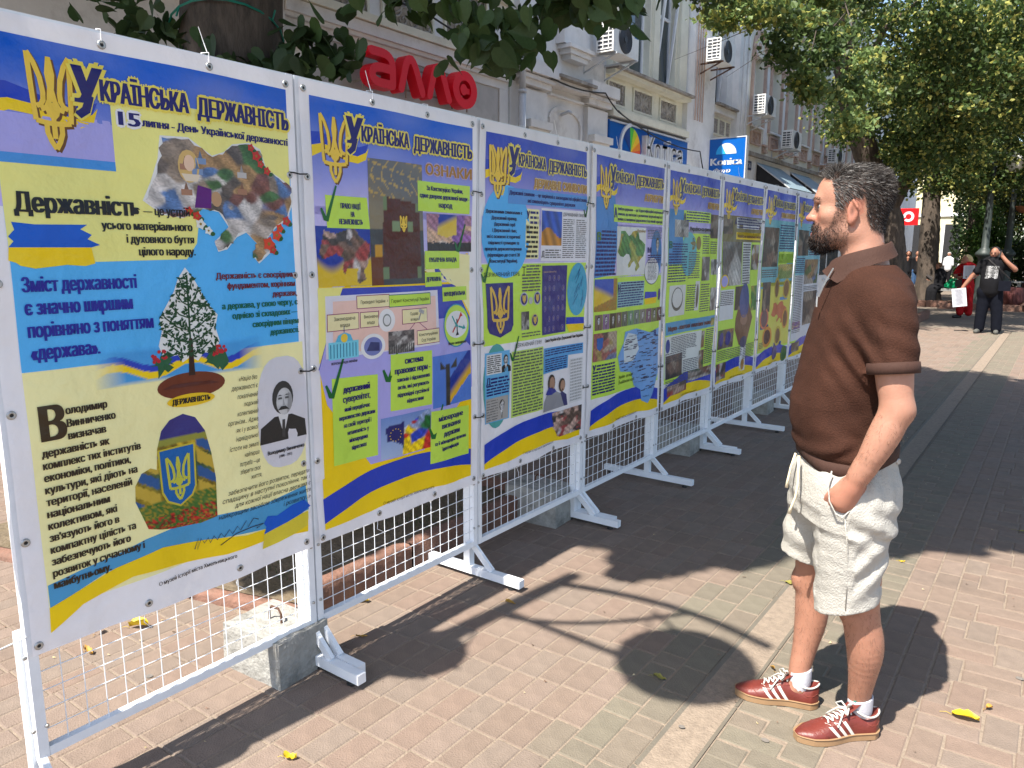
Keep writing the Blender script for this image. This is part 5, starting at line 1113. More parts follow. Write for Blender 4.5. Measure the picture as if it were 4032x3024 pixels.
# shop front surround of the left bay: stepped moulding, rough parapet with reliefs above
mould('moulding', [(5.7, 9.95, 4.27, 4.40, .0, .13), (5.7, 9.95, 4.22, 4.268, .0, .09), (5.7, 9.93, 4.105, 4.218, 0, .035), (9.72, 9.93, 0, 4.103, 0, .035), (5.7, 5.9, 0, 4.103, 0, .035), (1.0, 5.69, 4.1, 4.40, 0, .10)])
mould('recessed_panel', [(5.92, 9.70, 2.9, 4.10, .0, .012)], 'grey')
mould('parapet', [(5.0, 9.98, 4.41, 4.50, 0, .17), (5.0, 9.98, 5.35, 5.5, 0, .12)], 'cream')
mould('corbel', [(5.7, 6.0, 4.0, 4.06, .036, .16), (5.72, 5.98, 3.9, 3.998, .036, .12), (5.75, 5.95, 3.8, 3.898, .036, .08)])
for i, y in enumerate((6.1, 7.30, 8.50)): relief(y, y + .9, 4.56, 5.25, A, i)
mould('shop_fascia', [(5.4, 6.6, 3.42, 3.56, .0, .10)], 'grey')
# niche bay with pilasters
for y0, y1 in ((10.24, 10.92), (12.25, 12.98)):
    mould('pilaster', [(y0, y1, 0, 4.20, .02, .12), (y0 - .12, y1 + .08, 4.34, 4.40, .02, .24), (y0 - .16, y1 + .12, 4.42, 4.62, .02, .30), (y0 - .06, y1 + .04, 4.25, 4.338, .02, .18)])
    mould('corbel', [(y0 + .02, y1 - .02, 3.60, 3.72, .121, .26), (y0 + .05, y1 - .05, 3.45, 3.598, .121, .20)])
mould('ledge', [(11.0, 12.2, 4.47, 4.52, .02, .34)], 'ledge'); mould('moulding', [(11.02, 12.18, 4.36, 4.468, .02, .22), (11.05, 12.15, 4.22, 4.25, .02, .10)])
b = MB(); pts = [(XW + .03, 11.12, 3.0), (XW + .03, 11.12, 3.85)] + [(XW + .03, 11.62 - .5 * math.cos(a), 3.86 + .22 * math.sin(a)) for a in [i * math.pi / 10 for i in range(11)]] + [(XW + .03, 12.12, 3.0)]
for p_, q_ in zip(pts[:-1], pts[1:]): b.beam(p_, q_, .05, .07)
attach(b.build('niche_arch', M_['plaster']), A)
mould('attic_cap', [(11.35, 12.2, 5.02, 5.08, .02, .30), (11.42, 12.13, 4.94, 5.018, .02, .25), (11.5, 12.05, 4.86, 4.938, .02, .21)])
mould('attic_block', [(11.3, 12.25, 5.09, 6.2, .02, .20)])
mould('upper_pilaster', [(10.1, 10.5, 4.63, 9.3, .02, .14)])
# sign bay: ledge, reliefs
for i, (y0, y1) in enumerate(((13.16, 13.80), (14.20, 15.0), (15.42, 16.2))): relief(y0, y1, 4.44, 4.82, A, 10 + i)
mould('ledge', [(13.05, 16.62, 5.0, 5.05, 0, .30)], 'ledge'); mould('moulding', [(13.05, 16.58, 4.92, 4.998, 0, .22), (13.05, 16.58, 4.29, 4.36, 0, .12), (13.05, 16.58, 4.16, 4.288, 0, .2)], 'cream')
mould('lesene', [(14.95, 15.2, 5.06, 9, 0, .06), (13.35, 13.7, 5.06, 9, 0, .06), (16.2, 16.58, 5.06, 9, 0, .08)], 'cream')
for i, (y0, y1) in enumerate(((18.36, 18.68), (18.78, 19.14), (19.22, 19.5))): relief(y0, y1, 4.52, 4.86, A, 20 + i)
mould('ledge', [(18.22, 19.6, 5.14, 5.19, 0, .22)], 'ledge'); mould('moulding', [(18.22, 19.6, 4.98, 5.138, 0, .12)])
b = MB()
for i in range(4): b.tube([(XW + .16, 16.95 + .14 * i, 4.6), (XW + .16, 16.95 + .14 * i, 9)], .016, 5)
attach(b.build('rusty_conduit', M_['pinkp']), A)
for i in range(5): mould('flute', [(19.62 + .16 * i, 19.72 + .16 * i, 4.5, 9.3, .0, .16 - .02 * (i % 2))])
b = MB(); b.tube([(XW + .20, 10.10, 0), (XW + .20, 10.10, 4.12)], .055, 12); b.lathe([(.056, 0), (.07, .005), (.07, .05), (.056, .055)], (XW + .20, 10.10, 4.08), 12); b.tube([(XW + .20, 10.10, 4.13), (XW + .20, 10.10, 4.6), (XW + .10, 10.02, 4.85)], .05, 12)
tag(b.build('downpipe', M_['zinc'], smooth=True), 'pale grey downpipe beside the recessed panel with the red letters', 'pipe')

D = empty('corner_building', (XW, 27, 0), 0, 'cream building with tall arched windows trimmed in dusty pink, number 26', 'building')
wy = [21.5 + 1.56 * i for i in range(8)]
HD = [(y - .46, y + .46, 5.06, 6.88) for y in wy]; HU = [(y - .42, y + .42, 9.1, 11.2) for y in wy]
wall_holes('wall', 20.42, 33.6, 4.34, 8.2, HD, M_['cream2'], D, .34); wall_holes('wall', 20.42, 33.6, 8.2, 13.0, HU, M_['plaster'], D, .2)
wall_holes('wall', 20.42, 33.6, 0, 4.34, [(21.9, 23.9, .1, 3.5), (25.3, 27.2, .1, 3.5), (28.8, 30.0, .1, 3.3)], M_['plaster'], D, .3)
for h in HD: window(*h, D, .30, 6.3)
for h in HU: window(*h, D, .16, 10.5)
for h in ((21.9, 23.9, .1, 3.5), (25.3, 27.2, .1, 3.5), (28.8, 30.0, .1, 3.3)): window(*h, D, .26, mull=(h[0] + h[1]) / 2)
def dm(name, boxes, m='pinkp'):
    b = MB()
    for q in boxes: fb(b, *q)
    return attach(b.build(name, M_[m]), D)
for y in wy:
    o0 = y - .46; o1 = y + .46
    dm('jamb_strip', [(o0 - .11, o0 - .005, 5.02, 6.78, 0, .07)]); dm('jamb_strip', [(o1 + .005, o1 + .11, 5.02, 6.78, 0, .07)])
    dm('capital', [(o0 - .14, o0 + .02, 6.79, 6.86, 0, .13), (o0 - .12, o0, 6.862, 6.94, 0, .10), (o0 - .10, o0 - .02, 6.70, 6.788, .071, .13)]); dm('capital', [(o1 - .02, o1 + .14, 6.79, 6.86, 0, .13), (o1, o1 + .12, 6.862, 6.94, 0, .10), (o1 + .02, o1 + .10, 6.70, 6.788, .071, .13)])
    b = MB(); P_ = [(XW + .03, y - .52 * math.cos(a), 6.95 + .56 * math.sin(a)) for a in [i * math.pi / 14 for i in range(15)]]; b.tube(P_, .055, 6); b.tube([(p[0] + .04, y + (p[1] - y) * .93, 6.95 + (p[2] - 6.95) * .93) for p in P_], .022, 5); attach(b.build('arch', M_['pinkp'], smooth=True), D)
    b = MB(); b.lathe([(0, .05), (.075, .045), (.095, .02), (.1, 0)], (XW, y, 7.14), 14, ax='x'); attach(b.build('medallion', M_['pinkp'], smooth=True), D)
    dm('sill', [(o0 - .03, o1 + .03, 5.0, 5.05, 0, .10)], 'plaster')
    P = dm('apron_panel', [(o0 + .06, o1 - .06, 4.90, 4.95, 0, .05), (o0 + .06, o1 - .06, 4.56, 4.61, 0, .05), (o0 + .06, o0 + .12, 4.612, 4.898, 0, .05), (o1 - .12, o1 - .06, 4.612, 4.898, 0, .05), (o0 + .12, o1 - .12, 4.61, 4.90, 0, .012)])
    b = MB()
    for k in range(4):
        a0, a1 = k * math.pi / 2, (k + 1) * math.pi / 2; b.beam((XW + .02, y + .17 * math.cos(a0), 4.755 + .115 * math.sin(a0)), (XW + .02, y + .17 * math.cos(a1), 4.755 + .115 * math.sin(a1)), .02, .03)
    b.lathe([(0, .045), (.03, .035), (.045, .01)], (XW, y, 4.755), 8, ax='x'); b.build('diamond', M_['pinkp'], P)
    b = MB()
    for j in range(3): fb(b, y + .62, y + .92, 4.42 + j * .055, 4.455 + j * .055, 0, .09 - .02 * j)
    fb(b, y + .60, y + .94, 4.59, 4.64, 0, .09); attach(b.build('triglyph', M_['pinkp']), D)
    dm('wall_strip', [(y + .62, y + .92, 4.65, 6.7, 0, .03)], 'plaster')
dm('string_course', [(20.42, 33.6, 4.235, 4.34, 0, .10)], 'ledge'); 
dm('cornice', [(20.42, 33.6, 8.20, 8.30, 0, .30), (20.42, 33.6, 8.08, 8.198, 0, .16)], 'plaster'); dm('cornice_flashing', [(20.42, 33.6, 8.301, 8.33, 0, .36)], 'ledge'); dm('upper_trim', [(y - .55, y - .44, 9.0, 11.4, 0, .05) for y in wy], 'pinkp')
dm('eaves', [(20.42, 33.6, 12.6, 13.0, 0, .5)], 'plaster')
M_['awning'] = mat('blue_grey_awning', (.20, .27, .31), .55, .10, 3)
for y0, y1 in ((21.75, 24.0), (24.95, 27.1)):
    b = MB(); b.add([(XW + .01, y0, 4.12), (XW + .01, y1, 4.12), (XW + .98, y1, 3.38), (XW + .98, y0, 3.38), (XW + .01, y0, 4.09), (XW + .01, y1, 4.09), (XW + .96, y1, 3.35), (XW + .96, y0, 3.35)], [(0, 3, 2, 1), (4, 5, 6, 7), (0, 4, 7, 3), (3, 7, 6, 2), (1, 2, 6, 5)])
    aw = attach(b.build('awning', M_['awning']), D)
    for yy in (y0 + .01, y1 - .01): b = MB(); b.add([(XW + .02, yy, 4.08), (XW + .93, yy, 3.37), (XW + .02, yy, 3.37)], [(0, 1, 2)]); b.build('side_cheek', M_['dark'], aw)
    b = MB()
    for yy in (y0 + .004, y1 - .004): b.beam((XW + .01, yy, 4.10), (XW + .97, yy, 3.37), .02, .03)
    b.build('awning_frame', M_['zinc'], aw)
b = MB(); b.tube([(XW + .09, 33.5, 0), (XW + .09, 33.5, 12)], .06, 8); tag(b.build('downpipe', M_['zinc'], smooth=True), 'far grey downpipe at the end of the building with arched windows', 'pipe')
# further buildings
G = empty('far_building', (XW, 42, 0), 0, 'light grey building beyond the one with the arched windows', 'building')
HG = [(35.2 + 2.1 * i, 36.3 + 2.1 * i, 5.2, 7.4) for i in range(7)]; wall_holes('wall', 33.7, 50, 0, 10.5, HG + [(35.5, 38, .1, 3.2), (40, 42.5, .1, 3.2)], M_['plaster'], G, .25, xf=XW - .1)
for h in HG: window(*h, G, .2, 6.6, xf=XW - .1)
for h in ((35.5, 38, .1, 3.2), (40, 42.5, .1, 3.2)): window(*h, G, .2, mull=(h[0] + h[1]) / 2, xf=XW - .1)
Hh = empty('yellow_building', (-8, 56, 0), 0, 'sunlit yellow building across the end of the street behind the trees', 'building')
b = MB(); b.box((-12, 56, 0), (-5.35, 64, 9)); attach(b.build('wall', mat('yellow_render', (.72, .64, .40), .8, .08, 1)), Hh)
for x in (-10.2, -8.4, -6.6):
    b = MB(); b.box((x, 55.94, .3), (x + .9, 55.99, 3.4)); p = attach(b.build('window', M_['dark']), Hh); b = MB(); b.box((x - .08, 55.95, .3), (x - .01, 56.0, 3.5)); b.box((x + .91, 55.95, .3), (x + .98, 56.0, 3.5)); b.build('window_frame', M_['pvc'], p)
b = MB(); b.box((-12, 55.9, 3.9), (-5.35, 55.99, 4.1)); attach(b.build('string_course', M_['pvc']), Hh)

# ---------------------------------------------------------------- signs
M_['signblue'] = mat('blue_sign_board', srgb(0, 88, 170), .35, .04, 2); M_['signwhite'] = mat('white_letters', (.72, .74, .77), .4, .03, 3); M_['signred'] = mat('red_channel_letter', srgb(240, 16, 48), .4, .05, 3)
def ribbon_outline(pts, w, ws=None, caps=6):
    L, Rr = [], []; n = len(pts)
    for i, p in enumerate(pts):
        a = pts[max(i - 1, 0)]; c = pts[min(i + 1, n - 1)]; d = math.hypot(c[0] - a[0], c[1] - a[1]); nx, ny = -(c[1] - a[1]) / d, (c[0] - a[0]) / d; h = w / 2
        L.append((p[0] + nx * h, p[1] + ny * h)); Rr.append((p[0] - nx * h, p[1] - ny * h))
    def cap(p, q):  # half circle round p away from q
        a0 = math.atan2(p[1] - q[1], p[0] - q[0]); return [(p[0] + w / 2 * math.cos(a0 + t), p[1] + w / 2 * math.sin(a0 + t)) for t in [-math.pi / 2 + math.pi * i / caps for i in range(1, caps)]]
    return L + cap(pts[-1], pts[-2])[::-1] + Rr[::-1] + cap(pts[0], pts[1])[::-1]
SG = empty('shop_sign', (XW, 7.7, 3.85), 0, 'big red rounded letters standing off the grey wall panel', 'sign')
xs0, xs1 = XW + .20, XW + .36
fr = lambda a, c, d: (d, a, c)
def bez(p0, p1, p2, n=8): return [((1 - t) ** 2 * p0[0] + 2 * t * (1 - t) * p1[0] + t * t * p2[0], (1 - t) ** 2 * p0[1] + 2 * t * (1 - t) * p1[1] + t * t * p2[1]) for t in [i / n for i in range(n + 1)]]
def letter(strokes, w, dots=()):
    b = MB()
    for i_, s_ in enumerate(strokes): b.prism(ribbon_outline(s_, w), xs0 - .004 * i_, xs1 + .004 * i_, fr)
    for (a, c, r_) in dots: b.prism([(a + r_ * math.cos(t), c + r_ * math.sin(t)) for t in [i * math.pi / 10 for i in range(20)]], xs0 - .01, xs1 + .003, fr)
    return attach(b.build('letter', M_['signred']), SG)
w = .105; by, ty = 3.60, 4.06
# a: open top arm, bowl below
letter([[(6.74, 4.02)] + bez((6.90, 4.02), (7.09, 4.02), (7.09, 3.88)) + [(7.09, 3.67)], [(7.085, 3.665), (6.90, 3.665)] + bez((6.88, 3.665), (6.74, 3.67), (6.74, 3.75), 5) + bez((6.74, 3.76), (6.75, 3.84), (6.88, 3.845), 5) + [(7.085, 3.845)]], w)
for y0 in (7.24, 7.77): letter([[(y0, 3.66)] + bez((y0 + .06, 3.86), (y0 + .10, 4.03), (y0 + .16, 4.035), 5) + bez((y0 + .20, 4.035), (y0 + .26, 4.0), (y0 + .33, 3.80), 5) + [(y0 + .39, 3.66)]], w)
b = MB(); n = 28
for i in range(n):
    a0, a1 = 2 * math.pi * i / n, 2 * math.pi * (i + 1) / n
    P = [(8.50 + r1 * math.cos(a) * 1.05, 3.845 + r1 * math.sin(a)) for a, r1 in ((a0, .25), (a1, .25), (a1, .125), (a0, .125))]
    b.add([fr(*p, xs1) for p in P] + [fr(*p, xs0) for p in P], [(0, 1, 2, 3), (7, 6, 5, 4), (0, 4, 5, 1), (2, 6, 7, 3)])
b.prism([(8.47 + .075 * math.cos(t), 3.845 + .075 * math.sin(t)) for t in [i * math.pi / 8 for i in range(16)]], xs0, xs1, fr); b.box((xs0, 8.46, 3.80), (xs1 - .02, 8.64, 3.88)); attach(b.build('letter', M_['signred']), SG)
b = MB()
for z in (3.70, 3.98): b.beam((xs0 - .02, 6.72, z), (xs0 - .02, 8.8, z), .02, .02)
for y in (6.75, 7.5, 8.42, 8.75): b.beam((XW, y, 3.70), (xs0, y, 3.70), .02, .02); b.beam((XW, y, 3.98), (xs0, y, 3.98), .02, .02); b.beam((xs0 - .02, y, 3.6), (xs0 - .02, y, 4.05), .018, .018)
attach(b.build('sign_rail', M_['ledge']), SG)
def flat_text(txt, y0, z0, h, x, m, parent, name='lettering', ywidth=None, bold=.02, shear=0, ext=0, facing='x', flip=False):
    lo, hi = caph(); V = []; b = MB()
    v, f = glyphs(txt, 0, 3, shear); k = h / (hi - lo); xk = k if ywidth is None else ywidth / (v[:, 0].max() - v[:, 0].min())
    for dx in ((0, bold, -bold) if bold else (0,)):
        if facing == 'x': P = [(x, y0 + ((p[0] - v[:, 0].min()) * xk + dx), z0 + (p[1] - lo) * k) for p in v]; ff = f
        else: P = [(y0 + ((p[0] - v[:, 0].min()) * xk + dx), x, z0 + (p[1] - lo) * k) for p in v]; ff = f
        if ext:
            e = ext if facing == 'x' else -ext; P2 = [(p[0] + (e if facing == 'x' else 0), p[1] + (0 if facing == 'x' else e), p[2]) for p in P]; b.add(P2, ff)
            ed = {}
            for t in ff:
                for i in range(len(t)): k_ = (t[i], t[(i + 1) % len(t)]); ed[k_] = 1
            for (a, c) in list(ed):
                if (c, a) not in ed: b.add([P[a], P[c], P2[c], P2[a]], [(0, 1, 2, 3)])
            P = P2
        else: b.add([(p[0] + abs(dx) * .001 * (facing == 'x'), p[1] - abs(dx) * .001 * (facing != 'x'), p[2]) for p in P], ff)
    return attach(b.build(name, m), parent)
KS = empty('shop_sign', (XW, 14.7, 3.6), 0, 'long blue fascia sign with a rainbow colour wheel and white raised letters', 'sign')
b = MB(); b.box((XW + .02, 12.99, 2.95), (XW + .16, 16.6, 4.09)); attach(b.build('sign_board', M_['signblue']), KS)
b = MB(); b.box((XW + .161, 12.99, 4.06), (XW + .19, 16.6, 4.09)); b.box((XW + .161, 12.99, 2.95), (XW + .19, 16.6, 2.98)); attach(b.build('sign_frame', M_['zinc']), KS)
b = MB(); cy, cz = 13.85, 3.62; ru, rv = .42, .42; hues = [srgb(20, 60, 130), srgb(30, 70, 140), srgb(80, 190, 70), srgb(190, 210, 50), srgb(240, 190, 50), srgb(235, 140, 50), srgb(225, 90, 50), srgb(210, 50, 40), srgb(190, 30, 50), srgb(170, 30, 60)]
for i, c in enumerate(hues):
    a0, a1 = math.pi * (.80 - i * .13), math.pi * (.80 - (i + 1) * .13)
    b.add([(XW + .165, cy, cz - .05), (XW + .165, cy + ru * math.cos(a0), cz + rv * math.sin(a0)), (XW + .165, cy + ru * math.cos((a0 + a1) / 2), cz + rv * math.sin((a0 + a1) / 2)), (XW + .165, cy + ru * math.cos(a1), cz + rv * math.sin(a1))], [(0, 3, 2, 1)], c)
attach(b.build('colour_wheel', M_['flat']), KS)
b = MB(); b.prism(ribbon_outline([(cy + (ru + .04) * math.cos(a), cz + (rv + .04) * math.sin(a)) for a in [math.pi * (1.12 - i * .07) for i in range(9)]], .07), XW + .161, XW + .20, fr); attach(b.build('wheel_rim', M_['signwhite']), KS)
flat_text('Копіса', 14.36, 3.48, .46, XW + .161, M_['signwhite'], KS, ywidth=1.72, bold=.035, ext=.11)
PS = empty('projecting_sign', (-6.9, 18, 3.6), 0, 'sunlit blue projecting sign lettered Konica, hung out from the wall', 'sign')
b = MB(); b.box((-7.30, 18.0, 2.9), (-6.40, 18.14, 4.29)); attach(b.build('sign_box', M_['signblue']), PS)
b = MB()
for q in (((-7.325, 17.99, 2.88), (-7.30, 18.15, 4.315)), ((-6.40, 17.99, 2.88), (-6.375, 18.15, 4.315)), ((-7.30, 17.99, 4.29), (-6.40, 18.15, 4.315)), ((-7.39, 18.04, 4.1), (-7.326, 18.1, 4.14)), ((-7.39, 18.04, 3.1), (-7.326, 18.1, 3.14))): b.box(*q)
attach(b.build('sign_frame', M_['zinc']), PS)
b = MB(); b.add([(-6.86, 17.996, 3.93)] + [(-6.86 + .25 * math.cos(a), 17.996, 3.93 + .25 * math.sin(a)) for a in [math.pi * i / 14 for i in range(15)]], [(0, i + 1, i + 2) for i in range(14)], (.62, .63, .62)); attach(b.build('half_disc', M_['flat']), PS)
b = MB(); b.add([(-6.86, 17.992, 3.93)] + [(-6.86 + .25 * math.cos(a), 17.992, 3.93 + .25 * math.sin(a)) for a in [math.pi * (.66 + .34 * i / 5) for i in range(6)]], [(0, i + 1, i + 2) for i in range(5)], srgb(40, 160, 225)); attach(b.build('half_disc_sector', M_['flat']), PS)
flat_text('Konica', -7.23, 3.68, .17, 17.992, M_['signwhite'], PS, ywidth=.76, bold=.012, facing='y'); flat_text('Фото', -7.16, 3.50, .10, 17.992, M_['signwhite'], PS, ywidth=.42, bold=.008, shear=.3, facing='y'); flat_text('експрес', -7.16, 3.33, .10, 17.992, M_['signwhite'], PS, ywidth=.52, bold=.008, shear=.3, facing='y')
NP = empty('number_plate', (XW, 21.15, 3.97), 0, 'small dark blue house number plate reading 26', 'sign')
b = MB(); b.box((XW + .001, 21.0, 3.86), (XW + .02, 21.32, 4.10)); attach(b.build('plate', mat('navy_enamel', srgb(25, 35, 90), .3, 0)), NP); flat_text('26', 21.05, 3.92, .13, XW + .023, M_['signwhite'], NP, ywidth=.2, bold=.008)
RS = empty('projecting_sign', (-6.5, 42, 3.3), 0, 'square red sign with a white ring beyond the head of the man', 'sign')
b = MB(); b.box((-7.0, 42, 2.95), (-6.15, 42.12, 3.76)); b.box((-7.49, 42.03, 3.6), (-7.001, 42.08, 3.64)); attach(b.build('sign_box', mat('red_sign', srgb(225, 25, 30), .4, 0)), RS)
b = MB(); n = 24
for i in range(n):
    if i in (13, 14): continue
    a0, a1 = 2 * math.pi * i / n, 2 * math.pi * (i + 1) / n; b.add([(-6.58 + r_ * math.cos(a), 41.99, 3.36 + r_ * math.sin(a)) for a, r_ in ((a0, .25), (a1, .25), (a1, .13), (a0, .13))], [(0, 1, 2, 3)])
attach(b.build('ring_logo', M_['signwhite']), RS)

# ---------------------------------------------------------------- air conditioners, cables
M_['acw'] = mat('white_unit_casing', (.74, .74, .71), .5, .05, 6, stain=((.5, .46, .38), 4, .6, .9)); M_['acg'] = mat('dark_fan_grille', (.06, .065, .075), .5, .1, 20); M_['aclogo'] = mat('blue_label', srgb(20, 110, 190), .4, 0)
def air_con(x, y, z, label, w=.80, h=.55, d=.30, rust=False, logo=False):
    r = empty('air_conditioner', (x, y, z), 0, label, 'air conditioner', 'outdoor units on the facades'); y0, y1 = y - w / 2, y + w / 2; x0, x1 = x, x + d
    b = MB(); b.box((x0, y0 + .004, z), (x1, y1, z + h)); attach(b.build('casing', M_['acw']), r)
    b = MB(); cy, cz = y - w * .05, z + h / 2
    for rr in (.05, .09, .13, .17, .21): b.tube([(x1 + .018, cy + rr * math.cos(a), cz + rr * math.sin(a)) for a in [i * math.pi / 12 for i in range(25)]], .004, 4, cap=False)
    b.lathe([(.235, .02), (.235, .0)], (x1, cy, cz), 24, ax='x'); b.lathe([(0, .022), (.05, .022), (.05, .0)], (x1, cy, cz), 12, ax='x')
    b.add([(x1 + .006, cy + .23 * math.cos(a), cz + .23 * math.sin(a)) for a in [i * math.pi / 12 for i in range(24)]], [tuple(range(24))]); attach(b.build('fan_grille', M_['acg']), r)
    b = MB()
    for i in range(7): b.box((x0 + .02, y0 - .008, z + .04 + i * .068), (x1 - .03, y0 + .003, z + .062 + i * .068))
    for i in range(3): b.box((x0 + .02 + i * .11, y0 - .009, z + .04), (x0 + .034 + i * .11, y0 + .002, z + h - .04))
    attach(b.build('side_louvre', M_['acw']), r); b = MB(); b.add([(x0 + .02, y0 + .002, z + .03), (x1 - .03, y0 + .002, z + .03), (x1 - .03, y0 + .002, z + h - .04), (x0 + .02, y0 + .002, z + h - .04)], [(0, 1, 2, 3)]); attach(b.build('louvre_recess', M_['acg']), r)
    if logo: b = MB(); b.box((x1, y1 - .17, z + h - .16), (x1 + .003, y1 - .03, z + h - .07)); attach(b.build('badge', M_['aclogo']), r)
    mt = M_['rust'] if rust else M_['zinc']; xw = XW + .01
    for yy in (y0 + .1, y1 - .1): b = MB(); b.beam((xw, yy, z - .02), (x1 + .03, yy, z - .02), .035, .03); b.beam((xw, yy, z - .28), (x1 - .02, yy, z - .03), .03, .025); b.beam((xw, yy, z - .3), (xw, yy, z), .03, .03); attach(b.build('bracket', mt), r)
    return r
air_con(-7.08, 12.62, 5.06, 'white outdoor unit nearest the overhanging branch, with a blue badge', .95, .52, .34, logo=True)
air_con(-7.08, 17.5, 5.86, 'outdoor unit on rusty brackets above the projecting sign', .9, .48, .34, rust=True)
air_con(-7.08, 20.75, 5.18, 'outdoor unit under the first arched window', .9, .48, .32)
air_con(-7.10, 23.4, 4.60, 'outdoor unit hanging over the dusty pink aprons', .95, .5, .30)
air_con(-7.10, 28.6, 4.66, 'outdoor unit just above the hair of the man', .95, .48, .30)
air_con(-7.10, 24.6, 8.62, 'outdoor unit on the upper storey above the sloping cornice', .9, .6, .30)
def cable(pts, rad, label, m='tie_black'):
    n = 10; P = []
    for i in range(len(pts) - 1):
        a, c = Vector(pts[i][:3]), Vector(pts[i + 1][:3]); sag = pts[i + 1][3] if len(pts[i + 1]) > 3 else 0
        for j in range(n + (i == len(pts) - 2)): t = j / n; q = a.lerp(c, t); q.z -= sag * 4 * t * (1 - t); P.append(q)
    b = MB(); b.tube(P, rad, 5); return tag(b.build('cable', M_[m], smooth=True), label, 'cable')
cable([(XW + .2, 6.2, 4.95), (XW + .22, 7.9, 4.72, .06), (XW + .24, 10.1, 4.55, .08), (XW + .33, 12.5, 4.45, .12), (XW + .33, 13.0, 4.20, .02), (XW + .30, 17.0, 3.9, .14), (XW + .2, 17.6, 3.4, .05)], .014, 'thick black cable sagging along the facade over the blue fascia sign')
cable([(XW + .33, 13.0, 4.22), (XW + .30, 14.3, 4.06, .06), (XW + .2, 14.6, 3.7, .02)], .012, 'short black cable dropping from the pilaster behind the colour wheel')
cable([(XW + .1, 33, 5.9), (-3.9, 20.6, 4.6, .3)], .012, 'thin black wire running from the far downpipe to the tree')
cable([(XW + .1, 33, 6.3), (-4.0, 20.4, 5.1, .3)], .012, 'second thin wire just above it, reaching the tree a little higher')
cable([(XW + .05, 11.45, 3.95), (XW + .18, 11.5, 4.0), (XW + .2, 11.55, 3.98)], .03, 'small grey camera bracket in the arched niche', 'zinc')
# street lamps: fluted posts with flower bowls
M_['lamp'] = mat('dark_green_iron', (.035, .045, .042), .5, .15, 8, bump=.2); M_['bowl'] = mat('terracotta_bowl', (.28, .11, .05), .7, .15, 9); M_['lampglass'] = mat('opal_globe', (.75, .74, .70), .3, 0)
def street_lamp(x, y, label, s=1.0, arms=((1, 0),), bowls=(), z0=0, h=4.6, globes=1, slim=1):
    r = empty('street_lamp', (x, y, z0), 0, label, 'street lamp', 'iron street lamps with flower bowls')
    b = MB(); b.lathe([(q_ * slim if z_ < 1.75 else q_ * (slim + 1) / 2, z_) for q_, z_ in [(.26, 0), (.26, .08), (.21, .12), (.19, .4), (.155, .5), (.15, 1.45), (.17, 1.50), (.24, 1.56), (.24, 1.62), (.15, 1.72), (.10, 1.78), (.095, 2.6), (.075, 3.4), (.06, h), (0, h + .01)]], (0, 0, 0), 16); b.build('post', M_['lamp'], r, smooth=True)
    for a, hh, L in arms:
        b = MB(); dx, dy = math.cos(a), math.sin(a); b.tube([(dx * L * t, dy * L * t, hh + .18 * math.sin(t * 3.0)) for t in [i / 8 for i in range(9)]], .028, 6); b.tube([(dx * L * .6 * t, dy * L * .6 * t, hh - .7 * L + (.7 * L + .12) * t ** 2) for t in [i / 7 for i in range(8)]], .018, 5); b.build('arm', M_['lamp'], r, smooth=True)
        if globes: b = MB(); b.lathe([(.0, -.02), (.06, -.02), (.09, -.06), (.17, -.12), (.22, -.22), (.24, -.34), (.20, -.46), (.10, -.54), (0, -.56)], (dx * L, dy * L, hh + .06), 16); b.build('globe', M_['lampglass'], r, smooth=True)
    for (a, hh, L, R0) in bowls:
        dx, dy = math.cos(a), math.sin(a); bo = MB(); bo.lathe([(0, -.20), (R0 * .45, -.18), (R0 * .8, -.10), (R0, 0), (R0 * 1.06, .03), (R0 * .9, .03), (R0 * .8, -.02), (0, -.02)], (dx * L, dy * L, hh), 18); B_ = bo.build('flower_bowl', M_['bowl'], r, smooth=True)
        b = MB(); b.tube([(0, 0, hh - .1), (dx * L, dy * L, hh - .16)], .02, 5)
        for t in (0, 2.1, 4.2): b.tube([(dx * L + R0 * math.cos(t), dy * L + R0 * math.sin(t), hh), (dx * L * .6, dy * L * .6, hh + .6)], .007, 4)
        b.build('bowl_hanger', M_['lamp'], B_)
        b = MB(); rr = random.Random(int(hh * 100 + R0 * 1000))
        for i in range(int(260 * R0 / .3)):
            t = rr.uniform(0, 6.28); q = R0 * 1.0 * math.sqrt(rr.random()); p = Vector((dx * L + q * math.cos(t), dy * L + q * math.sin(t), hh + rr.uniform(-.02, .13) * (1.3 - q / R0))); l = rr.uniform(.02, .045); d = Vector((rr.uniform(-1, 1), rr.uniform(-1, 1), rr.uniform(-.3, 1))).normalized(); e = d.cross(Vector((.3, .2, 1))).normalized()
            b.add([p - d * l, p - e * l * .5, p + d * l, p + e * l * .5], [(0, 1, 2, 3)], (.05, .09, .03))
        b.build('flowers', M_['leafattr'], B_, kind='stuff')
    return r
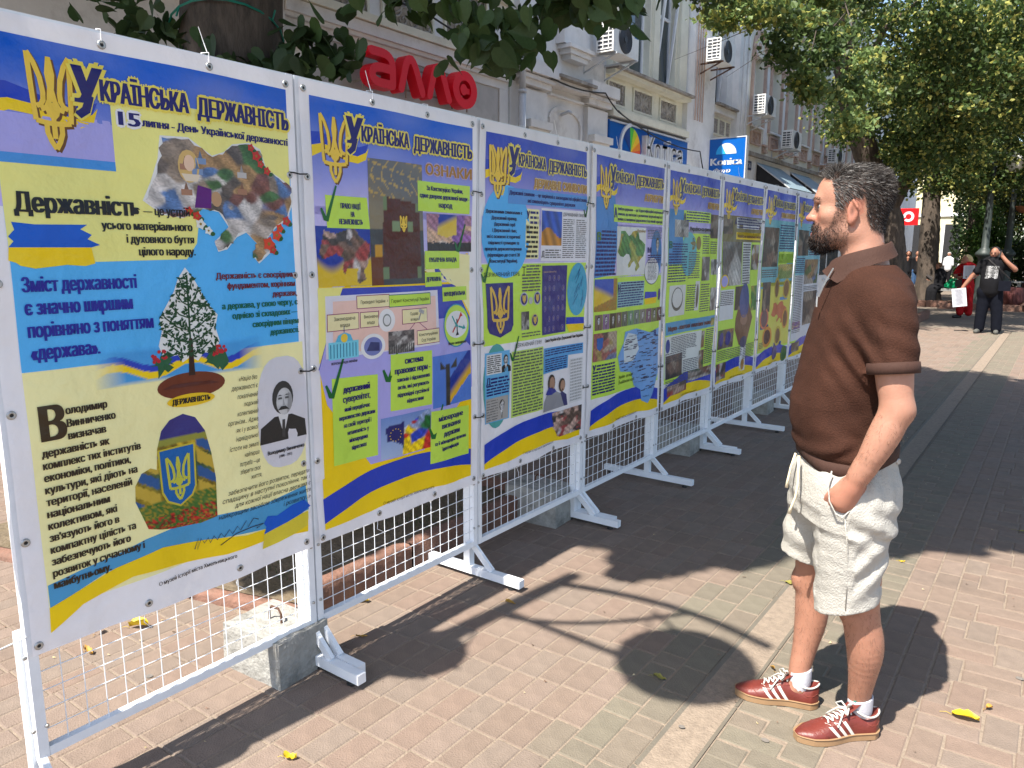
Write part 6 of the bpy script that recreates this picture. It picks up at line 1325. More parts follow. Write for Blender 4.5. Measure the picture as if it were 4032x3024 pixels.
# ================================================================ TREES
M_['leafattr'] = mat('leaf_by_attribute', (1, 1, 1), .5, .15, 9, attr=True, trans=.42, spec=.35)
M_['bark'] = mat('lime_bark', (.085, .065, .05), .95, .3, 8, bump=1.6, bscale=26, stretch=(1, 1, .35), stain=((.03, .025, .02), 6, .45, .65))
LEAF = [(-.34, 0), (-.47, .16), (-.42, .34), (-.22, .46), (.06, .43), (.28, .27), (.44, .09), (.66, 0), (.44, -.09), (.28, -.27), (.06, -.43), (-.22, -.46), (-.42, -.34), (-.47, -.16)]
def leaves_np(P, size, rs, tone=(.07, .12, .03), tvar=.35, yell=0.0, down=.6, full=False):
    """heart-ish leaves at points P; returns V, F(tri), C"""
    n = len(P); S = np.asarray(size) * rs.uniform(.7, 1.25, n)
    d = rs.normal(size=(n, 3)); d[:, 2] -= down; d /= np.linalg.norm(d, axis=1)[:, None]
    u = rs.normal(size=(n, 3)); u[:, 2] += .9; e = np.cross(d, u); e /= np.linalg.norm(e, axis=1)[:, None] + 1e-9; w = np.cross(e, d)
    if full:
        pts = LEAF; k = len(pts)
        V = np.concatenate([P[:, None] + S[:, None, None] * (d[:, None] * a + e[:, None] * b_ + w[:, None] * (-abs(b_) * .35 - .12 * a * a)) for a, b_ in pts], 1)
        F0 = np.array([(0, i, i + 1) for i in range(1, 13)])
    else:
        pts = [(-.45, 0), (-.05, .42), (.55, 0), (-.05, -.42)]; k = 4
        V = np.concatenate([P[:, None] + S[:, None, None] * (d[:, None] * a + e[:, None] * b_ - w[:, None] * abs(b_) * .3) for a, b_ in pts], 1)
        F0 = np.array([(0, 1, 2), (0, 2, 3)])
    F = (np.arange(n)[:, None, None] * k + F0[None]).reshape(-1, 3)
    t = np.array(tone)[None] * (1 + rs.uniform(-tvar, tvar, (n, 1)))
    if yell > 0:
        y = (rs.random(n) < yell)[:, None]; t = np.where(y, np.array([(.36, .36, .09)]) * (1 + rs.uniform(-.2, .2, (n, 1))), t)  # sunlit specks painted in: these leaves get a bright yellow colour
    C = np.repeat(t, k, 0); return V.reshape(-1, 3), F, C
def foliage(name, P, size, parent, seed, kind='stuff', **kw):
    rs = np.random.default_rng(seed); V, F, C = leaves_np(P, size, rs, **kw); o = npmesh(name, V, F, M_['leafattr'], None, False, C, kind); return attach(o, parent)
def clumps(centres, n, rs, r=.45, flat=.6):
    c = centres[rs.integers(0, len(centres), n)]; q = rs.normal(size=(n, 3)) * r * .55; q[:, 2] *= flat; return c + q
def crown_centres(c, rad, k, rs, shell=.55):
    d = rs.normal(size=(k, 3)); d /= np.linalg.norm(d, axis=1)[:, None]; q = shell + (1 - shell) * rs.random(k); q = q[:, None]
    return np.array(c) + d * q * np.array(rad)
def trunk(pts, rad, parent, n=14, name='trunk', rough=.10, seed=0, dz=.12):
    """tapered, ribbed trunk along a polyline"""
    P = [Vector(p) for p in pts]; Q = []; Rd = []
    for i in range(len(P) - 1):
        m = max(2, int((P[i + 1] - P[i]).length / dz))
        for j in range(m): Q.append(P[i].lerp(P[i + 1], j / m)); Rd.append(rad[i] + (rad[i + 1] - rad[i]) * j / m)
    Q.append(P[-1]); Rd.append(rad[-1]); b = MB(); b.tube(Q, Rd, n); r = random.Random(seed); ph = [r.uniform(0, 6.28) for _ in range(6)]
    vs = []
    for i, v in enumerate(b.v):
        q = Q[min(i // n, len(Q) - 1)]; d = Vector(v) - q; a = (i % n) / n * 6.283; z = q.z
        f = 1 + rough * (.6 * math.sin(a * 5 + ph[0] + z * .8) + .4 * math.sin(a * 9 + z * 3 + ph[1]) + .35 * r.uniform(-1, 1)); vs.append(tuple(q + d * f))
    b.v = vs; return attach(b.build(name, M_['bark'], smooth=True), parent)
def branches(parent, starts, seed, name='branch'):
    for i, (pts, r0) in enumerate(starts):
        b = MB(); n = len(pts); P = [Vector(p) for p in pts]; b.tube(P, [r0 * (1 - .75 * j / (n - 1)) for j in range(n)], 7)
        attach(b.build(name, M_['bark'], smooth=True), parent)

# -- near lime tree in the bed, its crown above the frame; its shade falls on the paving beyond y = 3.4
T1 = empty('lime_tree', (-3.72, 2.52, 0), 0, 'thick lime trunk right behind the first two banners, with leafy sprouts', 'tree')
trunk([(-3.70, 2.50, 0), (-3.72, 2.52, .5), (-3.76, 2.56, 1.6), (-3.80, 2.58, 2.6), (-3.72, 2.62, 3.6), (-3.6, 2.8, 5.2), (-3.4, 3.0, 7)], [.42, .30, .27, .265, .25, .2, .12], T1, 30, seed=1, rough=.05)
br = [([(-3.72, 2.62, 3.3), (-3.2, 3.0, 4.0), (-2.6, 3.3, 4.3), (-2.0, 3.6, 4.1), (-1.5, 3.9, 3.6)], .08), ([(-3.7, 2.6, 3.6), (-3.0, 2.7, 4.0), (-2.5, 2.72, 3.7), (-2.15, 2.72, 3.2), (-2.0, 2.76, 2.75)], .05), ([(-3.6, 2.8, 4.2), (-2.6, 3.2, 4.3), (-1.9, 3.1, 3.6), (-1.6, 3.05, 3.0)], .05),
      ([(-3.6, 2.8, 5.0), (-2.2, 4.2, 6.0), (-.8, 5.6, 6.4), (.4, 6.6, 6.2)], .10), ([(-3.6, 2.9, 5.0), (-3.8, 4.8, 6.0), (-3.6, 7.0, 6.2)], .10), ([(-3.6, 2.8, 4.5), (-5, 2.5, 5.5), (-6, 2.5, 6)], .08)]
branches(T1, br, 1)
rs = np.random.default_rng(11)
# hanging spray seen large in the photograph: about 300 separate leaves
SP = np.array([(-2.45, 2.47, 2.78), (-2.38, 2.50, 2.70), (-2.30, 2.56, 2.72), (-2.20, 2.62, 2.66), (-2.12, 2.66, 2.60), (-2.02, 2.74, 2.56), (-1.95, 2.80, 2.66), (-1.88, 2.86, 2.72), (-1.78, 2.94, 2.68), (-1.70, 3.0, 2.66), (-1.62, 3.06, 2.70), (-2.25, 2.70, 2.9), (-2.0, 2.9, 2.9), (-1.8, 3.1, 2.95), (-2.1, 2.6, 2.48), (-2.0, 2.72, 2.46)])
def leafmesh(i):
    V, F, C = leaves_np(np.zeros((1, 3)), [1.0], np.random.default_rng(i), full=True, down=1.6, tvar=.3, tone=(.055, .095, .028)); V = V * (.6 / max(1e-6, np.abs(V).max()))
    me = bpy.data.meshes.new('leaf'); me.from_pydata(V.tolist(), [], F.tolist()); me.materials.append(M_['leafattr']); at = me.color_attributes.new('Col', 'FLOAT_COLOR', 'POINT'); at.data.foreach_set('color', np.c_[C, np.ones(len(C))].ravel()); return me
LM = [leafmesh(i) for i in range(24)]
pts = clumps(SP, 265, rs, .15, .62)
pts = pts[(pts[:, 2] > 2.36)]
for p in pts:
    o = bpy.data.objects.new('leaf', random.choice(LM)); COL.objects.link(o); o.parent = T1; o.location = Vector(p) - Vector(T1.location); s_ = random.uniform(.072, .104); o.scale = (s_, s_, s_); o.rotation_euler = (jr(.4), jr(.4), random.uniform(0, 6.28))
for i in range(7): # thin twigs carrying them
    k = SP[i * 2]; b = MB(); b.tube([(k[0] - .1, k[1] - .05, k[2] + .5), (k[0] - .03, k[1], k[2] + .2), (k[0] + .03, k[1] + .04, k[2] - .05)], [.006, .004, .002], 5); attach(b.build('twig', M_['bark']), T1)
top = clumps(np.array([(-2.3, 2.7, 3.15), (-2.0, 2.9, 3.2), (-1.7, 3.1, 3.2), (-2.5, 2.6, 3.2), (-1.5, 3.3, 3.1)]), 1100, rs, .28)
foliage('leaf_mass', top, .075, T1, 3, tone=(.055, .095, .028), full=True)
# sprouts low on the trunk just above the first banner
spr = clumps(np.array([(-4.25, 2.22, 2.92), (-4.05, 2.30, 2.80), (-3.95, 2.28, 2.62), (-3.80, 2.36, 2.60), (-3.65, 2.44, 2.56), (-3.52, 2.52, 2.52), (-3.36, 2.64, 2.60), (-3.26, 2.72, 2.70), (-3.22, 2.76, 2.62), (-3.6, 2.42, 2.45), (-3.8, 2.30, 2.45), (-4.1, 2.1, 2.5)]), 300, rs, .15, .8)
for p in spr[:34]:
    o = bpy.data.objects.new('leaf', random.choice(LM)); COL.objects.link(o); o.parent = T1; o.location = Vector(p) - Vector(T1.location); s_ = random.uniform(.09, .125); o.scale = (s_, s_, s_); o.rotation_euler = (jr(.4), jr(.4), random.uniform(0, 6.28))
foliage('sprouts', spr[34:], .11, T1, 4, tone=(.05, .085, .03), full=True)
# crown: leaf clumps whose shade falls beyond y = 3.4 and leaves the front of the street in the sun
def shade_ok(P):
    sx = P[:, 0] + .078 * P[:, 2]; sy = P[:, 1] + .59 * P[:, 2]
    edge = 3.45 + .16 * np.sin(sx * 5) + .10 * np.sin(sx * 13 + 1) + np.clip((sx + 1.5), 0, 9) * 1.15
    edge = np.where(sx > -.2, 4.95 + .12 * np.sin(sx * 9) - .15 * (sx + .2), edge); edge = np.where(sx < -2.15, np.where(sx < -2.66, 2.15 + .15 * np.sin(sx * 9), 2.9), edge)
    far = 12.6 + .5 * np.sin(sx * 1.7) + .25 * np.sin(sx * 6)
    gap = (np.sin(sx * 4.3 + sy * 2.1) * np.sin(sy * 3.7 - sx * 1.9) > .42) & (sx > .15)
    return (sy > edge) & (sy < far) & ~gap
cc = crown_centres((-2.3, 3.6, 6.6), (4.6, 4.4, 2.9), 420, rs, .35); P = clumps(cc, 120000, rs, .6); P = P[shade_ok(P)]
seen = (P[:, 2] - 1.64) / np.maximum(.1, P @ np.array([Fv.x, Fv.y, 0])) ; P = P[(seen > .39) | (P[:, 1] < 0)]
foliage('crown', P, .19, T1, 5, tone=(.06, .10, .03))
cc = crown_centres((-3.9, .4, 5.0), (1.8, 1.8, 1.4), 90, rs, .2); P = clumps(cc, 15000, rs, .5); P = P[shade_ok(P) & (P[:, 1] < P[:, 0] * -.30)]; foliage('crown', P, .16, T1, 7, tone=(.06, .10, .03))  # unseen clump added to the crown to shade the planting bed
cc = crown_centres((1.2, 4.0, 6.2), (3.6, 3.4, 2.2), 200, rs, .3); P = clumps(cc, 45000, rs, .6); P = P[shade_ok(P)]; seen = (P[:, 2] - 1.64) / np.maximum(.1, P @ np.array([Fv.x, Fv.y, 0])); P = P[(seen > .39)]
foliage('crown', P, .19, T1, 6, tone=(.06, .10, .03))
M_['garland'] = mat('green_light_string', (.01, .16, .11), .5, 0)
b = MB(); pts = [(-3.80 + .29 * math.cos(a), 2.58 + .29 * math.sin(a), 2.78 + .10 * math.sin(a * 1.0 + 2.3)) for a in [i * .3 for i in range(22)]]; b.tube(pts, .006, 5)
for i in range(1, 21, 3): q = Vector(pts[i]); b.tube([q, q + Vector((.02 * math.cos(i * .3), .02 * math.sin(i * .3), .05 if i % 2 else -.05))], .005, 5)
tag(b.build('light_string', M_['garland']), 'green fairy-light cable wound round the near trunk', 'light string')

def lime(x, y, label, tp, tr, cc_list, n, size, seed, brs=(), tone=(.06, .10, .025), yell=.20, loc=None, r=.40, cut=None):
    T = empty('lime_tree', (x, y, 0), 0, label, 'tree', 'lime trees lining the street'); trunk(tp, tr, T, 18, seed=seed)
    branches(T, brs, seed); rs = np.random.default_rng(seed)
    C_ = np.concatenate([crown_centres(c, rad, k, rs, sh) for c, rad, k, sh in cc_list]); P = clumps(C_, n, rs, r)
    if cut: P = P[cut(P)]
    foliage('crown', P, size * .92, T, seed, tone=tone, yell=yell); return T
# second tree, its leaning trunk rising behind the head of the man
lime(-3.4, 20.2, 'lime tree with leaning dark trunk rising behind the head of the man', [(-3.38, 20.2, 0), (-3.45, 20.2, 1.2), (-3.55, 20.1, 2.4), (-4.05, 19.8, 3.7), (-4.45, 19.2, 5.1), (-4.6, 18.2, 6.6), (-4.7, 17.4, 8.2)], [.42, .33, .30, .27, .24, .2, .12],
     [((-2.4, 20.6, 5.7), (3.0, 3.6, 2.6), 150, .35), ((-1.6, 17.6, 5.4), (1.9, 2.0, 1.5), 60, .3), ((-3.0, 19.5, 3.9), (1.2, 1.3, .9), 26, .2), ((-3.6, 16.0, 6.6), (1.6, 2.4, 1.0), 30, .3), ((-4.1, 18.4, 4.2), (.5, .8, .5), 6, .2)], 46000, .105, 21,
     [([(-3.6, 20, 2.5), (-3.0, 20.2, 4.0), (-2.4, 20.4, 5.6), (-1.6, 20.6, 7.4)], .2), ([(-4.45, 19.2, 5.1), (-3.6, 18.0, 6.2), (-2.4, 16.8, 6.6)], .1), ([(-3.0, 20.2, 4.0), (-1.8, 19.0, 4.8), (-.8, 18, 5.2)], .08), ([(-4.3, 19.5, 4.6), (-4.2, 17, 5.3), (-3.8, 14.5, 5.2), (-3.6, 12.5, 4.9)], .045), ([(-4.4, 19.2, 5.0), (-4.3, 16, 6.4), (-4.0, 13.5, 6.2)], .04)], cut=lambda P: (P[:, 1] + .585 * P[:, 2] > 17.3) | (P[:, 2] > 7.5))
# hanging sprays in front of the cream facade
T4 = empty('lime_branch', (-3.8, 13, 5), 0, 'long lime branch drooping in front of the arched facade with sunlit tips', 'tree')
rs = np.random.default_rng(31)
for (c, rad, k, n, ye, sd) in (((-3.95, 10.2, 4.75), (.42, .9, .22), 9, 1000, .35, 1), ((-3.55, 10.4, 5.0), (.5, .9, .3), 10, 1300, .1, 2), ((-3.55, 11.2, 4.55), (.35, .5, .35), 7, 800, .05, 3), ((-3.35, 12.6, 4.85), (.5, .7, .28), 9, 900, .05, 4), ((-3.3, 11.6, 3.98), (.22, .5, .32), 8, 750, .25, 5), ((-3.25, 13.4, 4.2), (.3, .5, .3), 6, 480, .05, 6), ((-3.0, 13.9, 4.75), (.4, .5, .3), 5, 420, .2, 7), ((-3.2, 12.2, 4.4), (.3, .5, .2), 5, 420, .05, 8), ((-3.25, 9.9, 4.62), (.5, .7, .2), 10, 1000, .25, 11), ((-2.95, 11.0, 5.0), (.5, .7, .25), 10, 1100, .2, 12), ((-3.9, 9.0, 4.75), (.3, .6, .2), 7, 700, .1, 13), ((-2.95, 12.8, 3.7), (.2, .5, .3), 6, 420, .2, 9), ((-2.9, 13.5, 4.1), (.25, .4, .3), 6, 420, .2, 19)):
    foliage('leaf_spray', clumps(crown_centres(c, rad, k, rs, .2), n, rs, .22, .6), .085, T4, 40 + sd, tone=(.075, .12, .035) if ye < .2 else (.15, .22, .07), yell=ye)  # sprays meant to be in sun are painted with a lighter leaf tone
branches(T4, [([(-4.0, 16.5, 6.4), (-3.7, 14, 5.9), (-3.4, 12.4, 5.1), (-3.3, 11.6, 4.1)], .02), ([(-3.9, 15.5, 6.2), (-3.9, 12.5, 5.6), (-3.9, 10.4, 4.9)], .02), ([(-3.8, 15, 6.3), (-3.2, 13.6, 5.2), (-3.2, 13, 4.4)], .014), ([(-3.5, 12.6, 5.3), (-3.9, 11.5, 4.9), (-4.2, 10.6, 4.5), (-4.6, 10, 4.2)], .008), ([(-3.6, 13, 5.5), (-4.1, 12, 4.6), (-4.4, 11.4, 4.2)], .008), ([(-3.3, 13.5, 5.4), (-3.7, 12.8, 4.6), (-3.8, 12.3, 4.0)], .006)], 4, 'twig')
lime(-3.6, 27.6, 'straight lime trunk between the passers-by and the seated woman', [(-3.55, 27.6, 0), (-3.62, 27.6, 1), (-3.7, 27.6, 2.6), (-3.8, 27.8, 5), (-3.8, 28, 8)], [.42, .31, .27, .22, .14],
     [((-3.0, 27.8, 6.2), (2.9, 2.9, 2.8), 110, .4), ((-2.6, 26.6, 3.9), (1.3, 1.4, .8), 24, .2)], 24000, .12, 22, [([(-3.8, 27.8, 4), (-2.4, 27, 5.4), (-1.4, 26.4, 6.4)], .1)], yell=.2)
for i, (x, y, z, rx, rz_, n, ye, tn, lab) in enumerate(((.6, 26.0, 6.4, 3.2, 2.9, 30000, .35, (.065, .09, .022), 'yellow-green lime crown spreading over the right edge of the street'), (-1.0, 33.5, 5.6, 3.2, 3.0, 22000, .15, (.035, .06, .018), 'dark lime tree behind the iron lamp posts'), (3.2, 31, 5.2, 3.0, 3.6, 16000, .15, (.04, .07, .02), 'broad lime tree at the right edge behind the litter bins'),  # first crown carries the most leaves coloured as sunlit
        (1.5, 40, 6, 4.2, 4.4, 15000, .1, (.05, .08, .025), 'deep green lime tree closing the view down the street'), (6.5, 38, 6, 4.0, 4.5, 10000, .1, (.05, .08, .025), 'dark tree beyond the right edge of the paving'), (-3.4, 37, 6.2, 2.2, 2.6, 11000, .1, (.035, .06, .018), 'lime tree in front of the yellow building'), (3.0, 17.5, 9.4, 3.0, 1.8, 9000, .3, (.08, .12, .03), 'high lime crown overhanging the right of the street'))):
    xb = {0: 2.6, 6: 5.0}.get(i, x)
    lime(xb, y, lab, [(xb, y, 0), (xb + .1, y, 2), (xb + .05, y + .1, 4), (x, y, 6), (x, y, z + 1)], [.32, .24, .2, .17, .09], [((x, y, z), (rx, rx, rz_), 90 if i else 130, .45), ((x, y - .5, z - rz_ * .62), (rx * .8, rx * .8, .8), 30, .2)], n, .13 if i else .12, 60 + i, tone=tn, yell=ye, r=.7)
HB = empty('hedge', (1, 47, 0), 0, 'dark wall of shrubs closing the street beyond the lamp posts', 'hedge')
rs = np.random.default_rng(90); foliage('foliage', np.stack([rs.uniform(-5.2, 14, 26000), rs.uniform(46, 48.5, 26000), rs.uniform(0, 1, 26000) ** .8 * 5.2], 1), .20, HB, 91, tone=(.035, .06, .02)); foliage('foliage', np.stack([rs.uniform(-2.2, 7, 12000), rs.uniform(34, 35.5, 12000), rs.uniform(.1, 2.1, 12000)], 1), .15, HB, 92, tone=(.035, .065, .02))
VB = empty('climber_bush', (-2.6, 31, 0), 0, 'tall green climber bush behind the woman in red', 'bush')
rs = np.random.default_rng(77); foliage('leaves', clumps(crown_centres((-2.35, 31, 1.6), (.62, .7, 1.6), 60, rs, .3), 12000, rs, .3), .10, VB, 78, tone=(.07, .14, .03), yell=.05)
trunk([(-2.35, 31, 0), (-2.35, 31, 2.6)], [.12, .05], VB, 8, name='stem')
b = MB()
# lamps
street_lamp(-2.03, 26.4, 'dark iron lamp post directly behind the man on the phone', arms=((0, 4.4, .5),))
street_lamp(-1.66, 30.0, 'second iron lamp post, with a terracotta bowl of flowers', arms=((0, 4.4, .5),), bowls=((.4, 3.1, .38, .34),))
# the lamp standing behind the photographer, whose arms and bowls cast the round shadows in front of the man
street_lamp(-2.25, .30, 'iron lamp post whose flower bowl shadow lies left of the shoes of the man', arms=((.0, 4.55, 1.05),), bowls=((.0, 3.98, .86, .27), (0, 3.02, .03, .17)), h=4.75, globes=0, slim=.42)
cable([(-2.262, .775, .56), (-2.26, .62, .545), (-2.25, .36, .50)], .0022, 'white string tying the left end of the fence to the lamp post', 'tie_white')
# ================================================================ PEOPLE: one skin grown from rounded volumes on a grid
class Vol:
    def __init__(s, lo, hi, h):
        s.lo = np.array(lo, np.float32); s.h = h; s.n = np.ceil((np.array(hi) - s.lo) / h).astype(int) + 1; s.F = np.full(s.n, 9.0, np.float32)
    def sl(s, lo, hi):
        a = np.clip(np.floor((np.array(lo) - s.lo) / s.h).astype(int), 0, s.n); c = np.clip(np.ceil((np.array(hi) - s.lo) / s.h).astype(int) + 1, 0, s.n)
        if (c <= a).any(): return None, None
        g = [s.lo[i] + s.h * np.arange(a[i], c[i], dtype=np.float32) for i in range(3)]
        return tuple(slice(a[i], c[i]) for i in range(3)), np.meshgrid(*g, indexing='ij', sparse=True)
    def mix(s, S, d, k, op):
        F = s.F[S]
        if op == 'u':
            if k > 0: t = np.maximum(k - np.abs(F - d), 0) / k; s.F[S] = np.minimum(F, d) - t * t * k * .25
            else: s.F[S] = np.minimum(F, d)
        else:
            if k > 0: t = np.maximum(k - np.abs(F + d), 0) / k; s.F[S] = np.maximum(F, -d) + t * t * k * .25
            else: s.F[S] = np.maximum(F, -d)
    def cone(s, a, b_, ra, rb, k=.02, op='u', m=.03):
        a = np.array(a, float); b_ = np.array(b_, float); R0 = max(ra, rb) + k + m
        S, g = s.sl(np.minimum(a, b_) - R0, np.maximum(a, b_) + R0)
        if S is None: return
        ab = b_ - a; L2 = max(1e-9, ab @ ab); t = sum((g[i] - a[i]) * ab[i] for i in range(3)) / L2; t = np.clip(t, 0, 1)
        d = np.sqrt(sum((g[i] - a[i] - ab[i] * t) ** 2 for i in range(3))) - (ra + (rb - ra) * t); s.mix(S, d.astype(np.float32), k, op)
    def path(s, pts, rs, k=.02, op='u'):
        P = np.array(pts, float); 
        if len(P) > 2:                                                      # smooth the polyline so joints do not bulge
            t = np.arange(len(P)); tt = np.linspace(0, len(P) - 1, (len(P) - 1) * 4 + 1); Q = np.stack([np.interp(tt, t, P[:, i]) for i in range(3)], 1); r_ = np.interp(tt, t, rs)
            for _ in range(3): Q[1:-1] = (Q[:-2] + 2 * Q[1:-1] + Q[2:]) / 4; r_[1:-1] = (r_[:-2] + 2 * r_[1:-1] + r_[2:]) / 4
            P, rs = Q, r_
        R0 = max(rs) + k + .03; S, g = s.sl(P.min(0) - R0, P.max(0) + R0)
        if S is None: return
        D_ = None
        for i in range(len(P) - 1):
            a, ab = P[i], P[i + 1] - P[i]; L2 = max(1e-9, ab @ ab); t = np.clip(sum((g[j] - a[j]) * ab[j] for j in range(3)) / L2, 0, 1)
            d = np.sqrt(sum((g[j] - a[j] - ab[j] * t) ** 2 for j in range(3))) - (rs[i] + (rs[i + 1] - rs[i]) * t); D_ = d if D_ is None else np.minimum(D_, d)
        s.mix(S, D_.astype(np.float32), k, op)
    def ell(s, c, r, k=.02, op='u', ax=None, m=.03):
        c = np.array(c, float); r = np.array(r, float); R0 = (r.max() if ax is not None else r) + k + m
        S, g = s.sl(c - R0, c + R0)
        if S is None: return
        p = [g[i] - c[i] for i in range(3)]
        if ax is not None: p = [sum(p[j] * ax[i][j] for j in range(3)) for i in range(3)]
        q = np.sqrt(sum((p[i] / r[i]) ** 2 for i in range(3))); q2 = np.sqrt(sum((p[i] / r[i] ** 2) ** 2 for i in range(3))) + 1e-6
        s.mix(S, (q * (q - 1) / q2).astype(np.float32), k, op)
    def stack(s, tab, fwd, left, k=.02, op='u', m=.05, p=2.3):
        """tab rows z, cx, cy, half-depth (along fwd), half-width (along left); superelliptic sections"""
        T = np.array(tab, float); z0, z1 = T[:, 0].min(), T[:, 0].max(); R0 = T[:, 3:5].max() + k + m
        S, g = s.sl((T[:, 1].min() - R0, T[:, 2].min() - R0, z0 - k - .01), (T[:, 1].max() + R0, T[:, 2].max() + R0, z1 + k + .01))
        if S is None: return
        z = np.clip(g[2], z0, z1); o = np.argsort(T[:, 0]); I = lambda j: np.interp(z.ravel(), T[o, 0], T[o, j]).reshape(z.shape)
        x = g[0] - I(1); y = g[1] - I(2); u = x * fwd[0] + y * fwd[1]; v = x * left[0] + y * left[1]; A = I(3); B = I(4)
        q = (np.abs(u / A) ** p + np.abs(v / B) ** p) ** (1 / p); d = (q - 1) * np.minimum(A, B); dz = np.maximum(z0 - g[2], g[2] - z1)
        s.mix(S, np.maximum(d, dz + 0 * d).astype(np.float32), k, op)
    def plane(s, pt, n):
        """keep the side the normal points away from"""
        n = np.array(n, float); n /= np.linalg.norm(n); g = np.meshgrid(*[s.lo[i] + s.h * np.arange(s.n[i], dtype=np.float32) for i in range(3)], indexing='ij', sparse=True)
        s.F = np.maximum(s.F, sum((g[i] - pt[i]) * n[i] for i in range(3)).astype(np.float32))
    def noise(s, fn):
        g = np.meshgrid(*[s.lo[i] + s.h * np.arange(s.n[i], dtype=np.float32) for i in range(3)], indexing='ij', sparse=True)
        near = np.abs(s.F) < .05; s.F = np.where(near, s.F + fn(*g), s.F).astype(np.float32)
    def nets(s):
        F = s.F; n = F.shape; ins = F < 0
        cnt = np.zeros((n[0] - 1, n[1] - 1, n[2] - 1), np.int8)
        for i in (0, 1):
            for j in (0, 1):
                for k in (0, 1): cnt += ins[i:n[0] - 1 + i, j:n[1] - 1 + j, k:n[2] - 1 + k]
        act = (cnt > 0) & (cnt < 8); C = np.argwhere(act); idx = np.full(act.shape, -1, np.int32); idx[act] = np.arange(len(C))
        P = np.zeros((len(C), 3)); W = np.zeros(len(C)); cor = [(i, j, k) for i in (0, 1) for j in (0, 1) for k in (0, 1)]
        for a in range(8):
            for b_ in range(a + 1, 8):
                ca, cb = cor[a], cor[b_]
                if sum(abs(ca[t] - cb[t]) for t in range(3)) != 1: continue
                fa = F[C[:, 0] + ca[0], C[:, 1] + ca[1], C[:, 2] + ca[2]]; fb_ = F[C[:, 0] + cb[0], C[:, 1] + cb[1], C[:, 2] + cb[2]]
                mk = (fa < 0) != (fb_ < 0); t = np.where(mk, fa / np.where(mk, fa - fb_, 1), 0)
                for q in range(3): P[:, q] += mk * (ca[q] + (cb[q] - ca[q]) * t)
                W += mk
        V = s.lo + s.h * (C + P / W[:, None]); Q = []
        for ax in range(3):
            o1, o2 = [(1, 2), (2, 0), (0, 1)][ax]; sl0 = [slice(None)] * 3; sl1 = [slice(None)] * 3; sl0[ax] = slice(0, n[ax] - 1); sl1[ax] = slice(1, n[ax])
            A0, A1 = ins[tuple(sl0)], ins[tuple(sl1)]; E = np.argwhere(A0 != A1)
            E = E[(E[:, o1] > 0) & (E[:, o2] > 0) & (E[:, o1] < n[o1] - 1) & (E[:, o2] < n[o2] - 1)]
            if not len(E): continue
            def at(d1, d2): X = E.copy(); X[:, o1] -= d1; X[:, o2] -= d2; return idx[X[:, 0], X[:, 1], X[:, 2]]
            q = np.stack([at(1, 1), at(0, 1), at(0, 0), at(1, 0)], 1); fl = A1[E[:, 0], E[:, 1], E[:, 2]]; q[fl] = q[fl][:, ::-1]; Q.append(q)
        Q = np.concatenate(Q); return V, Q[(Q >= 0).all(1)]
def relax(V, Q, it=1, lam=.5):
    for _ in range(it):
        S = np.zeros_like(V); W = np.zeros(len(V))
        for a in range(4):
            i, j = Q[:, a], Q[:, (a + 1) % 4]
            for q in range(3): S[:, q] += np.bincount(i, V[j, q], len(V)) + np.bincount(j, V[i, q], len(V))
            W += np.bincount(i, minlength=len(V)) + np.bincount(j, minlength=len(V))
        V = V + lam * (S / np.maximum(W, 1)[:, None] - V)
    return V
def vsub(a, b_): return np.array(a, float) - np.array(b_, float)
def grow(name, vol, m, root, xf, col=None, it=1):
    V, Q = vol.nets(); V = relax(V, Q, it); c = col(V) if col else None
    Wd = xf(V); o = npmesh(name, Wd, Q, m, None, True, c); return attach(o, root)
def skinmat(name, attr=True):
    m = mat(name, (.6, .35, .26), .48, .07, 30, bump=.12, bscale=220, attr=attr, spec=.35, sss=.12); return m
M_['skin'] = skinmat('skin')
def knit(name, col):
    m, nt, b = nmat(name); L = nt.links.new; tc = nt.nodes.new('ShaderNodeTexCoord'); mp = nt.nodes.new('ShaderNodeMapping'); mp.inputs['Scale'].default_value = (1, 1, 1.0); L(tc.outputs['Object'], mp.inputs[0])
    v = nt.nodes.new('ShaderNodeTexVoronoi'); v.inputs['Scale'].default_value = 210; L(mp.outputs[0], v.inputs['Vector'])
    n = nt.nodes.new('ShaderNodeTexNoise'); n.inputs['Scale'].default_value = 9; n.inputs['Detail'].default_value = 5; L(tc.outputs['Object'], n.inputs['Vector'])
    mr = nt.nodes.new('ShaderNodeMapRange'); mr.inputs[1].default_value = .3; mr.inputs[2].default_value = .7; mr.inputs[3].default_value = .86; mr.inputs[4].default_value = 1.15; L(n.outputs[0], mr.inputs[0])
    m2 = nt.nodes.new('ShaderNodeMapRange'); m2.inputs[1].default_value = 0; m2.inputs[2].default_value = .6; m2.inputs[3].default_value = 1.15; m2.inputs[4].default_value = .75; L(v.outputs['Distance'], m2.inputs[0])
    ml = nt.nodes.new('ShaderNodeMath'); ml.operation = 'MULTIPLY'; L(mr.outputs[0], ml.inputs[0]); L(m2.outputs[0], ml.inputs[1])
    vm = nt.nodes.new('ShaderNodeVectorMath'); vm.operation = 'SCALE'; vm.inputs[0].default_value = col; L(ml.outputs[0], vm.inputs['Scale']); L(vm.outputs[0], b.inputs['Base Color'])
    bp = nt.nodes.new('ShaderNodeBump'); bp.inputs['Strength'].default_value = .6; bp.inputs['Distance'].default_value = .002; bp.invert = True; L(v.outputs['Distance'], bp.inputs['Height']); L(bp.outputs[0], b.inputs['Normal'])
    b.inputs['Roughness'].default_value = .9; b.inputs['Specular IOR Level'].default_value = .2; return m
M_['shirt'] = knit('brown_waffle_knit', (.050, .019, .011)); M_['shirt2'] = mat('brown_rib_knit', (.046, .019, .012), .85, .06, 60, bump=.3, bscale=400, stretch=(1, 1, .05))
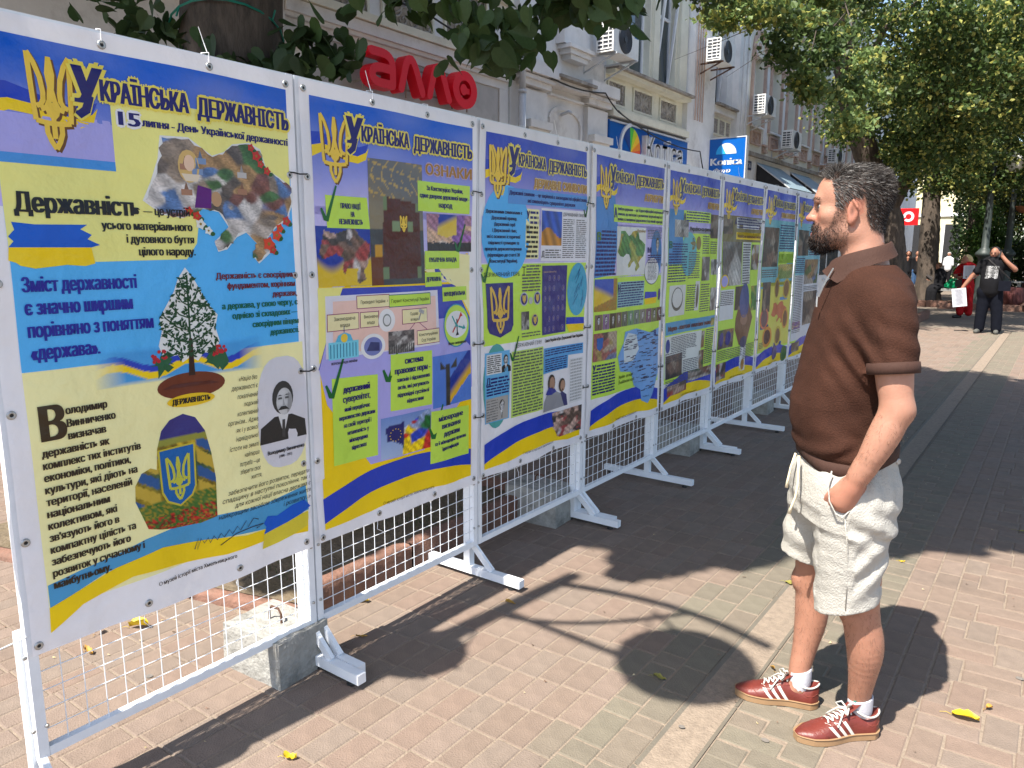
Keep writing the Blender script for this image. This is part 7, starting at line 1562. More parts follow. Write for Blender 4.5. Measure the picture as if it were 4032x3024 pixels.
M_['linen'] = mat('off_white_linen', (.42, .40, .355), .9, .06, 50, bump=.5, bscale=260, stretch=(1, 1, .6)); M_['cord'] = mat('cream_cord', (.70, .60, .42), .8, .1, 200)
M_['leather'] = mat('oxblood_leather', (.135, .025, .018), .42, .16, 18, bump=.15, bscale=150); M_['suede'] = mat('oxblood_suede', (.175, .037, .024), .85, .15, 30, bump=.2, bscale=200)
M_['gum_sole'] = mat('gum_rubber', (.29, .175, .09), .6, .08, 30); M_['cream_leather'] = mat('cream_leather', (.52, .50, .45), .5, .05, 40); M_['sock'] = mat('white_ribbed_sock', (.53, .52, .55), .9, .05, 90, bump=.3, bscale=300)
M_['hair'] = mat('dark_hair', (1, 1, 1), .5, .1, 60, attr=True, spec=.25)
def strands(name, P, Dr, L, w, cols, root, xf, seg=2, curl=.0, seed=0, grav=0, side=None):
    """tapering blades of hair"""
    rs = np.random.default_rng(seed); n = len(P); Dr = Dr / np.linalg.norm(Dr, axis=1)[:, None]; L = L * rs.uniform(.6, 1.3, n)
    e = np.cross(Dr, rs.normal(size=(n, 3))); e /= np.linalg.norm(e, axis=1)[:, None]; c2 = rs.normal(size=(n, 3)) * curl
    rows = []
    for i in range(seg + 1):
        t = i / seg; q = P + Dr * (L * t)[:, None] + c2 * (t * t) + np.array([0, 0, -grav]) * t * t; ww = w * (1 - t * .85)
        rows += [q - e * ww / 2, q + e * ww / 2]
    V = np.stack(rows, 1).reshape(-1, 3); k = 2 * (seg + 1); F = []
    for i in range(seg): F.append((2 * i, 2 * i + 1, 2 * i + 3, 2 * i + 2))
    F = (np.arange(n)[:, None, None] * k + np.array(F)[None]).reshape(-1, 4)
    o = npmesh(name, xf(V), F, M_['hair'], None, False, np.repeat(cols, k, 0)); return attach(o, root)
def bumpn(x, y, z, s): return np.sin(x * s + 1.3 * np.sin(y * s * .7)) * np.sin(y * s * .9 + z * s * .6) * np.sin(z * s * 1.1 + x * s * .4)

# ---------------------------------------------------------------- the man in the brown polo shirt
# local frame: s to the right, d away along the line of sight at his spot, z up; he faces -s, turned a little to +d = away / -d = towards
AX = np.array([-.53, 2.57]); _v = AX / np.hypot(*AX); _r = np.array([_v[1], -_v[0]])
def XF(V): V = np.asarray(V, float); return np.c_[AX[0] + V[:, 0] * _r[0] + V[:, 1] * _v[0], AX[1] + V[:, 0] * _r[1] + V[:, 1] * _v[1], V[:, 2]]
ME = empty('person', (-.53, 2.57, 0), 0, 'bearded man in brown knitted polo and white shorts, one hand in his pocket', 'person')
fw = np.array([-.906, -.42]); lf = np.array([.42, -.906])
def Pt(f, l, z, base=(0, 0)): return (base[0] + fw[0] * f + lf[0] * l, base[1] + fw[1] * f + lf[1] * l, z)
H = .0042
vb = Vol((-.36, -.42, -.01), (.30, .36, 1.95), H)
# head (pure profile facing -s); hc = ear axis
h0 = np.array([-.018, .02, 0.0])
def hd(f, l, z): return (h0[0] - f, h0[1] - l, z)
vb.ell(hd(.0, 0, 1.812), (.096, .078, .095), .01); vb.ell(hd(.056, 0, 1.815), (.067, .063, .078), .03)
vb.ell(hd(.050, 0, 1.735), (.070, .058, .070), .02)                                   # mid face
vb.cone(hd(.085, .0, 1.688), hd(.010, .040, 1.700), .038, .026, .03); vb.cone(hd(.085, .0, 1.688), hd(.010, -.040, 1.700), .038, .026, .03)
vb.ell(hd(.100, 0, 1.672), (.026, .028, .026), .02)                                   # chin
vb.cone(hd(.108, .022, 1.801), hd(.108, -.022, 1.801), .018, .018, .02)                # brow ridge
vb.cone(hd(.112, 0, 1.790), hd(.132, 0, 1.752), .0095, .0115, .010); vb.ell(hd(.136, 0, 1.746), (.0145, .0125, .0105), .006); vb.ell(hd(.120, .013, 1.743), (.012, .009, .009), .006); vb.ell(hd(.120, -.013, 1.743), (.012, .009, .009), .006)
vb.ell(hd(.112, .030, 1.779), (.014, .016, .012), .008, 'd'); vb.ell(hd(.112, -.030, 1.779), (.014, .016, .012), .008, 'd')  # sockets
vb.ell(hd(.098, .031, 1.779), (.0135, .0135, .0135), .004); vb.ell(hd(.098, -.031, 1.779), (.0135, .0135, .0135), .004)
vb.ell(hd(.078, .044, 1.752), (.026, .020, .020), .03); vb.ell(hd(.078, -.044, 1.752), (.026, .020, .020), .03)
vb.cone(hd(.114, .014, 1.712), hd(.114, -.014, 1.712), .009, .009, .012); vb.cone(hd(.113, .012, 1.698), hd(.113, -.012, 1.698), .009, .009, .008)
vb.cone(hd(.128, .018, 1.705), hd(.128, -.018, 1.705), .0028, .0028, .004, 'd')
for sgn in (1, -1):                                                                   # ears
    a = np.array([[.94, -.12 * sgn, .30], [.0, 1, 0], [-.30, 0, .95]])
    vb.ell(hd(.012, sgn * .080, 1.760), (.0165, .009, .033), .006); vb.ell(hd(.016, sgn * .079, 1.732), (.010, .007, .012), .008); vb.ell(hd(.012, sgn * .090, 1.765), (.010, .006, .022), .004, 'd'); vb.cone(hd(-.002, sgn * .088, 1.772), hd(.012, sgn * .087, 1.795), .0045, .005, .003)
# neck and trunk
vb.path([(-.004, .02, 1.74), (.006, .02, 1.66), (.018, .015, 1.59)], [.060, .061, .068], .03)
vb.path([(.012, .02, 1.58), (.03, .01, 1.50)], [.064, .085], .03)
tab = [(1.54, .034, 0, .070, .11), (1.48, .03, 0, .105, .170), (1.38, .02, 0, .125, .178), (1.22, .0, 0, .125, .165), (1.08, -.005, 0, .128, .162), (.98, .01, 0, .125, .17), (.88, .01, 0, .12, .17)]
vb.stack([(z, x, y + .01, a, c) for z, x, y, a, c in tab], fw, lf, .03)
# left arm (near side): shoulder, elbow behind, wrist forward, hand dipping into the pocket
SH, EL, WR = (.093, -.162, 1.475), (.134, -.212, 1.190), (.052, -.212, .985)
vb.path([SH, (.106, -.186, 1.38), (.118, -.201, 1.285), (.126, -.209, 1.23), EL], [.058, .055, .052, .047, .043], .02)
vb.ell((.157, -.202, 1.178), (.020, .022, .022), .02)
vb.path([EL, (.109, -.219, 1.120), (.079, -.222, 1.045), WR], [.043, .047, .039, .029], .02)
vb.path([(.06, -.212, 1.0), WR, (.032, -.203, .935), (.008, -.188, .885)], [.031, .0295, .033, .032], .02); vb.ell((.014, -.196, .905), (.036, .020, .044), .015)
FG = [((.034, -.200, .880), (.026, -.176, .845), (.016, -.150, .815)), ((.016, -.203, .874), (.008, -.176, .838), (.0, -.150, .806)), ((-.002, -.202, .876), (-.010, -.174, .842), (-.016, -.150, .812)), ((-.018, -.196, .884), (-.026, -.170, .852), (-.030, -.148, .826))]
for q in FG: vb.path(q, [.0105, .0098, .0085], .005)
vb.path([(-.002, -.198, .925), (-.026, -.192, .905), (-.038, -.172, .875)], [.014, .0115, .010], .008)
for q in FG: vb.ell(q[0], (.009, .008, .009), .006)
# right arm: hangs on the far side, hand in the other pocket
vb.path([(-.035, .200, 1.47), (-.01, .245, 1.33), (.02, .255, 1.19), (-.05, .24, 1.05), (-.085, .21, .97)], [.060, .052, .044, .038, .028], .02); vb.ell((-.09, .19, .92), (.03, .022, .05), .02)
# legs
HR, HL = Pt(0, -.085, .90), Pt(0, .095, .90)
KR, AR = (-.068, .135, .475), (-.088, .115, .095); KL, AL = (.088, -.045, .470), (.115, .028, .09)
vb.path([HR, (-.058, .10, .70), (-.062, .125, .56), KR], [.105, .088, .066, .058], .03)
vb.path([KR, (-.062, .137, .40), (-.060, .138, .33), (-.074, .128, .22), (-.086, .118, .14), AR], [.054, .058, .057, .042, .037, .036], .02)
vb.ell((-.110, .130, .475), (.026, .036, .036), .02)
vb.path([HL, (.06, -.08, .70), (.080, -.060, .56), KL], [.104, .082, .066, .058], .03)
vb.path([KL, (.106, -.036, .40), (.118, -.028, .33), (.116, -.005, .22), (.113, .018, .14), AL], [.055, .060, .059, .043, .037, .036], .02)
vb.ell((.056, -.062, .475), (.028, .036, .036), .02)
FTL = ((.165, .05), (-.065, -.098)); FTR = ((-.035, .118), (-.295, .075))     # heel, toe on the ground
for (hx, hy), (tx, ty) in (FTL, FTR):
    vb.cone((hx * .82 + tx * .18, hy * .82 + ty * .18, .062), (hx * .5 + tx * .5, hy * .5 + ty * .5, .042), .030, .020, .02)
def skincol(V):
    c = np.tile(np.array([.375, .19, .128]), (len(V), 1)); x, y, z = V.T
    red = np.clip(1 - np.abs(z - 1.745) / .02, 0, 1) * (x < -.12); ear = ((x > -.06) & (x < .0) & (z > 1.71) & (z < 1.81) & (np.abs(y - .02) > .068) & (np.abs(y-.02) < .10)).astype(float)
    hand = np.clip((1.0 - z) / .06, 0, 1) * (z > .7); leg = (z < .6).astype(float); arm = ((z > .95) & (z < 1.45) & (x > .03)).astype(float)
    c = c * (1 + np.stack([.08 * red + .04 * ear, -.18 * red - .14 * ear - .12 * hand - .05 * leg, -.2 * red - .16 * ear - .14 * hand - .08 * leg], 1)); c *= (1 - .05 * leg)[:, None]
    con = np.exp(-((x + .031) / .006) ** 2 - ((z - 1.762) / .015) ** 2) * (np.abs(y - .02) > .07); c = c * (1 - .6 * con[:, None])  # shade in the ear hollow, painted into the skin colour
    lips = (x < -.126) & (z > 1.692) & (z < 1.718) & (np.abs(y - .02) < .02); c[lips] = (.42, .16, .13)
    sc_ = hairmask(V)[:, None]; c = c * (1 - .6 * sc_) + np.array([.05, .04, .035]) * .6 * sc_
    bd = beardmask(V)[:, None]; c = c * (1 - .62 * bd) + np.array([.05, .035, .03]) * .62 * bd
    return c
def sst(x, a, b_): t = np.clip((x - a) / (b_ - a), 0, 1); return t * t * (3 - 2 * t)
def hairmask(V):
    """1 on the scalp; f runs forward, al is the sideways distance"""
    f = h0[0] - V[:, 0]; al = np.abs(V[:, 1] - h0[1]); z = V[:, 2]
    line = np.interp(f, [-.12, -.075, -.045, -.03, -.022, .005, .036, .040, .060, .066, .075, .10, .13], [1.690, 1.692, 1.705, 1.74, 1.80, 1.800, 1.788, 1.770, 1.775, 1.812, 1.850, 1.868, 1.885])
    top = sst(z, line - .004, line + .008); return top * (z > 1.66)
def beardmask(V):
    f = h0[0] - V[:, 0]; al = np.abs(V[:, 1] - h0[1]); z = V[:, 2]
    up = np.interp(f, [.0, .025, .040, .055, .075, .095, .108, .14], [1.70, 1.74, 1.790, 1.785, 1.722, 1.712, 1.733, 1.738]); lo_ = np.interp(f, [.0, .03, .06, .10, .14], [1.685, 1.655, 1.640, 1.630, 1.64])
    m_ = sst(z, lo_ - .008, lo_ + .008) * (1 - sst(z, up - .012, up + .004)) * (f > .018); soft = np.interp(f, [.02, .05, .08, .14], [.35, .55, .9, 1]); nolip = ~((f > .108) & (z > 1.690) & (z < 1.716) & (al < .021)); chk = ~((f > .085) & (f < .108) & (z > 1.700) & (z < 1.716) & (al < .04)); return m_ * soft * nolip * (chk * .6 + .4)
body = grow('body', vb, M_['skin'], ME, XF, skincol, 1)
VB_, QB_ = vb.nets(); VB_ = relax(VB_, QB_, 1)
def vnorm(V, Q):
    n = np.cross(V[Q[:, 2]] - V[Q[:, 0]], V[Q[:, 3]] - V[Q[:, 1]]); N = np.zeros_like(V)
    for a in range(4):
        for q in range(3): N[:, q] += np.bincount(Q[:, a], n[:, q], len(V))
    return N / (np.linalg.norm(N, axis=1)[:, None] + 1e-12)
NB_ = vnorm(VB_, QB_)
rs = np.random.default_rng(5); hm = (VB_[:, 2] > 1.6) & (VB_[:, 2] < 1.95)
def scatter(prob, n):
    p = prob / prob.sum(); i = rs.choice(len(prob), n, p=p); j = QB_[rs.integers(0, len(QB_), 1)]; jit_ = rs.normal(size=(n, 3)) * .0018; return i, VB_[i] + jit_
pr_ = hairmask(VB_) * hm * (hairmask(VB_) > .4); idx_, Ph = scatter(pr_, 19000); Nh = NB_[idx_]
fh = h0[0] - Ph[:, 0]; sw = np.stack([np.ones(len(Ph)), np.zeros(len(Ph)), np.zeros(len(Ph))], 1)       # combed back
low = sst(Ph[:, 2], 1.87, 1.80)[:, None]; dirn = sw * 1.1 + np.array([0, 0, -1]) * (low * 1.1 + .1) + Nh * .17
fr_ = (sst(fh, .02, .10) * sst(Ph[:, 2], 1.84, 1.87))[:, None]; dirn = dirn * (1 - fr_) + (np.array([[-.55, 0, .30]]) + Nh * .25) * fr_
crown_ = (fh < -.06) & (Ph[:, 2] > 1.80); dirn[crown_] += Nh[crown_] * .45 + np.array([0, 0, .12])
dirn += rs.normal(size=dirn.shape) * .11
Lh = np.interp(Ph[:, 2], [1.69, 1.74, 1.80, 1.86, 1.90], [.004, .007, .012, .018, .021]); greyp = np.clip(.10 + .38 * (fh > .03) * (Ph[:, 2] < 1.87) + .16 * (fh > -.02), 0, .55)
g_ = rs.random(len(Ph)) < greyp; ch = np.where(g_[:, None], np.array([[.16, .15, .14]]) * rs.uniform(.7, 1.4, (len(Ph), 1)), np.array([[.028, .022, .019]]) * rs.uniform(.6, 1.6, (len(Ph), 1)))
strands('hair', Ph + Nh * .003 * rs.random((len(Ph), 1)), dirn, Lh, .0016, ch, ME, XF, 3, .0016, 1)
bm_ = beardmask(VB_) * hm; idx_, Pb = scatter(bm_ ** 1.5, 6500); Nb = NB_[idx_]; fb_ = h0[0] - Pb[:, 0]
db = np.array([[.15, 0, -.8]]) + Nb * .45 + rs.normal(size=Pb.shape) * .3; db[:, 0] -= .25 * (fb_ > .07); Lb = np.interp(fb_, [.02, .05, .08, .11, .14], [.003, .0045, .008, .011, .010]) * np.interp(Pb[:, 2], [1.62, 1.66, 1.70, 1.73], [1.1, 1.1, .6, .5])
strands('beard', Pb - Nb * .001, db, Lb, .0016, np.array([[.014, .010, .009]]) * rs.uniform(.5, 1.8, (len(Pb), 1)), ME, XF, 2, .004, 2)
# brows and lashes
al_ = np.abs(VB_[:, 1] - h0[1]); f_ = h0[0] - VB_[:, 0]; br_ = (f_ > .07) * np.exp(-((VB_[:, 2] - (1.804 + .05 * (al_ - .02) * (al_ < .035) - .10 * np.maximum(0, al_ - .035))) / .0042) ** 2) * sst(al_, .008, .014) * (1 - sst(al_, .044, .050))
idx_, Pe = scatter(np.where(br_ > .45, br_, 0), 230); sg = np.sign(h0[1] - Pe[:, 1])
strands('eyebrow', Pe + NB_[idx_] * .0008, np.stack([.75 * np.ones(len(Pe)), -sg * .45, .25 * np.ones(len(Pe))], 1) + NB_[idx_] * .1, .006, .0011, np.tile([.03, .021, .017], (len(Pe), 1)), ME, XF, 1, .001, 3)
M_['eye'] = mat('eye_white', (.25, .22, .20), .2, 0); M_['iris'] = mat('dark_iris', (.03, .02, .015), .15, 0)
for sgn in (1, -1):
    b = MB(); c = hd(.1035, sgn * .031, 1.779); b.lathe([(0, .0118), (.006, .0100), (.0105, .0052), (.0118, 0), (.0105, -.0052)], (0, 0, 0), 14, ax='x'); b.v = [tuple(XF(np.array([[c[0] - x, c[1] + y, c[2] + z]]))[0]) for x, y, z in b.v]; attach(b.build('eye', M_['eye'], smooth=True), ME)
    b = MB(); b.lathe([(0, .0124), (.0032, .0118), (.0054, .0104)], (0, 0, 0), 12, ax='x'); b.v = [tuple(XF(np.array([[c[0] - x, c[1] + y, c[2] + z]]))[0]) for x, y, z in b.v]; e_ = attach(b.build('iris', M_['iris'], smooth=True), ME)
    b = MB(); b.tube([(c[0] - .0125 + .004 * abs(q), c[1] + q * .013, c[2] + .0065 - .002 * q * q) for q in (-1, -.5, 0, .5, 1)], .0014, 5); b.v = [tuple(p) for p in XF(np.array(b.v))]; attach(b.build('eyelid', M_['iris'], smooth=True), ME)
# polo shirt
H2 = .0046
def shirt_vol():
    v = Vol((-.24, -.33, .93), (.26, .36, 1.66), H2)
    tb = [(1.60, .03, .01, .072, .085), (1.575, .032, .01, .090, .125), (1.545, .032, .008, .106, .170), (1.50, .030, .004, .120, .190), (1.44, .022, 0, .131, .192), (1.36, .010, 0, .137, .187), (1.26, -.010, 0, .139, .178), (1.16, -.024, 0, .144, .174), (1.08, -.022, 0, .143, .173), (1.03, -.004, 0, .148, .180), (1.005, .004, 0, .144, .178), (.995, .006, 0, .137, .172), (.955, .010, 0, .136, .171), (.945, .010, 0, .136, .171)]
    v.stack(tb, fw, lf, .02, m=.07, p=2.25)
    v.path([(.066, -.130, 1.505), SH, (.106, -.186, 1.38), (.114, -.199, 1.298)], [.064, .070, .069, .068], .035)
    v.path([(-.02, .15, 1.50), (-.035, .200, 1.47), (-.01, .242, 1.33), (-.0, .25, 1.27)], [.06, .070, .066, .064], .035)
    def ns(x, y, z):
        a = .0035 * bumpn(x, y, z, 21) + .0014 * bumpn(x + .3, y, z, 55)
        # drag folds from the armpit and over the belt
        u = (x - .03) * .8 + (z - 1.30) * .6; w_ = np.exp(-((x - .02) ** 2 / .006 + (z - 1.32) ** 2 / .010)) * (y < 0); a = a + .0065 * np.sin(u * 120) * w_
        w2 = np.exp(-((z - 1.045) ** 2) / .0016); a = a + .006 * np.sin(x * 55 + y * 30 + 2 * np.sin(z * 40)) * w2
        w3 = np.exp(-((z - 1.40) ** 2) / .006) * (x > .06); a = a + .003 * np.sin(z * 95 + x * 40) * w3
        return a
    v.noise(ns)
    v.ell((.012, .02, 1.635), (.060, .058, .05), .01, 'd')                   # neck opening
    return v
vs_ = shirt_vol(); full = vs_.F.copy()
# sleeves end square to the arm; hem band below
def cutsleeve(v):
    g = np.meshgrid(*[v.lo[i] + v.h * np.arange(v.n[i], dtype=np.float32) for i in range(3)], indexing='ij', sparse=True)
    nL = np.array([.10, -.12, -1.0]); nL /= np.linalg.norm(nL); dL = (g[0] - .114) * nL[0] + (g[1] + .199) * nL[1] + (g[2] - 1.292) * nL[2]
    reg = (g[1] < -.125 - .0 * g[0]) & ((g[0] - .116) ** 2 + (g[1] + .201) ** 2 < .09 ** 2) & (g[2] < 1.36) & (g[2] > 1.15)
    v.F = np.where(reg & (((g[0] - .004) * lf[0] + g[1] * lf[1]) > .182), np.maximum(v.F, dL), v.F).astype(np.float32)
cutsleeve(vs_)
g = np.meshgrid(*[vs_.lo[i] + vs_.h * np.arange(vs_.n[i], dtype=np.float32) for i in range(3)], indexing='ij', sparse=True)
hemz = .955 + .055 * sst((g[0] + 0 * g[1]), .02, .17) + .035 * sst(-(g[0] + 0 * g[1]), .04, .15)
vs_.F = np.maximum(vs_.F, (hemz - g[2])).astype(np.float32)
grow('polo_shirt', vs_, M_['shirt'], ME, XF, None, 1)
def shell(path3, w, t, name, m, root=ME, seg=3, sm=True):
    """band along a 3D path: each item (centre, inward normal, up) -> thick strip"""
    b = MB(); n = len(path3); vs = []
    for c, nrm, up in path3:
        c = np.array(c); nrm = np.array(nrm) / np.linalg.norm(nrm); up = np.array(up)
        for a, d in ((-.5, 0), (-.47, 1), (0, 1.25), (.47, 1), (.5, 0)): vs.append(c + up * w * a + nrm * t * d)
    k = 5
    for i in range(n - 1):
        for j in range(k - 1): b.f.append([i * k + j, i * k + j + 1, (i + 1) * k + j + 1, (i + 1) * k + j]); b.c.append((1, 1, 1)); b.mi.append(0)
    b.v = [tuple(p) for p in XF(np.array(vs))]; return attach(b.build(name, m, smooth=sm), root)
# sleeve cuff, rib hem, collar, placket with zip
c0 = np.array([.1135, -.1995, 1.3075]); dA = np.array([-.11, .13, 1.0]); dA /= np.linalg.norm(dA); e1 = np.cross(dA, [0, 1, 0]); e1 /= np.linalg.norm(e1); e2 = np.cross(dA, e1)
shell([(c0 + .0670 * (e1 * math.cos(a) + e2 * math.sin(a)), e1 * math.cos(a) + e2 * math.sin(a), dA) for a in [i * math.pi / 16 for i in range(33)]], .034, .0042, 'sleeve_cuff', M_['shirt2'])
hp = []
for i in range(65):
    a = i * math.pi / 32; cu, su = math.cos(a), math.sin(a); f_ = .139 * math.copysign(abs(cu) ** .9, cu); l_ = .174 * math.copysign(abs(su) ** .9, su); x = .006 + fw[0] * f_ + lf[0] * l_; y = fw[1] * f_ + lf[1] * l_
    hz = .955 + .055 * float(sst(np.array(x), .02, .17)) + .035 * float(sst(np.array(-x), .04, .15)) ; nn = np.array([fw[0] * cu / .139 + lf[0] * su / .174, fw[1] * cu / .139 + lf[1] * su / .174, 0]); hp.append(((x, y, hz + .018), nn, (0, 0, 1)))
shell(hp, .044, .005, 'rib_hem', M_['shirt2'])
b = MB(); vs = []; n = 40
for i in range(n + 1):                                                      # collar: rises behind the neck, folds over, points in front
    a = -math.pi * .93 + 2 * math.pi * .93 * i / n; q = abs(a) / math.pi     # a = 0 at the nape
    cx, cy = .012 + .066 * math.cos(a), .02 - .068 * math.sin(a); top = 1.674 - .066 * q ** 1.25; fr_ = q ** 2
    ox, oy = math.cos(a), -math.sin(a); fall = float(np.interp(q, [0, .4, .7, .93], [.040, .050, .088, .034]))
    rows = [(0, top - .045), (.003, top - .004), (.007, top), (.012, top - .004), (.016 + .002 * (1 - q), top - fall * .45), (.024 + .006 * (1 - q) + .012 * q, top - fall)]
    for r_, z_ in rows: vs.append((cx + ox * r_ - .022 * fr_, cy + oy * r_, z_))
for i in range(n):
    for j in range(5): b.f.append([i * 6 + j, i * 6 + j + 1, (i + 1) * 6 + j + 1, (i + 1) * 6 + j]); b.c.append((1, 1, 1)); b.mi.append(0)
b.v = [tuple(p) for p in XF(np.array(vs))]; attach(b.build('collar', M_['shirt2'], smooth=True), ME)
b = MB(); zp = [(-.072, -.045, 1.590), (-.086, -.052, 1.560), (-.098, -.058, 1.53), (-.108, -.060, 1.50)]; b.tube(zp, .0024, 5); b.obox((-.112, -.065, 1.485), ((1, 0, 0), (0, 1, 0), (0, 0, 1)), (.002, .003, .016)); b.v = [tuple(p) for p in XF(np.array(b.v))]; attach(b.build('zip', M_['steel']), ME)
# linen shorts
def shorts_vol():
    v = Vol((-.26, -.33, .47), (.26, .34, 1.06), H2)
    tb = [(1.04, .012, .0, .128, .164), (.985, .010, 0, .133, .170), (.92, .008, 0, .150, .190), (.84, .004, 0, .150, .192), (.79, .002, 0, .138, .182)]
    v.stack(tb, fw, lf, .03, m=.07, p=2.3)
    v.path([(-.035, .085, .86), (-.074, .105, .72), (-.094, .125, .57), (-.096, .127, .52)], [.112, .100, .086, .085], .04)
    v.path([(.045, -.080, .86), (.045, -.078, .70), (.044, -.066, .55), (.044, -.064, .46)], [.125, .110, .100, .099], .04)
    v.ell((.055, .10, .66), (.03, .035, .16), .03, 'd')
    def ns(x, y, z):
        a = .0025 * bumpn(x, y, z, 15) + .0014 * bumpn(x * 1.0, y * 1.2, z * 1.5, 50) + .0008 * bumpn(x, y, z * 1.5, 100)
        w_ = np.exp(-((z - .80) ** 2) / .004); a = a + .006 * np.sin(z * 70 + x * 40) * w_ * (x > .03); a = a + .0065 * np.sin(z * 62 - x * 75) * np.exp(-((z - .66) ** 2) / .01) * (x > .06)
        a = a + .004 * np.sin(x * 95 + y * 60) * np.exp(-((z - .93) ** 2) / .003); a = a + .004 * np.sin(z * 58 + x * 20) * (x < -.05) * (z < .85)
        return a
    v.noise(ns)
    g = np.meshgrid(*[v.lo[i] + v.h * np.arange(v.n[i], dtype=np.float32) for i in range(3)], indexing='ij', sparse=True)
    R_side = (g[0] * .42 + g[1] * -.906) < -.012                              # right leg is on the far side
    hz = np.where(R_side, .572 - (g[0] + .095) * .22, .500 + (g[0] - .045) * .30)
    v.F = np.maximum(v.F, hz - g[2]); v.F = np.maximum(v.F, g[2] - (.972 + .045 * sst(g[0] + 0 * g[1], .05, .17))); v.F = v.F.astype(np.float32)
    # hollow legs
    v.path([(-.095, .127, .50), (-.090, .123, .60)], [.075, .070], 0, 'd'); v.path([(.044, -.064, .43), (.046, -.068, .545)], [.089, .082], 0, 'd')
    # pocket mouth where the hand goes in
    v.path([(.026, -.236, .975), (.010, -.226, .915), (.008, -.212, .872)], [.052, .044, .028], .006, 'd')
    return v
grow('shorts', shorts_vol(), M_['linen'], ME, XF, None, 1)
def tube_on(name, pts, r_, m, n=6): b = MB(); b.tube(pts, r_, n); b.v = [tuple(p) for p in XF(np.array(b.v))]; return attach(b.build(name, m, smooth=True), ME)
tube_on('drawstring', [(-.130, -.085, .985), (-.128, -.112, .95), (-.126, -.124, .90), (-.130, -.128, .86), (-.140, -.126, .825), (-.146, -.124, .80)], [.0045, .0045, .0042, .0042, .004, .006], M_['cord'])
tube_on('drawstring', [(-.143, -.05, .985), (-.154, -.062, .94), (-.160, -.068, .90), (-.163, -.07, .87)], [.004, .004, .004, .006], M_['cord'])
tube_on('pocket_welt', [(-.028, -.186, .975), (-.034, -.196, .93), (-.028, -.207, .885), (-.008, -.215, .850), (.012, -.214, .838), (.034, -.204, .865), (.044, -.195, .905)], .0026, M_['linen'])
tube_on('side_seam', [(.020, -.212, .835), (.034, -.196, .74), (.042, -.178, .64), (.044, -.166, .52)], .0018, M_['linen'])
b = MB(); b.lathe([(0, .003), (.005, .003), (.0085, .005), (.0095, .002), (.0095, -.004)], (0, 0, 0), 14, ax='x'); c = (.156, -.078, 1.0); nx = np.array([.75, -.66]); b.v = [tuple(XF(np.array([[c[0] + nx[0] * x - nx[1] * y, c[1] + nx[1] * x + nx[0] * y, c[2] + z]]))[0]) for x, y, z in b.v]; attach(b.build('back_button', M_['steel'], smooth=True), ME)
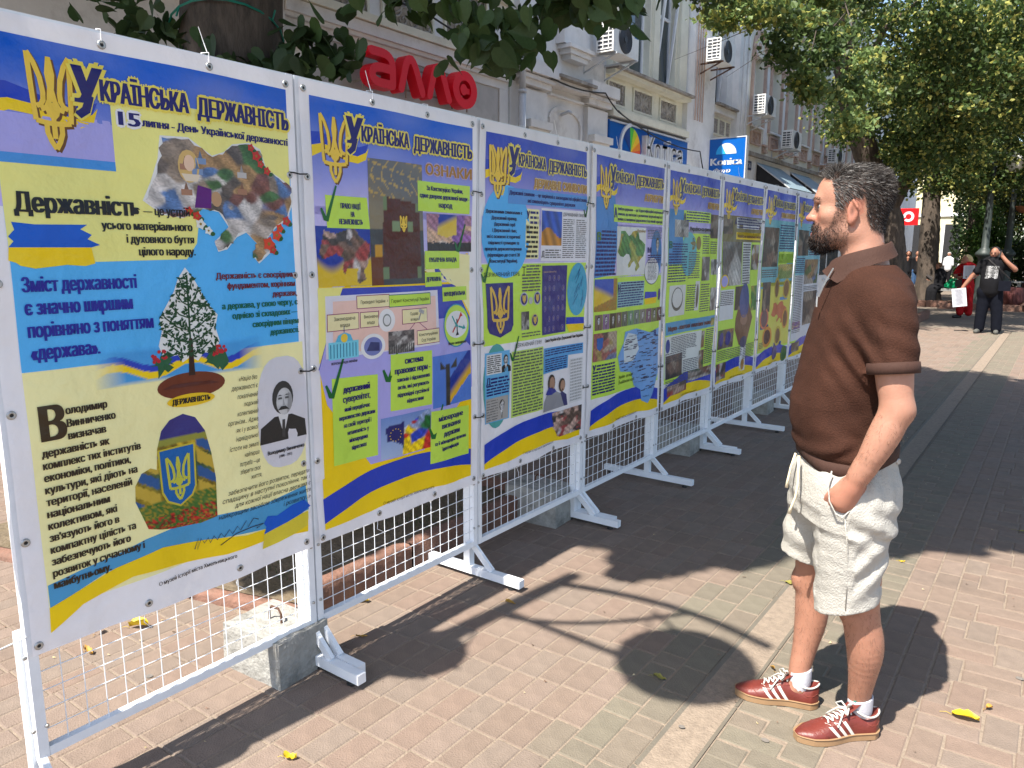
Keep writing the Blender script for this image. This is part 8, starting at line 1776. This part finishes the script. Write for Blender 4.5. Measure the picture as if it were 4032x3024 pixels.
# shoes and socks
def shoe(heel, toe, name='shoe'):
    h_ = np.array(heel); t_ = np.array(toe); d = t_ - h_; L = np.linalg.norm(d); d /= L; n_ = np.array([-d[1], d[0]])       # n_ points to the wearer's right...
    def xf(V): V = np.asarray(V, float); return XF(np.c_[h_[0] + d[0] * V[:, 0] + n_[0] * V[:, 1], h_[1] + d[1] * V[:, 0] + n_[1] * V[:, 1], V[:, 2]])
    def sect(x): u = x / L; return .040 * (np.clip(u / .10, 0, 1) ** .5) * (.86 + .32 * np.exp(-((u - .68) / .22) ** 2) - .10 * np.exp(-((u - .38) / .15) ** 2)) * np.clip((1.0 - u) / .16, 0, 1) ** .45
    v = Vol((-.01, -.06, -.004), (L + .012, .06, .16), .0036); g = np.meshgrid(*[v.lo[i] + v.h * np.arange(v.n[i], dtype=np.float32) for i in range(3)], indexing='ij', sparse=True)
    x, y, z = g; W_ = np.maximum(sect(np.clip(x, 0.0005, L - .0005)), .002); topz = np.interp(x.ravel(), [0, .02, .06, .10, .13, .19, .24, .28, L], [.098, .104, .072, .086, .092, .066, .050, .040, .030]).reshape(x.shape)
    prof = np.clip((z - .02) / (topz - .02 + 1e-6), 0, 1.2); Wz = W_ * np.sqrt(np.clip(1.02 - prof ** 2.4, 0.0, 1)) + .0001; up_ = np.maximum(np.abs(y) - Wz, z - topz); dx = np.maximum(-x + .002, x - L + .002); up_ = np.maximum(np.maximum(up_, dx), .018 - z)
    v.F = (up_ + 0 * x).astype(np.float32); v.path([(.05, 0, .105), (.06, 0, .13)], [.030, .036], .008, 'd'); v.ell((.052, 0, .105), (.045, .027, .034), .006, 'd')
    r = empty(name, tuple(XF(np.array([[h_[0], h_[1], 0]]))[0]), 0); r.parent = ME; r.location = Vector(r.location) - Vector(ME.location)
    base = Vector(tuple(XF(np.array([[h_[0], h_[1], 0]]))[0]))
    def put(o): o.parent = r; o.location = -base; return o
    V, Q = v.nets(); V = relax(V, Q, 1); put(npmesh('upper', xf(V), Q, M_['leather'], None, True))
    def outline(off, k=40): return [(xx, s_ * (float(sect(np.array(xx))) + off)) for s_ in (1, -1) for xx in ([L * (i + .3) / (k + .6) for i in range(k + 1)] if s_ == 1 else [L * (i + .3) / (k + .6) for i in range(k, -1, -1)])]
    b = MB(); b.prism(outline(.0045), .002, .026, lambda a, c, dd: tuple(xf(np.array([[a, c, dd]]))[0])); put(b.build('sole', M_['gum_sole']))
    b = MB(); pts = outline(.0055); pts.append(pts[0]); b.tube([tuple(xf(np.array([[a, c, .0255]]))[0]) for a, c in pts], .0018, 5); put(b.build('sole_welt', M_['gum_sole'], smooth=True))
    def side(xx, zz, s_, off=.0012):
        tz = float(np.interp(xx, [0, .02, .06, .10, .13, .19, .24, .28, L], [.098, .104, .072, .086, .092, .066, .050, .040, .030])); p = min(1.0, max(0, (zz - .02) / (tz - .02))); return (xx, s_ * (float(sect(np.array(xx))) * math.sqrt(max(0, 1.02 - p ** 2.4)) + off), zz)
    for s_ in (1, -1):
        for k in range(3):                                                   # three slanting stripes
            x0 = .105 + .026 * k; b = MB(); vs = []
            for j in range(7):
                zz = .024 + (.074 - .006 * k - .024) * j / 6; xa = x0 + .034 * (j / 6) ; vs += [side(xa, zz, s_, .0022), side(xa + .0125, zz, s_, .0022)]
            b.v = [tuple(p) for p in xf(np.array(vs))]; b.f = [[2 * j, 2 * j + 1, 2 * j + 3, 2 * j + 2] for j in range(6)]; b.c = [(1, 1, 1)] * 6; b.mi = [0] * 6; put(b.build('stripe', M_['cream_leather'], smooth=True))
        # suede toe overlay edge and eyestay, heel tab line
        b = MB(); b.tube([tuple(xf(np.array([side(xx, zz, s_, .001)]))[0]) for xx, zz in ((.205, .03), (.225, .043), (.235, .048))], .0016, 4); b.tube([tuple(xf(np.array([side(xx, zz, s_, .001)]))[0]) for xx, zz in ((.098, .078), (.14, .074), (.175, .062), (.20, .058))], .0016, 4); b.tube([tuple(xf(np.array([side(xx, zz, s_, .001)]))[0]) for xx, zz in ((.06, .058), (.045, .050), (.025, .052), (.008, .06))], .0014, 4); put(b.build('seam', M_['suede'], smooth=True))
    b = MB(); vs = []                                                        # tongue
    for j in range(6):
        t = j / 5; xx = .165 - .085 * t; zz = .076 + .062 * t - .006 * math.sin(t * 3); 
        for q in (-1, -.5, 0, .5, 1): vs.append((xx + .004 * q * q, q * (.021 + .003 * t), zz - .007 * q * q))
    b.v = [tuple(p) for p in xf(np.array(vs))]; b.f = [[j * 5 + i, j * 5 + i + 1, (j + 1) * 5 + i + 1, (j + 1) * 5 + i] for j in range(5) for i in range(4)]; b.c = [(1, 1, 1)] * 20; b.mi = [0] * 20; put(b.build('tongue', M_['leather'], smooth=True))
    b = MB(); b.v = [tuple(p) for p in xf(np.array([(.098, -.012, .1275), (.098, .012, .1275), (.084, .012, .1375), (.084, -.012, .1375)]) + np.array([.003, 0, .003]))]; b.f = [[0, 1, 2, 3]]; b.c = [(1, 1, 1)]; b.mi = [0]; put(b.build('tongue_tab', M_['tab']))
    b = MB()
    for k in range(6):
        xx = .195 - .016 * k; zz = float(np.interp(xx, [.10, .13, .19, .24], [.094, .096, .072, .056])) + .002
        b.tube([tuple(xf(np.array([q]))[0]) for q in ((xx, -.018, zz - .007), (xx - .003, -.009, zz), (xx - .003, .009, zz), (xx, .018, zz - .007))], .0032, 5)
        if k < 5: b.tube([tuple(xf(np.array([q]))[0]) for q in ((xx, -.016, zz - .004), (xx - .009, 0, zz + .003), (xx - .016, .016, zz - .001))], .0030, 5)
    for sg_ in (1, -1):
        b.tube([tuple(xf(np.array([q]))[0]) for q in ((.118, 0, .100), (.128, sg_ * .022, .116), (.140, sg_ * .036, .104), (.134, sg_ * .026, .094), (.120, sg_ * .006, .102))], .0030, 5); b.tube([tuple(xf(np.array([q]))[0]) for q in ((.118, 0, .101), (.145, sg_ * .018, .096), (.165, sg_ * .034, .070), (.172, sg_ * .040, .060))], .0028, 5)
    b.tube([tuple(xf(np.array([q]))[0]) for q in ((.118, 0, .103), (.112, .010, .122), (.118, .022, .134), (.128, .018, .128), (.122, .004, .106))], .0028, 5)
    put(b.build('laces', M_['cream_leather'], smooth=True))
    b = MB(); b.tube([tuple(xf(np.array([q]))[0]) for q in [(.052 - .048 * math.cos(a), .031 * math.sin(a), .098 - .016 * math.sin(a) ** 2 * (1 if math.cos(a) > -.6 else 1) + .006 * math.cos(a) * -1) for a in [i * math.pi / 14 - math.pi * .0 for i in range(-12, 13)]]], .0034, 6); put(b.build('collar_lining', M_['cream_leather'], smooth=True))
    return r
m_ = mat('green_tab', (.02, .17, .13), .5, 0); M_['tab'] = m_
shoe((.180, .040), (-.078, -.120)); shoe((-.012, .118), (-.306, .080))
for (ax_, ay_), (kx, ky), (hx, hy) in ((AL[:2], (.1135, .012), (.165, .03)), (AR[:2], (-.087, .1175), (-.035, .115))):
    b = MB(); n = 16; vs = []
    for j, (z, r_) in enumerate(((.055, .034), (.08, .040), (.105, .0405), (.128, .0400), (.134, .0395), (.134, .036))):
        cx, cy = ax_ + (kx - ax_) * (z - .05) / .1, ay_ + (ky - ay_) * (z - .05) / .1; dx_, dy_ = hx - ax_, hy - ay_; dl = math.hypot(dx_, dy_); dx_ /= dl; dy_ /= dl
        for i in range(n): a = i * 2 * math.pi / n; vs.append((cx + r_ * (math.cos(a)) + dx_ * .004, cy + r_ * math.sin(a) + dy_ * .004, z - .012 * (math.cos(a) * -dx_ + math.sin(a) * -dy_ ) * (z > .1)))
    b.v = [tuple(p) for p in XF(np.array(vs))]; b.f = [[j * n + i, j * n + (i + 1) % n, (j + 1) * n + (i + 1) % n, (j + 1) * n + i] for j in range(5) for i in range(n)]; b.c = [(1, 1, 1)] * len(b.f); b.mi = [0] * len(b.f); attach(b.build('sock', M_['sock'], smooth=True), ME)
# leg hair
lm = ((VB_[:, 2] > .15) & (VB_[:, 2] < .50)) | ((VB_[:, 2] > .95) & (VB_[:, 2] < 1.18) & (VB_[:, 1] < -.17)); idx_, Pl = scatter(lm.astype(float), 3800); strands('body_hair', Pl, NB_[idx_] * .7 + np.array([0, 0, -1]) + rs.normal(size=Pl.shape) * .4, .011, .0006, np.tile([.06, .035, .02], (len(Pl), 1)), ME, XF, 1, .003, 6)
# ---------------------------------------------------------------- passers-by further up the street
def cloth(n, c, r=.9): return mat(n, c, r, .15, 14, bump=.3, bscale=90, spec=.08)
M_['blk'] = cloth('black_cotton', (.012, .012, .014)); M_['nvy'] = cloth('navy_trousers', (.007, .008, .013)); M_['redc'] = cloth('red_fabric', (.33, .012, .014)); M_['den'] = cloth('blue_denim', (.05, .10, .20)); M_['whc'] = cloth('white_shirt_cloth', (.6, .6, .62))
M_['bagg'] = mat('green_plastic_bag', (.0, .30, .12), .35, .1, 8, trans=.4); M_['paper'] = mat('white_paper', (.62, .63, .68), .7, .05, 20); M_['hbag'] = mat('black_leather_bag', (.012, .010, .010), .4, .1, 20)
M_['blonde'] = mat('blonde_hair', (.52, .40, .20), .6, .3, 60, bump=.8, bscale=90); M_['brnh'] = mat('brown_hair', (.16, .075, .035), .6, .3, 60, bump=.8, bscale=90); M_['dkh'] = mat('very_dark_hair', (.018, .012, .010), .5, .3, 60, bump=.8, bscale=90); M_['greyh'] = mat('white_hair', (.45, .43, .42), .6, .2, 60, bump=.8, bscale=90)
M_['skin2'] = mat('sunburnt_skin', (.30, .14, .09), .5, .1, 30, spec=.3)
def human(pos, label, skin, head, clothes, hair, hh=.011, face=None):
    """skin / clothes / hair are lists of (points, radii); head = (centre, facing)"""
    r = empty('person', pos, 0, label, 'person'); X = lambda V: np.asarray(V) + np.array(pos)
    def vol(paths, ells, k):
        A_ = [p for q in paths for p in q[0]] + [e[0] for e in ells]; Rm = max([max(q[1]) for q in paths] + [max(e[1]) for e in ells]) + .04
        v = Vol(np.min(A_, 0) - Rm, np.max(A_, 0) + Rm, hh)
        for q in paths: v.path(q[0], q[1], k)
        for c, r_ in ells: v.ell(c, r_, k)
        return v
    c, f = np.array(head[0], float), np.array(head[1], float); f = f / np.linalg.norm(f); l = np.array([-f[1], f[0], 0])
    E_ = [(tuple(c), (.078, .085, .108)), (tuple(c + f * .03 - (0, 0, .05)), (.055, .058, .065))]
    sp = skin + [([tuple(c + f * .088 - (0, 0, -.012)), tuple(c + f * .108 - (0, 0, .03))], [.010, .016])] + [([tuple(c + l * s_ * .082 + (0, 0, .01)), tuple(c + l * s_ * .082 - (0, 0, .03))], [.012, .009]) for s_ in (1, -1)]
    grow('body', vol(sp, E_, .02), M_['skin2'], r, X)
    for nm, m, paths, ells, k in clothes: grow(nm, vol(paths, ells, k), m, r, X, None, 2)
    if hair: grow('hair', vol(hair[1], hair[2], .03), hair[0], r, X)
    for s_ in (1, -1):
        b = MB(); e = c + f * .083 + l * s_ * .032 + np.array([0, 0, .008]); b.obox(e, (f, l, (0, 0, 1)), (.006, .013, .006)); o = b.build('eye', M_['dark'], r)
    b = MB(); e = c + f * .088 - np.array([0, 0, .058]); b.obox(e, (f, l, (0, 0, 1)), (.006, .022, .005)); b.build('mouth', mat('lips', (.25, .07, .06), .5, 0) if 'lips' not in bpy.data.materials else bpy.data.materials['lips'], r)
    return r
def fingers(w, d, s=.011): d = np.array(d, float); return [([tuple(np.array(w) + (i * .018 - .027, 0, 0)), tuple(np.array(w) + (i * .018 - .027, 0, 0) + d)], [s, s * .75]) for i in range(4)]
# man on the phone
human((-1.22, 18.2, 0), 'man in black T-shirt and dark trousers talking on a phone, white papers in one hand',
    [([(0, .02, 1.42), (.0, -.0, 1.56)], [.075, .065]), ([(-.20, .0, 1.40), (-.33, -.03, 1.18), (-.47, -.06, .96), (-.50, -.08, .88)], [.055, .048, .036, .034]), ([(.22, 0, 1.40), (.42, -.05, 1.27), (.24, -.14, 1.44), (.13, -.11, 1.58)], [.06, .052, .040, .034]), ([(0, .02, 1.42), (0, .01, .90)], [.10, .10]), ([(-.02, .01, .9), (-.09, .01, .8), (-.13, .0, .1)], [.08, .07, .05]), ([(.02, .01, .9), (.10, .01, .8), (.17, .0, .1)], [.08, .07, .05])] + fingers((-.50, -.09, .88), (-.01, -.0, -.06)) + fingers((.12, -.13, 1.60), (-.02, -.01, .05)),
    ((.0, -.02, 1.635), (-.15, -1, -.12)),
    [('t_shirt', M_['blk'], [([(0, 0, 1.42), (0, -.02, 1.25), (0, -.03, 1.05), (0, -.01, .90)], [.17, .19, .205, .20]), ([(-.17, 0, 1.42), (-.27, -.02, 1.26)], [.085, .078]), ([(.17, 0, 1.42), (.33, -.03, 1.33)], [.09, .082])], [((0, 0, 1.42), (.23, .13, .10))], .06),
     ('trousers', M_['nvy'], [([(0, 0, .93), (-.07, 0, .85)], [.18, .17]), ([(-.08, 0, .84), (-.12, -.01, .45), (-.13, .0, .10)], [.135, .105, .095]), ([(.09, 0, .84), (.15, -.01, .45), (.17, 0, .10)], [.135, .105, .095])], [], .04),
     ('shoe', M_['den'] if 0 else cloth('grey_trainers', (.10, .10, .09)), [([(-.13, .03, .05), (-.17, -.17, .04)], [.05, .045])], [], .02), ('shoe', bpy.data.materials['grey_trainers'], [([(.17, .03, .05), (.18, -.17, .04)], [.05, .045])], [], .02)],
    (M_['dkh'], [], [((0, .022, 1.685), (.088, .095, .078)), ((0, .05, 1.65), (.084, .07, .07))]), .010)
b = MB(); rr = random.Random(2)
for i in range(12):
    for j in range(14): q = rr.uniform(.05, .5) * (.4 + .6 * math.sin(i * .5) ** 2); b.add([(-1.33 + i * .018 + j * .001, 18.2 - .208 - .016 * math.sin(i * .26), 1.12 + j * .018), (-1.312 + i * .018 + j * .001, 18.2 - .208 - .016 * math.sin(i * .26 + .26), 1.12 + j * .018), (-1.312 + i * .018 + j * .001, 18.2 - .206 - .016 * math.sin(i * .26 + .26), 1.138 + j * .018), (-1.33 + i * .018 + j * .001, 18.2 - .206 - .016 * math.sin(i * .26), 1.138 + j * .018)], [(0, 1, 2, 3)], (q, q, q))
PH = [o for o in COL.objects if o.name == 'person.001'][0]; attach(b.build('shirt_print', M_['flat']), PH)
def sheet_of(name, c, ax_, ay_, w, h, label, cat, m='paper', lines_=True):
    b = MB(); c = np.array(c, float); a, d = np.array(ax_, float), np.array(ay_, float); n = np.cross(a, d); V = [c + a * x * w / 2 + d * y * h / 2 + n * .012 * x * x for y in (-1, 1) for x in (-1, 0, 1)]
    b.add(V, [(0, 1, 4, 3), (1, 2, 5, 4)], (.62, .63, .68))
    if lines_:
        for i in range(12):
            y = .8 - i * .14; b.add([c + a * x * w / 2 + d * yy * h / 2 - n * .003 * np.sign((n @ np.array([0, 1, 0])) or 1) + n * .012 * x * x for x, yy in ((-.75, y), (.7, y), (.7, y + .05), (-.75, y + .05))], [(0, 1, 2, 3)], (.25, .25, .28))
    return tag(b.build(name, M_['flat']), label, cat)
sheet_of('paper_sheet', (-1.745, 18.08, .72), (.98, 0, .15), (-.15, 0, .98), .26, .38, 'white sheets hanging from the hand of the man on the phone', 'paper')
b = MB(); b.obox((-1.115, 18.07, 1.62), ((.2, .1, 1), (1, 0, -.2), (0, 1, 0)), (.07, .012, .03)); tag(b.build('phone', M_['dark']), 'black phone pressed to the ear of the man in black', 'phone')
r = empty('shoulder_bag', (-1.0, 18.05, .98), 0, 'dark blue shoulder bag on the hip of the man on the phone', 'bag'); b = MB(); b.obox((-.98, 18.03, .98), ((1, .1, 0), (-.1, 1, 0), (0, 0, 1)), (.105, .04, .10)); attach(b.build('pouch', M_['nvy']), r); b = MB(); b.tube([(-.90, 18.02, 1.12), (-1.1, 17.98, 1.32), (-1.30, 18.05, 1.50), (-1.36, 18.2, 1.53)], .014, 5); attach(b.build('strap', M_['hbag']), r)
# woman in red
human((-2.03, 22.1, 0), 'blonde woman in red top and red trousers reading beside the man on the phone',
    [([(0, 0, 1.28), (-.02, -.02, 1.40)], [.06, .055]), ([(-.16, .0, 1.24), (-.26, -.06, 1.02), (-.12, -.22, 1.02)], [.05, .045, .032]), ([(.16, 0, 1.24), (.22, -.08, 1.02), (.02, -.22, 1.04)], [.05, .045, .032]), ([(-.06, 0, .1), (-.06, 0, .3)], [.045, .05])] + fingers((-.10, -.24, 1.03), (.03, -.02, .02)),
    ((-.05, -.04, 1.46), (-.9, -.5, -.35)),
    [('red_top', M_['redc'], [([(0, 0, 1.28), (0, -.01, 1.12), (0, 0, .92)], [.15, .165, .17]), ([(-.14, 0, 1.27), (-.22, -.02, 1.12)], [.08, .07]), ([(.14, 0, 1.27), (.21, -.02, 1.12)], [.08, .07])], [((0, 0, 1.28), (.19, .11, .08))], .05),
     ('red_trousers', M_['redc'], [([(0, 0, .95), (0, 0, .80)], [.175, .17]), ([(-.07, 0, .82), (-.07, 0, .45), (-.06, 0, .14)], [.12, .10, .085]), ([(.08, 0, .82), (.10, 0, .45), (.13, .02, .14)], [.12, .10, .085])], [], .04), ('shoe', M_['hbag'], [([(-.05, .03, .045), (-.18, -.10, .035)], [.042, .038])], [], .02)],
    (M_['blonde'], [], [((-.02, .0, 1.50), (.105, .10, .09)), ((.03, .03, 1.45), (.08, .08, .08))]), .011)
sheet_of('paper_sheet', (-1.96, 21.85, 1.16), (1, 0, .02), (-.02, -.1, 1), .24, .32, 'printed page held up by the woman in red', 'paper')
r = empty('handbag', (-2.16, 21.86, .9), 0, 'black handbag hanging from the arm of the woman in red', 'bag'); b = MB(); b.obox((-2.16, 21.86, .88), ((1, 0, 0), (0, 1, 0), (0, 0, 1)), (.07, .03, .09)); attach(b.build('pouch', M_['hbag']), r); b = MB(); b.tube([(-2.22, 21.86, 1.0), (-2.20, 21.86, 1.12), (-2.12, 21.86, 1.12), (-2.10, 21.86, 1.0)], .008, 5); attach(b.build('strap', M_['hbag']), r)
# seated woman, bench ledge, green bag
M_['stone'] = mat('grey_stone_ledge', (.25, .25, .24), .8, .15, 5)
r = empty('bench', (-2.8, 27.6, 0), 0, 'low grey stone bench under the green bag', 'bench'); b = MB(); b.box((-3.7, 27.3, .44), (-2.35, 27.8, .52)); attach(b.build('seat', M_['stone']), r)
for x in (-3.6, -2.6): b = MB(); b.box((x, 27.36, 0), (x + .18, 27.74, .438)); attach(b.build('support', M_['stone']), r)
human((-3.28, 27.5, 0), 'seated woman in black with short brown hair reading a leaflet', [([(0, 0, 1.0), (-.03, 0, 1.13)], [.06, .055]), ([(-.12, -.05, .95), (-.20, -.14, .72), (-.30, -.2, .78)], [.05, .04, .03])], ((-.06, -.02, 1.19), (-.9, -.3, -.3)),
    [('black_coat', M_['blk'], [([(0, 0, .98), (0, 0, .78), (.0, 0, .56)], [.17, .19, .22]), ([(.12, 0, .95), (.14, -.1, .74)], [.09, .08]), ([(-.12, -.02, .97), (-.17, -.1, .78)], [.08, .07])], [((0, 0, .98), (.2, .13, .09))], .05), ('trousers', M_['blk'], [([(0, -.05, .56), (-.20, -.32, .54), (-.20, -.34, .10)], [.13, .10, .08]), ([(.08, -.05, .56), (-.06, -.34, .54), (-.06, -.36, .10)], [.12, .10, .08])], [], .04)],
    (M_['brnh'], [], [((-.03, .01, 1.23), (.10, .098, .095))]), .012)
sheet_of('leaflet', (-3.52, 27.28, .86), (.8, 0, -.5), (.3, -.6, .5), .22, .2, 'pale leaflet in the hands of the seated woman', 'paper', lines_=False)
b = MB(); n = 14; vs = []; rr = random.Random(8)
for j, (z, w) in enumerate(((.525, .20), (.56, .25), (.64, .24), (.72, .18), (.79, .10), (.84, .05))):
    for i in range(n): a = i * 2 * math.pi / n; q = w * (1 + .14 * math.sin(a * 5 + j) + rr.uniform(-.06, .06)); vs.append((-2.86 + q * math.cos(a) - .02 * j * 0, 27.45 + q * .5 * math.sin(a), z))
b.add(vs, [(j * n + i, j * n + (i + 1) % n, (j + 1) * n + (i + 1) % n, (j + 1) * n + i) for j in range(5) for i in range(n)]); tag(b.build('carrier_bag', M_['bagg'], smooth=False), 'bright green plastic carrier bag standing on the stone bench', 'bag')
# two women and an older person beyond the trees
for x, lab, hd_, top in ((-5.50, 'woman with long dark hair, sunglasses and a black jacket walking up the street', (.1, -1, 0), 'jacket'), (-5.16, 'woman in a black coat seen from behind, hair hanging down her back', (.2, 1, 0), 'coat')):
    human((x, 36, 0), lab, [([(0, 0, 1.40), (0, 0, 1.52)], [.055, .05]), ([(0, -.07, 1.40), (0, -.09, 1.28)], [.06, .03]), ([(-.2, 0, .9), (-.2, 0, .82)], [.03, .03]), ([(.2, 0, .9), (.2, 0, .82)], [.03, .03])], ((0, 0, 1.58), hd_),
        [(top, M_['blk'], [([(0, .02, 1.36), (0, .02, 1.1), (0, .02, .84)], [.13, .125, .15]), ([(-.15, .02, 1.36), (-.20, .02, 1.1), (-.20, 0, .9)], [.065, .055, .045]), ([(.15, .02, 1.36), (.20, .02, 1.1), (.20, 0, .9)], [.065, .055, .045])], [((0, .02, 1.38), (.17, .10, .07))], .04), ('jeans', M_['den'] if top == 'coat' else M_['blk'], [([(-.07, .0, .86), (-.08, 0, .1)], [.10, .06]), ([(.07, .02, .86), (.08, .06, .1)], [.10, .06])], [], .03)],
        (M_['dkh'], [([(0, .06, 1.62), (.0, .11, 1.4), (0, .13, 1.18)], [.07, .075, .05])] if top == 'coat' else [([(-.07, .04, 1.62), (-.09, .04, 1.4)], [.05, .04]), ([(.07, .04, 1.62), (.09, .04, 1.4)], [.05, .04])], [((0, .03, 1.63), (.09, .085, .07))]), .014)
human((-5.0, 45, 0), 'white-haired person in a white shirt far down the street', [([(0, 0, 1.35), (0, 0, 1.46)], [.06, .055])], ((0, 0, 1.53), (-.3, -1, 0)), [('shirt', M_['whc'], [([(0, 0, 1.3), (0, 0, 1.0), (0, 0, .8)], [.16, .17, .17]), ([(-.16, 0, 1.3), (-.2, 0, 1.0)], [.07, .06]), ([(.16, 0, 1.3), (.2, 0, 1.0)], [.07, .06])], [], .04), ('trousers', M_['blk'], [([(-.08, 0, .8), (-.09, 0, .08)], [.11, .07]), ([(.08, 0, .8), (.09, 0, .08)], [.11, .07])], [], .03)], (M_['greyh'], [], [((0, .03, 1.57), (.09, .09, .08))]), .016)
# litter bins clad in dark red slats
M_['slat'] = mat('dark_red_slats', (.10, .028, .026), .6, .2, 10, stretch=(1, 1, .2))
for x, y, lab in ((-1.21, 27.0, 'round litter bin of dark red wooden slats nearest the man on the phone'), (-.95, 31.5, 'second slatted litter bin at the right edge beyond the first')):
    r = empty('litter_bin', (x, y, 0), 0, lab, 'litter bin', 'slatted litter bins')
    for i in range(18):
        a = i * math.pi / 9; b = MB(); c, s_ = math.cos(a), math.sin(a)
        b.add([(q * c - t * s_, q * s_ + t * c, z) for z, q in ((.03, .23), (.22, .27), (.42, .275), (.62, .245)) for t in (-.042, .042)] , [(2 * j, 2 * j + 1, 2 * j + 3, 2 * j + 2) for j in range(3)]); b.add([((q - .02) * c - t * s_, (q - .02) * s_ + t * c, z) for z, q in ((.03, .23), (.22, .27), (.42, .275), (.62, .245)) for t in (-.042, .042)] , [(2 * j, 2 * j + 2, 2 * j + 3, 2 * j + 1) for j in range(3)]); b.build('slat', M_['slat'], r)
    b = MB(); b.lathe([(.19, .02), (.2, .6), (.22, .61), (.22, .59)], (0, 0, 0), 18); b.build('liner', M_['dark'], r, smooth=True)
r = empty('kiosk_table', (-1.55, 28.2, 0), 0, 'low table with a grey top just behind the first litter bin', 'table'); b = MB(); b.box((-2.0, 27.9, .72), (-1.05, 28.5, .76)); attach(b.build('table_top', M_['stone']), r)
for x in (-1.9, -1.2): b = MB(); b.box((x, 28.0, 0), (x + .08, 28.4, .718)); attach(b.build('leg', M_['stone']), r)
# white van parked beyond the far end of the fence
r = empty('parked_van', (-4.3, 17.0, 0), 0, 'white van glimpsed between the last banner and the neck of the man', 'van')
V_ = mat('white_van_paint', (.72, .73, .73), .3, .03, 3); b = MB(); fr2 = lambda a, c, d: (d, a, c)
b.prism([(14.9, .35), (14.95, 1.0), (15.3, 1.15), (15.8, 1.85), (18.3, 1.9), (18.4, .35)], -5.9, -4.2, fr2); attach(b.build('body', V_), r)
for q in ((15.45, 1.16, 16.1, 1.74), (16.2, 1.16, 17.1, 1.78), (17.2, 1.16, 18.1, 1.78)): b = MB(); b.box((-4.199, q[0], q[1]), (-4.19, q[2], q[3])); attach(b.build('side_window', M_['glass']), r)
for y in (15.5, 17.7): b = MB(); b.lathe([(0, .12), (.2, .12), (.22, .09), (.33, .08), (.34, 0), (.33, -.1), (0, -.1)], (-4.28, y, .34), 20, ax='x'); attach(b.build('wheel', M_['tie_black'], smooth=True), r)
b = MB(); b.beam((-4.18, 16.9, 1.06), (-4.18, 17.08, 1.06), .02, .03); attach(b.build('door_handle', M_['zinc']), r)
